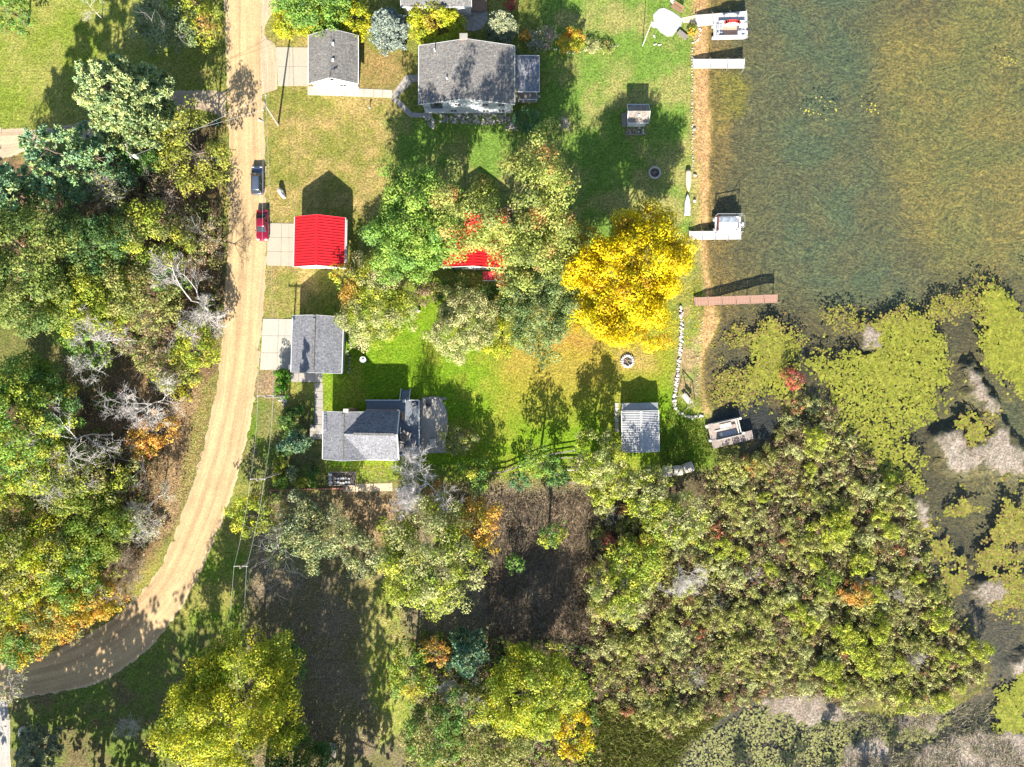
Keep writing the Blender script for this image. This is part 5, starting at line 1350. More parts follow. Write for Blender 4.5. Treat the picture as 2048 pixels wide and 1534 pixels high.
# the wing
yn = y1 + 0.30
mb = MB(); mb.slab([(xr, yr, zr), (x1, yr, zr), (x1, yn, E - 0.1), (jn, yn, E - 0.1)], t); mb.build("roof_slope", SH_BLUE, g)
mb = MB(); mb.slab([(xr, yr, zr), (js, y0, E), (x1, y0, E), (x1, yr, zr)], t); mb.build("roof_slope", SH_BLUE, g)
MB().box((xr + 0.02, (y0 + y1) / 2, zr + 0.04), (0.36, (y1 - y0) * 0.94, 0.09)).build("ridge_vent", SH_GREY, g)
MB().box(((xr + x1) / 2 + 0.6, yr, zr + 0.04), (x1 - xr - 2.0, 0.34, 0.09)).build("ridge_vent", SH_GREY, g)
wl_ = MB(); wl_.box((x0 + 0.42, (y0 + y1) / 2, 2.0), (0.15, y1 - y0 - 0.8, 4.2)); wl_.build("wall", SIDE_G, g)
for yy in (y0 + 0.42, y1 - 0.42):
    mb = MB(); v = []
    for q in (0, 0.14):
        s_ = 1 if yy < yr else -1
        v += [(x0 + 0.5, yy + s_ * q, -0.1), (x1 - 0.5, yy + s_ * q, -0.1), (x1 - 0.5, yy + s_ * q, E - 0.1), (js - 0.9, yy + s_ * q, E - 0.05), (xr, yy + s_ * q, zr - 0.2), (x0 + 0.5, yy + s_ * q, E - 0.05)]
    mb.add(v, [(0, 1, 2, 3, 4, 5), (11, 10, 9, 8, 7, 6)] + [(i, 6 + i, 6 + (i + 1) % 6, (i + 1) % 6) for i in range(6)]); mb.build("wall", SIDE_G, g)
mb = MB(); v = []
for q in (0, -0.14): v += [(x1 - 0.45 + q, y0 + 0.5, -0.1), (x1 - 0.45 + q, y1 - 0.5, -0.1), (x1 - 0.45 + q, y1 - 0.4, E - 0.1), (x1 - 0.45 + q, yr, zr - 0.2), (x1 - 0.45 + q, y0 + 0.5, E - 0.1)]
mb.add(v, [(0, 1, 2, 3, 4), (9, 8, 7, 6, 5)] + [(i, 5 + i, 5 + (i + 1) % 5, (i + 1) % 5) for i in range(5)]); mb.build("wall", SIDE_G, g)
for (a, b, sz) in (((x0 - 0.05), (y0 + y1) / 2, (0.1, y1 - y0, 0.16)),): MB().box((a, b, E - 0.08), sz).build("gutter", TRIM, g)
MB().box(((js + x1) / 2, y0 - 0.05, E - 0.08), (x1 - js, 0.1, 0.16)).build("gutter", TRIM, g)
MB().box(((jn + x1) / 2, yn + 0.05, E - 0.16), (x1 - jn, 0.1, 0.16)).build("gutter", mat("copper_gutter", (0.33, 0.2, 0.13), 0.6), g)
for ya, yb, za, zb in ((yr, yn, zr, E - 0.1), (yr, y0, zr, E)):
    mb = MB(); mb.slab([(x1 + 0.02, ya, za + 0.03), (x1 + 0.16, ya, za + 0.03), (x1 + 0.16, yb, zb + 0.03), (x1 + 0.02, yb, zb + 0.03)], 0.24); mb.build("rake_board", TRIM, g)
for ya in (y0, y1):
    for (xa, xb, za, zb) in ((x0, xr, E, zr), (xr, jn if ya == y1 else js, zr, E)):
        s_ = -1 if ya == y0 else 1
        mb = MB(); mb.slab([(xa, ya + s_ * 0.02, za + 0.02), (xb, ya + s_ * 0.02, zb + 0.02), (xb, ya + s_ * 0.07, zb + 0.02), (xa, ya + s_ * 0.07, za + 0.02)], 0.2); mb.build("rake_board", TRIM, g)
ch = MB().box((xr + 0.5, y1 + 0.25, 3.0), (0.62, 0.42, 6.6)).build("chimney", BRICK_M, g); MB().box((xr + 0.5, y1 + 0.25, 6.36), (0.74, 0.54, 0.12)).build("chimney_cap", PALESTONE, ch)
an = MB(); an.path([(x0 + 0.6, yr + 0.2, E + 0.7), (x0 + 0.35, yr + 0.2, E + 2.0)], 0.035)
for k in range(4): an.tube((x0 + 0.1 - k * .1, yr - 0.1, E + 1.2 + k * 0.25), (x0 + 0.75 - k * .1, yr + 0.55, E + 1.2 + k * 0.25), 0.02)
an.build("roof_antenna", TRIM, g)
for xx in (1.0, 4.0): window(g, (xx, y0 + 0.42, 2.4), 1.2, 1.1, 's')

# its deck, stairs and patio
DKZ = 1.15
DECKM = mat("blue_grey_decking", (0.17, 0.19, 0.22), 0.75, 0.22, 3, bmp=0.15)
p0 = W(733, 800, DKZ); p1 = W(840, 909, DKZ)
d = empty("deck", ((p0[0] + p1[0]) / 2, (p0[1] + p1[1]) / 2, 0), 0, "blue-grey railed timber deck wrapping the grey house", "deck")
cx, cy = d.location.x, d.location.y
xe, xw, yn_, ys = p1[0] - cx, p0[0] - cx, p0[1] - cy, p1[1] - cy
xi = W(798, 0, 0)[0] - cx; yi = W(0, 822, 0)[1] - cy
bm = MB(); k = int((xe - xi) / 0.15)
for i in range(k): bm.box((xi + (i + .5) * (xe - xi) / k, (yn_ + ys) / 2, DKZ - 0.02), (0.138, yn_ - ys, 0.04))
k2 = int((xi - xw) / 0.15)
for i in range(k2): bm.box((xw + (i + .5) * (xi - xw) / k2, (yn_ + yi) / 2, DKZ - 0.02), (0.138, yn_ - yi, 0.04))
tag(bm.build("deck_boards", DECKM, d), None, None, None, "stuff")
fr = MB(); fr.box(((xi + xe) / 2, (yn_ + ys) / 2, DKZ - 0.16), (xe - xi - 0.1, yn_ - ys - 0.1, 0.2)); fr.box(((xi + xw) / 2, (yn_ + yi) / 2, DKZ - 0.16), (xi - xw - 0.1, yn_ - yi - 0.1, 0.2)); fr.build("joists", WOOD_G, d)
def railing(pts):
    for a, b in zip(pts[:-1], pts[1:]):
        a = Vector(a); b = Vector(b); L = (b - a).length; n = max(1, round(L / 1.5))
        ang = math.atan2(b.y - a.y, b.x - a.x)
        MB().box(((a.x + b.x) / 2, (a.y + b.y) / 2, DKZ + 0.98), (L, 0.13, 0.05), ang).build("handrail", TRIM, d)
        bal = MB()
        for i in range(int(L / 0.28)):
            q = a.lerp(b, (i + .5) / int(L / 0.28)); bal.box((q.x, q.y, DKZ + 0.5), (0.035, 0.035, 0.9))
        bal.build("balusters", TRIM, d)
        for i in range(n + 1):
            q = a.lerp(b, i / n); MB().box((q.x, q.y, DKZ / 2 + 0.5), (0.11, 0.11, DKZ + 1.0)).build("post", TRIM, d)
stx = W(813, 0, 0)[0] - cx
railing([(xe, ys), (xe, yn_), (stx + 0.75, yn_)]); railing([(stx - 0.75, yn_), (xw, yn_)]); railing([(xe, ys), (xi + 0.2, ys)])
for i in range(5): MB().box((stx, yn_ + 0.16 + i * 0.3, DKZ - 0.2 * (i + 1)), (1.25, 0.29, 0.05)).build("stair_tread", DECKM, d)
for sx in (-1, 1):
    mb = MB(); mb.slab([(stx + sx * 0.72 - .05, yn_ + 1.7, 0.95), (stx + sx * 0.72 - .05, yn_, DKZ + 0.95), (stx + sx * 0.72 + .05, yn_, DKZ + 0.95), (stx + sx * 0.72 + .05, yn_ + 1.7, 0.95)], 0.08); mb.build("stair_rail", TRIM, d)
    MB().box((stx + sx * 0.72, yn_ + 1.68, 0.45), (0.1, 0.1, 0.95)).build("stair_post", TRIM, d)
PAT = mat("stamped_patio", (0.36, 0.32, 0.27), 0.85, 0.2, 1.2, bmp=0.2)
pts = [(841, 799), (866, 796), (884, 800), (893, 820), (897, 850), (895, 880), (891, 905), (841, 907)]
pe = empty("patio", (*W(868, 852), 0), 0, "curved pale stone patio beside the deck"); pe["kind"] = "structure"
q = [Vector((*W(*p), 0)) - pe.location for p in pts]
MB().prism([(a.x, a.y) for a in q], -0.05, 0.05).build("slab", PAT, pe)
for i in range(6): MB().prism([(a + sx, b + sy) for sx, sy in ((-.6, -.1), (.6, -.1), (.6, .1), (-.6, .1)) for a, b in [((i - 2.5) * 0.66 * 1.0, q[-1].y - 0.45)]][0:4], -0.05, 0.06).build("paver", CONC2, pe) if False else None
for i in range(10):
    a = W(845 + i * 5, 797 - (2 if 2 < i < 7 else 0)); MB().lathe([(0.2, 0), (0.24, 0.12), (0.12, 0.24)], (a[0] - pe.location.x, a[1] - pe.location.y, 0), 7).build("edging_stone", STONE, pe)

# white shed by the lake
(c, w, l) = at_eaves(1244, 821, 1317, 903, 2.1)
g = empty("shed", (*c, 0), math.radians(1.0), "white ribbed metal roofed shed on the lakeside lawn", "shed")
gable(g, w - 0.4, l - 0.4, 2.2, 3.0, SIDE_W, WHITE_METAL, 0.2, 'y', 0.1, 0.75, 0.25, rake=0.2)
hw, hl = (w - .4) / 2, (l - .4) / 2
po = MB(); po.slab([(-w / 2, hl + 1.35, 2.0), (-w / 2, hl + 0.24, 2.22), (w / 2, hl + 0.24, 2.22), (w / 2, hl + 1.35, 2.0)], 0.07); po.build("porch_roof", metalmat("grey_metal", (0.36, 0.36, 0.35), 0.5), g)
for sx in (-1, 1): MB().box((sx * (w / 2 - 0.15), hl + 1.25, 0.95), (0.1, 0.1, 1.9)).build("porch_post", TRIM, g)
MB().box((0, hl + 0.03, 1.0), (1.4, 0.06, 2.0)).build("door", TRIM, g)
for i in range(6): MB().box((-w / 2 - 0.45, hl + 1.0 - i * 0.75, 0.05), (0.6, 0.7, 0.1)).build("side_plank", PALESTONE if i % 2 else CONC2, g)

# little garden shed
(c, w, l) = at_eaves(1256, 210, 1296, 245, 2.2)
g = empty("shed", (*c, 0), 0, "little weathered garden shed with ramp on the shaded lawn", "shed")
gable(g, w - 0.3, l - 0.3, 2.3, 3.2, SIDE_G, SH_OLD, 0.18, 'x', 0.08)
hw, hl = (w - .3) / 2, (l - .3) / 2
MB().box((-0.0, -0.55, 3.05), (0.3, 0.3, 0.3)).build("roof_vent", TRIM, g)
rm_ = MB(); rm_.slab([(-hw - 0.75, -hl, 0.12), (-hw - 0.05, -hl, 0.3), (-hw - 0.05, hl - 0.3, 0.3), (-hw - 0.75, hl - 0.3, 0.12)], 0.1); rm_.build("ramp", WOOD_G, g)
bx_ = MB()
bx_.box((0, -hl - 1.2, 0.1), (w + 0.3, 0.14, 0.25)); bx_.build("bed_edging", WOOD_G, g)
r_ = random.Random(9)
for i in range(26):
    MB().lathe([(0.14, 0), (0.19, 0.1), (0.09, 0.2)], (r_.uniform(-hw, hw), -hl - r_.uniform(0.2, 1.05), 0), 6).build("stone", r_.choice([STONE, PALESTONE, BRICK_M]), g)
MB().box((0.2, -hl - 0.03, 1.0), (0.9, 0.05, 1.9)).build("door", TRIM, g)
# ---------------------------------------------------------------- docks and boats
DOCKW = mat("white_dock_decking", (0.46, 0.44, 0.41), 0.6, 0.08, 2)
DOCKR = mat("red_brown_planks", (0.34, 0.195, 0.14), 0.8, 0.22, 3, bmp=0.2)
DOCKO = mat("old_grey_planks", (0.27, 0.225, 0.20), 0.9, 0.35, 4, bmp=0.3, stain=(1.2, 0.6, (0.42, 0.30, 0.22)))
ALU = mat("aluminium", (0.55, 0.56, 0.57), 0.35, 0.1, 3, metal=0.6)
BOATW = mat("white_boat_cover", (0.72, 0.72, 0.72), 0.45, 0.06, 1.5)
VINYL = mat("grey_vinyl", (0.30, 0.31, 0.33), 0.6, 0.15, 3)
REDV = mat("red_canvas", (0.55, 0.05, 0.035), 0.6, 0.1, 3)
PEACH = mat("peach_carpet", (0.58, 0.36, 0.24), 0.8, 0.1, 3)

def dock(name, label, a, b, width, h, m, nsec, planks=False, posts=True):
    A = Vector((*W(*a, h), 0)); B = Vector((*W(*b, h), 0)); L = (B - A).length; ang = math.atan2(B.y - A.y, B.x - A.x)
    o = empty(name, (A.x, A.y, 0), ang, label, "dock")
    sl = L / nsec; zt = h
    for i in range(nsec):
        if planks:
            n = max(3, round(sl / 0.24)); pw = (sl - 0.06) / n
            me = MB().box((0, 0, 0), (pw - 0.03, width, 0.05)).mesh("plank", m)
            for k in range(n):
                p = obj("plank", me, o, (i * sl + 0.03 + (k + .5) * pw, random.uniform(-.02, .02), zt - 0.025 + random.uniform(-.006, .006)))
        else:
            MB().box(((i + .5) * sl, 0, zt - 0.03), (sl - 0.05, width, 0.06)).build("deck_panel", m, o)
        for s in (-1, 1): MB().box(((i + .5) * sl, s * (width / 2 - 0.06), zt - 0.13), (sl - 0.02, 0.08, 0.14)).build("side_rail", ALU if not planks else WOOD_G, o)
    for i in range(nsec + 1):
        x = min(max(i * sl, 0.1), L - 0.1)
        if posts:
            for s in (-1, 1): MB().tube((x, s * (width / 2 + 0.05), -1.7), (x, s * (width / 2 + 0.05), zt + 0.35), 0.035, 0.035, 6).build("post", ALU if not planks else WOOD_G, o)
    return o
dock("dock", "white decked dock beside the red-canvas pontoon boat", (1391, 41), (1495, 33), 1.7, 0.35, DOCKW, 3)
dock("dock", "white three-panel dock below the pontoon boat", (1385, 127), (1490, 127), 1.4, 0.35, DOCKW, 3)
dock("dock", "white dock holding the covered boat", (1378, 471), (1483, 470), 1.3, 0.45, DOCKW, 4)
dock("dock", "long red-brown plank dock", (1388, 603), (1556, 597), 1.25, 0.5, DOCKR, 6, True)
dock("dock", "old weathered plank dock beside the derelict pontoon", (1424, 889), (1506, 869), 1.35, 0.1, DOCKO, 4, True)

def pontoon(label, px, py, rz, L, Wd, z, kind):
    x, y = W(px, py, z + 0.6)
    o = empty("pontoon_boat", (x, y, z), rz, label, "boat")
    for s in (-1, 1):
        mb = MB(); r = 0.32
        for xa, xb, ra, rb in ((-L / 2, -L / 2 + 0.15, 0.2, r), (-L / 2 + 0.15, L / 2 - 0.6, r, r), (L / 2 - 0.6, L / 2, r, 0.06)):
            mb.tube((xa, s * (Wd / 2 - 0.3), 0.05), (xb, s * (Wd / 2 - 0.3), 0.05 + (0.12 if xb == L / 2 else 0)), ra, rb, 12)
        mb.build("pontoon", ALU if kind != "old" else mat("faded_aluminium", (0.50, 0.48, 0.44), 0.7, 0.2, 3), o)
    fl = {"red": BOATW, "cover": BOATW, "old": DOCKO}[kind]
    MB().box((0, 0, 0.45), (L - 0.5, Wd, 0.08)).build("deck", fl, o)
    if kind == "old":
        fm = mat("faded_white_rail", (0.56, 0.53, 0.47), 0.8, 0.2, 3)
        for s in (-1, 1): MB().box((0.3, s * (Wd / 2 - 0.08), 0.85), (L * 0.72, 0.06, 0.7)).build("side_fence", fm, o)
        for xx in (L / 2 - 0.5, L / 2 - 0.85): MB().box((xx, 0, 0.75), (0.12, Wd - 0.3, 0.5)).build("bow_fence", fm, o)
        MB().box((0.2, Wd / 2 - 0.75, 0.65), (1.7, 0.6, 0.35)).build("bench_seat", fm, o)
        MB().box((1.2, 0.25, 0.6), (1.0, 0.5, 0.28)).build("bench_seat", DOCKO, o)
        MB().box((0.5, -Wd / 2 + 0.65, 0.54), (2.6, 0.8, 0.1)).build("mat", VINYL, o)
        MB().lathe([(0.28, 0.49), (0.3, 0.6), (0.2, 0.72)], (-0.75, -Wd / 2 + 0.65, 0), 10).build("stool", fm, o)
        MB().box((-0.5, 0.1, 0.55), (2.2, 0.14, 0.14)).build("rail", fm, o)
        for (dx, s) in ((-L / 2 + .1, 1), (-L / 2 + .1, -1), (L / 2, 1), (L / 2, -1)): MB().lathe([(0.2, 0.4), (0.22, 0.55), (0.12, 0.62)], (dx, s * (Wd / 2 - 0.2), 0), 10).build("float_cap", fm, o)
        return o
    for s in (-1, 1): MB().box((0.1, s * (Wd / 2 - 0.06), 0.86), (L - 1.6, 0.05, 0.75)).build("side_fence", BOATW, o)
    for xx in (-L / 2 + 0.9, L / 2 - 0.7): MB().box((xx, 0, 0.86), (0.05, Wd - 0.9, 0.75)).build("end_fence", BOATW, o)
    MB().box((L / 2 - 0.05, 0, 0.35), (0.55, 0.4, 0.5)).build("motor", DARK if kind != "cover" else BOATW, o)
    if kind == "red":
        MB().box((0, -0.15, 0.51), (2.3, Wd - 0.9, 0.05)).build("carpet", PEACH, o)
        cv = MB()
        for i in range(7):
            a = math.pi * (i + 0.5) / 7; cv.box((-0.1 - 1.05 * math.cos(a), Wd / 2 - 0.75 + 0.28 * math.sin(a), 2.0), (0.52, 0.42, 0.06), math.pi / 2 - a if False else 0.5 * math.cos(a))
        cv.build("canopy", REDV, o)
        fr = MB()
        for xx in (-1.1, 0.9): fr.path([(xx, -Wd / 2 + 0.1, 0.8), (xx, -Wd / 2 + 0.3, 1.9), (xx, Wd / 2 - 0.3, 1.95), (xx, Wd / 2 - 0.1, 0.8)], 0.025, 6)
        fr.path([(-1.1, -0.4, 1.95), (0.9, -0.4, 1.95)], 0.025, 6); fr.build("canopy_frame", DARK, o)
        for (sx, sy, w_, l_) in ((-1.75, -0.7, 0.9, 0.6), (-1.75, 0.5, 0.9, 0.8), (1.9, -0.55, 1.2, 0.6), (1.9, 0.6, 1.2, 0.7)): MB().box((sx, sy, 0.72), (w_, l_, 0.42)).build("seat", BOATW if sx > 0 else VINYL, o, False, 0.05)
        MB().box((1.2, -0.7, 0.85), (0.55, 0.6, 0.7)).build("console", BOATW, o, False, 0.05)
        st = MB()
        for i in range(10):
            a0, a1 = 2 * math.pi * i / 10, 2 * math.pi * (i + 1) / 10; st.tube((1.45, -0.7 + 0.18 * math.cos(a0), 1.3 + 0.18 * math.sin(a0)), (1.45, -0.7 + 0.18 * math.cos(a1), 1.3 + 0.18 * math.sin(a1)), 0.02, 0.02, 5)
        st.build("steering_wheel", DARK, o)
    else:
        cv = MB(); n = 8; rings = []
        for i in range(n + 1):
            xx = -L / 2 + 0.55 + (L - 1.5) * i / n; ins = 0.25 if i in (0, n) else 0.0
            rings.append([(xx, -Wd / 2, 1.0 - ins * .5), (xx, -Wd / 2 + 0.25, 1.35 - ins), (xx, 0, 1.72 + 0.06 * math.sin(i * 2.1) - ins * 1.2), (xx, Wd / 2 - 0.25, 1.35 - ins), (xx, Wd / 2, 1.0 - ins * .5), (xx, 0, 0.9)])
        cv.loft(rings); cv.build("mooring_cover", BOATW, o)
        MB().box((-L / 2 + 0.55, 0, 1.0), (0.08, Wd, 0.9)).build("stern_band", mat("maroon_band", (0.25, 0.06, 0.05), 0.6), o)
        fr = MB(); fr.path([(L / 2 - 1.6, -Wd / 2 + .1, 1.2), (L / 2 - 0.3, -Wd / 2 + .3, 2.7), (L / 2 - 0.3, Wd / 2 - .3, 2.7), (L / 2 - 1.6, Wd / 2 - .1, 1.2)], 0.035, 6); fr.build("canopy_frame", ALU, o)
    return o
pontoon("white pontoon boat with red canvas and peach floor", 1461, 60, 0.02, 5.6, 2.35, WATER_Z + 0.05, "red")
pontoon("derelict grey pontoon raft beside the weathered plank dock", 1450, 859, math.radians(13), 5.4, 2.7, WATER_Z, "old")
bo = pontoon("covered white boat raised on a lift by the white dock", 1456, 448, 0.0, 4.4, 2.2, WATER_Z + 0.55, "cover")
lf = empty("boat_lift", (*W(1456, 449, 0.3), WATER_Z), 0, "aluminium boat lift frame under the covered white boat", "boat lift")
for sx in (-1, 1):
    for sy in (-1, 1): MB().box((sx * 1.9, sy * 1.35, 0.5), (0.1, 0.1, 3.2)).build("post", ALU, lf)
    MB().box((sx * 1.9, 0, 0.12), (0.1, 2.7, 0.1)).build("cross_beam", ALU, lf)
for sy in (-1, 1): MB().box((0, sy * 1.35, 2.0), (3.9, 0.08, 0.08)).build("top_rail", ALU, lf)

def rowboat(label, px, py, L, Wd, m, up):
    x, y = W(px, py, 0.3); o = empty("rowboat", (x, y, float(zat(x, y)) + 0.02), math.radians(90 if up else -90), label, "boat")
    def hull(off, z0, z1, flip=False):
        rings = []
        for i in range(9):
            t = i / 8; xx = -L / 2 + L * t; hw = Wd / 2 * (1 - max(0, (t - 0.45) / 0.55) ** 2.0) * (0.86 + 0.14 * min(1, t * 4)) + 0.02 - off
            hw = max(hw, 0.02)
            rings.append([(xx, -hw, z0), (xx, -hw * 0.75, z1 - .06), (xx, -hw * 0.4, z1), (xx, hw * 0.4, z1), (xx, hw * 0.75, z1 - .06), (xx, hw, z0)])
        return rings
    MB().loft(hull(0, 0.0, 0.52)).build("hull", m, o, True)
    MB().box((0.0, 0, 0.53), (L * 0.8, 0.05, 0.05)).build("keel", m, o)
    for s in (-1, 1): MB().box((-0.3, s * Wd * 0.30, 0.50), (L * 0.55, 0.04, 0.04)).build("strake", m, o)
    return o
rowboat("upturned tan rowboat on the lakeside grass", 1377, 362, 3.3, 1.0, mat("tan_hull", (0.62, 0.50, 0.34), 0.6, 0.15, 2), False)
rowboat("upturned white rowboat on the lakeside grass", 1375, 409, 3.3, 1.0, mat("white_hull", (0.66, 0.66, 0.67), 0.5, 0.08, 2), True)

# ---------------------------------------------------------------- cars
def car(name, label, px, py, rz, L, Wd, Ht, paint, suv):
    x, y = W(px, py, 0.6); o = empty(name, (x, y, 0.07), rz, label, "car")
    PM = metalmat("car_paint_" + name, paint, 0.22); PM.node_tree.nodes["Principled BSDF"].inputs["Coat Weight"].default_value = 0.8
    PM.node_tree.nodes["Principled BSDF"].inputs["Metallic"].default_value = 0.35
    CG = mat("car_glass", (0.02, 0.03, 0.04), 0.05, 0.05, 2); CT = mat("tyre_rubber", (0.025, 0.025, 0.025), 0.9); CR = mat("wheel_rim", (0.45, 0.45, 0.46), 0.3, 0.1, 3, metal=0.8)
    # lower body, nose at +x
    bz = Ht * 0.56
    st = [(-0.5, 0.86, 0.62), (-0.485, 0.94, 0.88), (-0.44, 0.985, 0.97), (-0.25, 1.0, 1.0), (0.05, 1.0, 1.0), (0.22, 1.0, 0.97), (0.36, 0.98, 0.90), (0.45, 0.94, 0.80), (0.485, 0.86, 0.70), (0.5, 0.72, 0.55)]
    rings = []
    for (t, wf, hf) in st:
        hw = Wd / 2 * wf; zt = 0.22 + (bz - 0.22) * hf
        rings.append([(t * L, -hw * 0.94, 0.2), (t * L, -hw, 0.38), (t * L, -hw, zt * 0.78), (t * L, -hw * 0.94, zt * 0.95), (t * L, -hw * 0.80, zt), (t * L, 0, zt + 0.035), (t * L, hw * 0.80, zt), (t * L, hw * 0.94, zt * 0.95), (t * L, hw, zt * 0.78), (t * L, hw, 0.38), (t * L, hw * 0.94, 0.2)])
    MB().loft(rings).build("body", PM, o, True)
    # cabin
    a, b, c_, d_ = (-0.475, -0.40, 0.10, 0.27) if suv else (-0.36, -0.20, 0.07, 0.24)
    wb, wt = Wd / 2 * 0.88, Wd / 2 * 0.70
    z0, z1 = bz - 0.03, Ht
    P = {"rb": a * L, "rt": b * L, "ft": c_ * L, "fb": d_ * L}
    base = [(P["rb"], -wb, z0), (P["fb"], -wb * .93, z0 - 0.05), (P["fb"], wb * .93, z0 - 0.05), (P["rb"], wb, z0)]
    top = [(P["rt"], -wt, z1 - 0.04), (P["ft"], -wt, z1 - 0.05), (P["ft"], wt, z1 - 0.05), (P["rt"], wt, z1 - 0.04)]
    MB().add(base + top, [(0, 1, 5, 4), (1, 2, 6, 5), (2, 3, 7, 6), (3, 0, 4, 7), (4, 5, 6, 7)]).build("cabin", CG, o)
    rr_ = []
    for t in (0, 0.08, 0.5, 0.92, 1.0):
        xx = P["rt"] + (P["ft"] - P["rt"]) * t; e = 0.04 if t in (0, 1.0) else 0.0
        rr_.append([(xx, -wt * 1.02, z1 - 0.06), (xx, -wt * 0.8, z1 + 0.01 - e), (xx, 0, z1 + 0.035 - e), (xx, wt * 0.8, z1 + 0.01 - e), (xx, wt * 1.02, z1 - 0.06)])
    MB().loft(rr_).build("roof", PM, o, True)
    for s in (-1, 1):
        pl = MB(); pl.tube((P["fb"], s * wb * .93, z0 - 0.03), (P["ft"], s * wt, z1 - 0.04), 0.05, 0.045, 5); pl.tube((P["rb"], s * wb, z0), (P["rt"], s * wt, z1 - 0.04), 0.07, 0.06, 5); pl.tube(((P["ft"] + P["rt"]) / 2, s * (wt + .01), z1 - 0.05), ((P["ft"] + P["rt"]) / 2, s * (wb + .01), z0), 0.04, 0.04, 5)
        pl.build("pillar", PM, o)
        MB().box((P["fb"] - 0.28, s * (Wd / 2 + 0.06), z0 + 0.06), (0.14, 0.2, 0.14)).build("mirror", PM, o, False, 0.03)
        MB().box((L * 0.465, s * Wd * 0.33, bz * 0.80), (0.24, 0.34, 0.12), 0, 0, 0.5).build("headlight", mat("headlight", (0.7, 0.7, 0.7), 0.1), o)
        MB().box((-L * 0.482, s * Wd * 0.37, bz * 0.84), (0.12, 0.3, 0.16)).build("tail_light", mat("tail_light", (0.4, 0.02, 0.02), 0.2), o)
        for xx in (-0.31, 0.32):
            w_ = MB(); w_.tube((xx * L, s * (Wd / 2 - 0.2), 0.31), (xx * L, s * (Wd / 2 + 0.01), 0.31), 0.33, 0.33, 16); ty = w_.build("tyre", CT, o)
            MB().tube((xx * L, s * (Wd / 2 + 0.01), 0.31), (xx * L, s * (Wd / 2 + 0.025), 0.31), 0.2, 0.19, 12).build("rim", CR, ty)
    MB().box((-L * 0.495, 0, 0.42), (0.1, Wd * 0.82, 0.22)).build("bumper", PM if not suv else mat("chrome", (0.6, 0.6, 0.6), 0.2, 0.05, 2, metal=0.9), o, False, 0.04)
    MB().box((L * 0.485, 0, 0.42), (0.12, Wd * 0.72, 0.24)).build("bumper", PM, o, False, 0.04)
    if suv:
        for s in (-1, 1): MB().tube((P["rt"] + 0.2, s * wt * 0.86, z1 + 0.06), (P["ft"] - 0.2, s * wt * 0.86, z1 + 0.06), 0.025, 0.025, 6).build("roof_rail", DARK, o)
    return o
car("parked_suv", "dark grey car parked at the road edge ahead of the red car", 515, 361, math.radians(90), 4.35, 1.82, 1.6, (0.10, 0.13, 0.20), True)
car("parked_sedan", "dark red sedan parked beside the stained driveway", 525, 451, math.radians(-90), 4.7, 1.85, 1.46, (0.32, 0.008, 0.035), False)

# ---------------------------------------------------------------- power line
POLE = mat("pole_wood", (0.30, 0.26, 0.21), 0.9, 0.2, 4)
WIRE = mat("wire", (0.42, 0.42, 0.40), 0.5)
def pole(label, base, top, h, arm_rz, arm=2.4, trafo=False, guy=None):
    b = Vector((*W(*base), 0)); tp = Vector((*W(*top, h), h))
    o = empty("utility_pole", b, 0, label, "utility pole"); tp = tp - b
    MB().tube((0, 0, -0.4), tp, 0.17, 0.11, 10).build("shaft", POLE, o)
    d = Vector((math.cos(arm_rz), math.sin(arm_rz), 0)); a = tp - Vector((0, 0, 0.4))
    MB().box(a + Vector((0.0, 0.16, 0)), (arm, 0.12, 0.14), arm_rz).build("crossarm", POLE, o)
    ends = []
    for s in (-1, 1):
        e = a + Vector((0, 0.16, 0.08)) + d * (s * (arm / 2 - 0.12)); MB().lathe([(0.05, 0), (0.08, 0.06), (0.05, 0.12), (0.07, 0.18), (0.02, 0.22)], e, 8).build("insulator", TRIM, o); ends.append(b + e + Vector((0, 0, 0.22)))
    if trafo: MB().lathe([(0.28, 0), (0.3, 0.08), (0.3, 0.8), (0.2, 0.9)], tp + Vector((0.42, -0.2, -2.0)), 12).build("transformer", mat("transformer_paint", (0.5, 0.53, 0.55), 0.5), o)
    return o, ends
pA, eA = pole("tall pole with crossarm beside the road at the top garage", (556, 250), (528, 206), 9.0, math.radians(80))
pB, eB = pole("pole with grey transformer in the western woods", (318, 345), (254, 303), 9.0, math.radians(110), 2.2, True)
pC, eC = pole("pole with crossarm over the stone pile by the grey garage", (578, 792), (530, 794), 10.5, 0.0, 2.4)
pD, eD = pole("pole with crossarm beside the garden corner", (562, 945), (514, 961), 10.5, 0.0, 2.2)
pE, eE = pole("pole with crossarm south of the apple tree by the verge", (526, 1105), (480, 1136), 10.0, math.radians(0), 2.0)
def wire(label, a, b, sag=0.7):
    a = Vector(a); b = Vector(b); pts = []
    for i in range(13):
        t = i / 12; p = a.lerp(b, t); p.z -= sag * 4 * t * (1 - t); pts.append(p)
    o = MB().path(pts, 0.016, 4).build("power_line", WIRE); tag(o, label, "wire", "overhead power lines"); return o
off = [Vector((*W(410, 1700, 10), 10)), Vector((*W(450, 1700, 10), 10))]
offN = [Vector((*W(520, -300, 9), 9)), Vector((*W(535, -300, 9), 9))]
for i, nm_ in enumerate(("west", "east")):
    wire(f"{nm_} wire from the transformer pole across the road", eB[i], eA[1 - i])
    wire(f"{nm_} wire from the top garage pole down to the grey garage", eA[i], eC[i])
    wire(f"{nm_} wire between the grey garage pole and the garden pole", eC[i], eD[i])
    wire(f"{nm_} wire between the garden pole and the verge pole", eD[i], eE[i])
    wire(f"{nm_} wire from the verge pole off the south edge", eE[i], off[i])

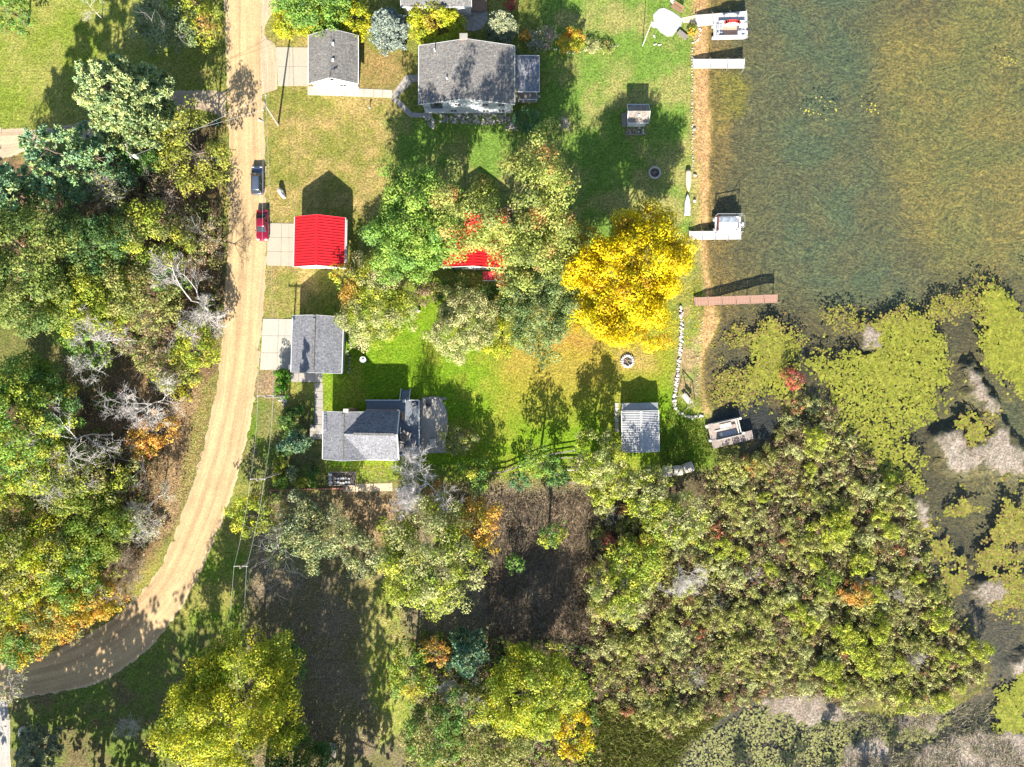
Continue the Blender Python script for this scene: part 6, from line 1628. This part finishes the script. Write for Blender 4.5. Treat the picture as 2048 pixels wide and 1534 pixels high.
# ---------------------------------------------------------------- stones, walls, fences
def rock_mesh(seed, flat=0.65, m=STONE):
    rng = np.random.default_rng(seed)
    import bmesh
    bm = bmesh.new(); bmesh.ops.create_icosphere(bm, subdivisions=2, radius=1.0)
    ph = rng.uniform(0, 6, 6)
    for v in bm.verts:
        c = v.co.copy(); k = 1 + 0.16 * math.sin(3 * c.x + ph[0]) + 0.14 * math.sin(3.3 * c.y + ph[1]) + 0.10 * math.sin(5 * c.z + ph[2] + 2 * c.x)
        v.co = Vector((c.x * k, c.y * k * (0.8 + 0.2 * math.sin(ph[3])), c.z * k * flat))
    me = bpy.data.meshes.new("rock"); bm.to_mesh(me); bm.free(); me.materials.append(m); return me
ROCKS = [rock_mesh(i, 0.65, m) for i, m in enumerate([PALESTONE, STONE, PALESTONE, PALESTONE, STONE])]
def rock(label, px, py, s, i=0, sz=None, cat="boulder"):
    x, y = W(px, py, 0.3); o = obj("boulder", ROCKS[i], None, (x, y, float(zat(x, y)) + s * 0.3), px * 0.7); o.scale = (s, s * 0.85, sz or s); tag(o, label, cat); return o
rock("big white boulder on the lawn beside the road", 564, 387, 0.75, 0, 1.3)
rock("dark-topped rock on the beach by the tan rowboat", 1391, 350, 0.35, 1)
rock("pale rock on the beach by the white rowboat", 1390, 401, 0.32, 2)
rock("pale boulder beside the grey side drive", 42, 1464, 0.75, 0)
rock("grey rock on the lawn south of the brown shrub", 835, 622, 0.42, 3, 0.6)
rock("blue-grey rock on the beach below the garden shed", 1388, 258, 0.35, 1)
def stone_row(name, label, pts, step, size, seed, cat="stone wall", mats=(0, 2, 3, 1), jit=0.12, sc=1.0, pname="stone"):
    rng = random.Random(seed); P = crom(wpoly(pts), 24); s = np.concatenate([[0], np.cumsum(np.hypot(*np.diff(P, axis=0).T))])
    o = empty(name, (P[0][0], P[0][1], 0), 0, label, cat); n = int(s[-1] / step)
    for i in range(n):
        t = s[-1] * (i + .5) / n; x = np.interp(t, s, P[:, 0]) + rng.uniform(-jit, jit); y = np.interp(t, s, P[:, 1]) + rng.uniform(-jit, jit)
        k = size * rng.uniform(0.7, 1.3)
        q = obj(pname, ROCKS[mats[rng.randrange(len(mats))]], o, (x - P[0][0], y - P[0][1], float(zat(x, y)) + k * 0.35), rng.uniform(0, 6)); q.scale = (k, k, k * rng.uniform(.8, 1.2))
    return o
stone_row("stone_wall", "white field stone wall curving along the lakeside lawn", [(1361, 615), (1363, 640), (1361, 680), (1358, 720), (1354, 760), (1350, 790), (1349, 808), (1356, 822), (1370, 831), (1390, 834), (1408, 832)], 0.24, 0.26, 5, mats=(0, 2, 3, 0), jit=0.16)
stone_row("stone_edging", "low stone edging between lawn and beach north", [(1384, 95), (1384, 200), (1385, 300), (1386, 340)], 0.42, 0.13, 6, "stone edging")
stone_row("stone_edging", "low stone edging of beach grass south of the plank dock", [(1406, 640), (1400, 690), (1396, 740), (1395, 790)], 0.6, 0.10, 7, "stone edging")
stone_row("stone_edging", "curved stone edging of the shrub bed by the cone shrub", [(1080, 97), (1100, 96), (1118, 100), (1135, 106), (1160, 103), (1185, 97), (1215, 95), (1237, 92)], 0.4, 0.13, 8, "stone edging")
stone_row("stone_edging", "stone ring round the lakeside planter", [(1398, 40), (1401, 55), (1400, 70), (1393, 80), (1382, 88)], 0.35, 0.16, 9, "stone edging", (0, 2, 3))
stone_row("stone_pile", "heap of stones under the crossarm pole", [(562, 795), (572, 800), (566, 806), (558, 802)], 0.3, 0.3, 12, "stone pile", jit=0.35)
def bedarea(name, label, pts, n, size, seed, mats=(1, 1, 2, 4)):
    rng = random.Random(seed); poly = wpoly(pts); P = rand_in(poly, n, np.random.default_rng(seed)); c = poly.mean(0)
    o = empty(name, (c[0], c[1], 0), 0, label, "stone bed")
    for p in P:
        k = size * rng.uniform(0.6, 1.4); q = obj("stone", ROCKS[mats[rng.randrange(len(mats))]], o, (p[0] - c[0], p[1] - c[1], float(zat(p[0], p[1])) + k * 0.25), rng.uniform(0, 6)); q.scale = (k, k, k)
bedarea("stone_bed", "grey stone bed along the south wall of the big house", [(875, 228), (1010, 226), (1012, 246), (960, 250), (880, 244)], 230, 0.16, 21)
bedarea("stone_bed", "round stones beneath the sun porch rail", [(1036, 188), (1072, 188), (1080, 194), (1066, 203), (1040, 204)], 90, 0.17, 22, (2, 3, 1, 4))
bedarea("stone_bed", "loose stone path below the slanting walk", [(848, 226), (862, 228), (872, 248), (866, 258), (855, 248)], 60, 0.15, 23)
bedarea("stone_bed", "stones round the lilac bush", [(1010, 232), (1032, 230), (1036, 262), (1012, 262)], 60, 0.17, 24)
def firepit(label, px, py, r, n, k, m, ash):
    o = empty("fire_pit", (*W(px, py), 0), 0, label, "fire pit")
    for i in range(n):
        a = 2 * math.pi * i / n
        if m is None:
            q = obj("stone", ROCKS[(0, 2, 3)[i % 3]], o, (r * math.cos(a), r * math.sin(a), 0.12), a); q.scale = (k, k, k)
        else:
            d = math.pi / n * 0.95; MB().prism([(rr * math.cos(t), rr * math.sin(t)) for rr, t in ((r - .12, a - d), (r + .14, a - d), (r + .16, a), (r + .14, a + d), (r - .12, a + d))], -0.02, 0.32).build("block", m, o)
    MB().lathe([(r - 0.1, 0.0), (r - 0.15, 0.05)], (0, 0, 0), 20).build("ash_bed", ash, o)
    rg = random.Random(px)
    for i in range(5):
        a = rg.uniform(0, 6.28); b = a + math.pi + rg.uniform(-.6, .6); MB().tube((r * .6 * math.cos(a), r * .6 * math.sin(a), 0.08), (r * .6 * math.cos(b), r * .6 * math.sin(b), 0.22), 0.06, 0.05, 6).build("log", WOOD_B if i % 2 else WOOD_G, o)
ASH = mat("ash", (0.10, 0.085, 0.07), 0.95, 0.4, 6)
firepit("concrete ring fire pit on the dappled lawn", 1309, 346, 0.82, 16, 0.2, CONC2, ASH)
firepit("field stone fire pit north of the white shed", 1255, 722, 0.86, 18, 0.24, None, ASH)

# hay bales
HAY = mat("grey_hay", (0.38, 0.35, 0.29), 0.95, 0.3, 7, bmp=0.6)
for (px, py, rz, lb) in ((1334, 943, 4, "grey round bale at the west end of the three"), (1355, 941, -4, "grey round bale in the middle of the three"), (1377, 935, -20, "grey round bale at the lakeward end of the three")):
    x, y = W(px, py, 0.8); o = empty("hay_bale", (x, y, 0), math.radians(-rz), lb, "hay bale", "round hay bales")
    rg = []
    for i in range(9):
        t = i / 8; r = 0.78 * (0.93 + 0.07 * math.sin(math.pi * t)); rg.append([((t - .5) * 1.40, r * math.cos(a), 0.72 + r * math.sin(a) + 0.02 * math.sin(7 * a + i)) for a in [2 * math.pi * k / 22 for k in range(22)]])
    MB().loft(rg).build("roll", HAY, o, True)
    for t in (-0.4, 0, 0.4): MB().lathe([(0.80, -0.02), (0.81, 0), (0.80, 0.02)], (0, 0, 0), 22).build("twine", WOOD_G, o).matrix_local = Matrix.Translation((t, 0, 0.72)) @ Matrix.Rotation(math.pi / 2, 4, 'Y')

# garden fences and timber
def railfence(label, pts, h=1.0, step=2.4):
    P = [Vector((*W(*p), 0)) for p in pts]; o = empty("rail_fence", P[0], 0, label, "fence")
    for a, b in zip(P[:-1], P[1:]):
        n = max(1, round((b - a).length / step)); ang = math.atan2(b.y - a.y, b.x - a.x)
        for i in range(n):
            p = a.lerp(b, i / n); q = a.lerp(b, (i + 1) / n); MB().box(Vector((p.x, p.y, h / 2)) - P[0], (0.1, 0.1, h)).build("post", WOOD_G, o)
            for z in (0.35, 0.85): MB().box(Vector(((p.x + q.x) / 2, (p.y + q.y) / 2, z * h)) - P[0], ((q - p).length, 0.14, 0.09), ang).build("rail", WOOD_G, o)
    return o
railfence("weathered rail fence south of the lawn", [(978, 947), (1010, 942), (1040, 930), (1062, 920), (1100, 908), (1150, 900)])
tb = empty("timber_edging", (*W(620, 978), 0), math.radians(1.5), "reddish timber edging along the vegetable garden", "edging")
for i in range(6): MB().box((-5.3 + i * 1.95, 0.0, 0.18), (1.9, 0.2, 0.36)).build("timber", mat("red_timber", (0.30, 0.13, 0.09), 0.85, 0.3, 4), tb)
vg = empty("raised_bed", (*W(685, 957), 0), 0, "raised bed of round black pots beside the garden", "raised bed")
MB().box((0, 0, 0.14), (4.0, 1.9, 0.2)).build("soil", mat("dark_soil", (0.07, 0.055, 0.045), 0.95, 0.3, 6), vg)
for sy in (-1, 1): MB().box((0, sy * 1.0, 0.16), (4.2, 0.1, 0.34)).build("side_board", WOOD_G, vg)
for sx in (-1, 1): MB().box((sx * 2.06, 0, 0.16), (0.1, 1.9, 0.34)).build("side_board", WOOD_G, vg)
rg = random.Random(2)
for i in range(3): MB().lathe([(0.2, 0), (0.27, 0.5), (0.30, 0.5), (0.27, 0.46), (0.22, 0.42)], (-1.7, 0.6 - i * 0.6, 0.2), 14).build("pot", VINYL, vg)
for i in range(12): MB().lathe([(0.13, 0), (0.18, 0.3), (0.2, 0.3), (0.17, 0.26), (0.1, 0.25)], (-1.0 + (i % 6) * 0.42, -0.6 + (i // 6) * 0.62 + rg.uniform(-.1, .1), 0.2), 12).build("pot", VINYL if i % 3 else CONC2, vg)
gf = empty("planting_bed", (*W(1132, 940), 0), 0, "bleached timber garden frame below the feathery tree", "planting bed")
for sy in (-1.9, 0.0, 1.9): MB().box((0.4, sy, 0.25), (3.4, 0.16, 0.12)).build("beam", PALESTONE if sy == 0 else WOOD_G, gf)
for sx in (-1.2, 2.0): MB().box((sx, 0, 0.25), (0.12, 3.8, 0.12)).build("beam", WOOD_G, gf)

# lakeside swing
sw = empty("garden_swing", (*W(1372, 798), 0), math.radians(-52), "timber swing bench in a frame beside the stone wall", "swing")
for sx in (-1.15, 1.15):
    for sy in (-0.9, 0.9): MB().tube((sx, sy, 0), (sx, 0, 2.15), 0.06, 0.05, 6).build("leg", WOOD_G, sw)
MB().tube((-1.3, 0, 2.15), (1.3, 0, 2.15), 0.06, 0.06, 6).build("top_beam", WOOD_G, sw)
for i in range(5): MB().box((0, -0.3 + i * 0.12, 0.5), (1.7, 0.1, 0.04)).build("seat_slat", mat("pale_slats", (0.5, 0.47, 0.43), 0.7, 0.15, 4), sw)
for i in range(4): MB().box((0, 0.32, 0.62 + i * 0.12), (1.7, 0.04, 0.1)).build("back_slat", MATS["pale_slats"], sw)
for sx in (-0.8, 0.8): MB().tube((sx, 0, 0.5), (sx, 0, 2.1), 0.015, 0.015, 5).build("chain", DARK, sw)

# ---------------------------------------------------------------- lakeside patio, flag, furniture
lp = obj("patio", None); bpy.data.objects.remove(lp)
po_ = [(1306, 30), (1318, 18), (1328, 16), (1345, 24), (1358, 33), (1365, 40), (1362, 52), (1353, 62), (1345, 72), (1334, 73), (1320, 64), (1308, 50)]
lp = empty("patio", (*W(1335, 45), 0), 0, "irregular bleached flagstone patio at the lake"); lp["kind"] = "structure"
q = [Vector((*W(*p), 0)) - lp.location for p in po_]
MB().prism([(a.x, a.y) for a in q], -0.05, 0.07).build("slab", mat("bleached_stone", (0.40, 0.385, 0.36), 0.85, 0.15, 1.0, stain=(0.4, 0.4, (0.36, 0.34, 0.30))), lp)
slabs("path", "sandy stone step between the patio and the dock", [(1362, 36), (1390, 30), (1390, 46), (1366, 46)], 3, 2, mat("sand_stone", (0.58, 0.46, 0.31), 0.9, 0.15, 2), 0.06)
bn = empty("bench", (*W(1352, 20), 0), math.radians(-32), "brown slatted bench on the patio edge", "bench")
for i in range(4): MB().box((0, -0.2 + i * 0.17, 0.45), (1.9, 0.14, 0.05)).build("seat_slat", WOOD_B, bn)
for i in range(3): MB().box((0, 0.45 + i * .05, 0.6 + i * 0.16), (1.9, 0.05, 0.13)).build("back_slat", WOOD_B, bn)
for sx in (-0.8, 0.8): MB().box((sx, 0.05, 0.22), (0.08, 0.6, 0.44)).build("leg", DARK, bn)
b2 = empty("bench", (*W(1364, 72), 0), math.radians(-38), "weathered plank bench beside the lakeside planter", "bench")
for i in range(4): MB().box((0, -0.3 + i * 0.2, 0.42), (1.7, 0.17, 0.05)).build("seat_slat", WOOD_G, b2)
for sx in (-0.7, 0.7): MB().box((sx, 0, 0.2), (0.08, 0.7, 0.4)).build("leg", WOOD_G, b2)
ck = empty("chair", (*W(1345, 6), 0), 0.4, "white garden chair beside the brown bench", "chair")
MB().box((0, 0, 0.42), (0.6, 0.6, 0.06)).build("seat", TRIM, ck); MB().box((0, 0.32, 0.75), (0.6, 0.06, 0.65)).build("backrest", TRIM, ck)
for sx in (-1, 1):
    for sy in (-1, 1): MB().box((sx * .26, sy * .26, 0.2), (0.06, 0.06, 0.4)).build("leg", TRIM, ck)
broad("planter_plant", "green and orange plants in the stone ring planter", 1386, 58, 10, 0.9, GREEN + ORYEL, "plant", leaf=0.18, cb=0.02)
fp = empty("flag_pole", (*W(1285, 92), 0), 0, "white flag pole on the lakeside lawn", "flag pole")
MB().tube((0, 0, 0), (0, 0, 7.2), 0.06, 0.035, 8).build("pole", TRIM, fp); MB().lathe([(0.02, 7.2), (0.08, 7.28), (0.02, 7.36)], (0, 0, 0), 8).build("ball", TRIM, fp)
fv = []; 
for i in range(9):
    for j in range(5): fv.append((0.05 + i * 0.16, 0.12 * math.sin(i * 0.9 + j * .3), 7.0 - j * 0.24 - 0.05 * i))
MB().add(fv, [(i * 5 + j, i * 5 + j + 1, (i + 1) * 5 + j + 1, (i + 1) * 5 + j) for i in range(8) for j in range(4)]).build("flag", mat("pale_flag", (0.68, 0.64, 0.62), 0.8), fp)
for (a, b, lb) in ((1309, 71, "small white stone on the lawn below the patio"), (1320, 88, "pale stepping stone west below the patio"), (1311, 87, "pale stepping stone east below the patio")): rock(lb, a, b, 0.25, 0, 0.15, "stone")

# deck furniture
CUSH = mat("cream_cushion", (0.50, 0.46, 0.40), 0.85, 0.1, 3); WICK = mat("dark_wicker", (0.10, 0.085, 0.075), 0.8, 0.2, 8)
def seat(name, label, px, py, rz, w_, d_=0.75, z=DKZ, cat="chair", back=True):
    o = empty(name, (*W(px, py, z + 0.4), z), math.radians(rz), label, cat)
    MB().box((0, 0, 0.2), (w_, d_, 0.3)).build("frame", WICK, o); MB().box((0, -0.04, 0.41), (w_ - 0.12, d_ - 0.14, 0.12)).build("cushion", CUSH, o, False, 0.03)
    if back: MB().box((0, d_ / 2 - 0.08, 0.55), (w_, 0.14, 0.45)).build("backrest", CUSH, o, False, 0.03)
    for sx in (-1, 1): MB().box((sx * (w_ / 2 - 0.03), 0, 0.45), (0.08, d_, 0.25)).build("armrest", WICK, o)
    for sx in (-1, 1):
        for sy in (-1, 1): MB().box((sx * (w_ / 2 - .06), sy * (d_ / 2 - .06), 0.03), (0.06, 0.06, 0.06)).build("leg", WICK, o)
seat("armchair", "cream armchair nearest the stairs side of the deck dining group", 807, 866, -60, 0.8)
seat("armchair", "cream armchair beside the black deck table, lake side", 817, 869, -110, 0.7)
seat("armchair", "cream armchair below the black deck table", 806, 880, 170, 0.8)
seat("armchair", "cream armchair below the table on the lake side", 817, 879, -95, 0.65)
seat("sofa", "cream two-seat sofa against the grey house wall", 803, 895, 90, 1.35, 0.8, DKZ, "sofa")
seat("sofa", "long cream sofa along the south deck rail", 823, 899, 180, 1.75, 0.8, DKZ, "sofa")
seat("armchair", "white armchair alone at the top corner of the deck", 829, 810, -150, 0.75)
tb_ = empty("table", (*W(806, 873, DKZ + .7), DKZ), 0.3, "small round black table between the deck armchairs", "table")
MB().lathe([(0.38, 0.68), (0.4, 0.72), (0.38, 0.74)], (0, 0, 0), 14).build("tabletop", DARK, tb_); MB().tube((0, 0, 0), (0, 0, 0.7), 0.05, 0.05, 8).build("stem", DARK, tb_); MB().lathe([(0.26, 0), (0.24, 0.03)], (0, 0, 0), 12).build("base", DARK, tb_)
cl_ = empty("cooler", (*W(808, 802, DKZ + .4), DKZ), 0.1, "small white cooler at the head of the deck stairs", "cooler"); MB().box((0, 0, 0.18), (0.5, 0.42, 0.34)).build("box", TRIM, cl_, False, 0.03); MB().box((0, 0, 0.38), (0.53, 0.45, 0.06)).build("lid", TRIM, cl_, False, 0.02)
gr_ = empty("grill", (*W(805, 831, DKZ + .5), DKZ), math.radians(90), "brown covered grill against the deck wall", "grill"); MB().box((0, 0, 0.5), (1.3, 0.5, 0.9)).build("body", WOOD_G, gr_, False, 0.08); MB().box((0, 0, 0.98), (0.8, 0.45, 0.16)).build("lid", WOOD_B, gr_, False, 0.06)
pb = empty("fire_bowl", (*W(857, 808), 0.05), 0, "black fire bowl on the curved patio", "fire bowl"); MB().lathe([(0.15, 0.0), (0.2, 0.15), (0.42, 0.35), (0.44, 0.38), (0.36, 0.3), (0.1, 0.22)], (0, 0, 0), 16).build("bowl", DARK, pb); MB().tube((0, 0, -0.04), (0, 0, 0.1), 0.2, 0.16, 8).build("base", DARK, pb)
pc = empty("patio_table", (*W(867, 886), 0.05), 0.05, "square cream table on the curved patio", "table"); MB().box((0, 0, 0.68), (1.0, 1.3, 0.06)).build("tabletop", CUSH, pc)
for sx in (-1, 1):
    for sy in (-1, 1): MB().box((sx * .42, sy * .56, 0.33), (0.07, 0.07, 0.66)).build("leg", CUSH, pc)
pu = empty("patio_umbrella", (*W(867, 888), 0.05), 0, "closed umbrella pole standing at the patio table", "umbrella"); MB().tube((0, 0, 0), (0, 0, 2.3), 0.03, 0.03, 8).build("pole", TRIM, pu); MB().lathe([(0.14, 1.2), (0.17, 1.4), (0.04, 2.3)], (0, 0, 0), 8).build("canopy", CUSH, pu)
ps = empty("bench", (*W(889, 886), 0.05), 0, "pale low bench at the patio's lake rim", "bench"); MB().box((0, 0, 0.42), (0.55, 1.1, 0.08)).build("seat", CUSH, ps)
for sy in (-1, 1): MB().box((0, sy * .45, 0.2), (0.5, 0.08, 0.4)).build("leg", CUSH, ps)

# lawn ornaments and roadside items
bb = empty("bird_bath", (*W(729, 720), 0), 0, "white pedestal bird bath on the bright lawn", "bird bath"); MB().lathe([(0.34, 0), (0.36, 0.12), (0.16, 0.2), (0.12, 0.95), (0.2, 1.05)], (0, 0, 0), 12).build("pedestal", TRIM, bb); MB().lathe([(0.1, 1.05), (0.45, 1.2), (0.48, 1.26), (0.4, 1.22), (0.05, 1.14)], (0, 0, 0), 16).build("bowl", TRIM, bb)
MB().lathe([(0.2, 1.3), (0.05, 1.5), (0.16, 1.7), (0.02, 2.0)], (0, 0, 0), 10).build("finial", TRIM, bb); MB().tube((0, 0, 1.14), (0, 0, 1.32), 0.1, 0.15, 8).build("stem", TRIM, bb)
yp = empty("yard_hydrant", (*W(740, 217), 0), 0, "small white hydrant post on the top lawn", "hydrant"); MB().tube((0, 0, 0), (0, 0, 0.8), 0.08, 0.07, 8).build("pipe", TRIM, yp); MB().box((0.08, 0, 0.8), (0.25, 0.1, 0.12)).build("spout", DARK, yp)
rb = empty("waste_bin", (*W(437, 250), 0), 0.3, "dark green wheeled bin beside the road", "bin"); MB().add([(x * k, y * k, z) for z, k in ((0.1, 0.8), (1.0, 1.0)) for x, y in ((-.3, -.36), (.3, -.36), (.3, .36), (-.3, .36))], [(3, 2, 1, 0), (4, 5, 6, 7), (0, 1, 5, 4), (1, 2, 6, 5), (2, 3, 7, 6), (3, 0, 4, 7)]).build("body", mat("bin_green", (0.02, 0.07, 0.05), 0.5), rb)
MB().box((0, 0, 1.04), (0.66, 0.8, 0.08)).build("lid", MATS["bin_green"], rb, False, 0.02)
for sx in (-1, 1): MB().tube((sx * .3, 0.33, 0.12), (sx * .36, 0.33, 0.12), 0.12, 0.12, 10).build("wheel", DARK, rb)
mbx = empty("mailbox", (*W(97, 1298), 0), math.radians(70), "mailbox post beside the road bend", "mailbox"); MB().box((0, 0, 0.55), (0.1, 0.1, 1.1)).build("post", WOOD_G, mbx); MB().box((0.1, 0, 1.2), (0.5, 0.22, 0.24)).build("box", TRIM, mbx, False, 0.05)
for (a, b, lb) in ((520, 240, "white marker stone by the roadside pole"),): rock(lb, a, b, 0.3, 0, 0.25, "stone")
# trailer in the shaded south yard
trl = empty("utility_trailer", (*W(582, 1470, 0.5), 0), math.radians(-28), "dark flat trailer with white rails in the shaded yard", "trailer")
MB().box((0, 0, 0.55), (3.6, 2.0, 0.1)).build("deck", mat("dark_deck", (0.05, 0.038, 0.035), 0.9, 0.4, 5), trl)
WR = mat("weathered_white", (0.52, 0.55, 0.58), 0.7, 0.15, 3)
MB().box((-1.4, 0.1, 0.72), (0.5, 1.9, 0.12)).build("ramp", WOOD_G, trl)
MB().box((1.75, 0, 0.85), (0.14, 1.9, 0.14)).build("rail", WR, trl)
MB().box((0.2, -1.0, 0.85), (3.4, 0.12, 0.14)).build("rail", WR, trl)
for (x_, y_, a_, b_) in ((-.35, 0, .16, .9), (.05, 0, .14, .6), (.45, 0, .16, .9), (.05, .42, .7, .14), (.05, -.42, .7, .14)): MB().box((x_, y_, 0.68), (a_, b_, 0.12)).build("frame_bar", WR, trl)
for sx in (-1, 1):
    w_ = MB().tube((0.1, sx * 1.08, 0.3), (0.1, sx * 1.28, 0.3), 0.3, 0.3, 14).build("wheel", DARK, trl); MB().tube((0.1, sx * 1.28, 0.3), (0.1, sx * 1.30, 0.3), 0.16, 0.16, 10).build("rim", WR, w_)
MB().box((-2.3, 0, 0.5), (1.2, 0.1, 0.1)).build("tow_bar", DARK, trl)
lg = empty("lumber_pile", (*W(664, 1500), 0), math.radians(86), "grey planks lying in the shaded south yard", "lumber")
for i in range(3): MB().box((0.1 * i, -0.5 + i * 0.45, 0.12), (2.2 - 0.2 * i, 0.38 if i < 2 else 0.16, 0.18)).build("plank", WOOD_G, lg)
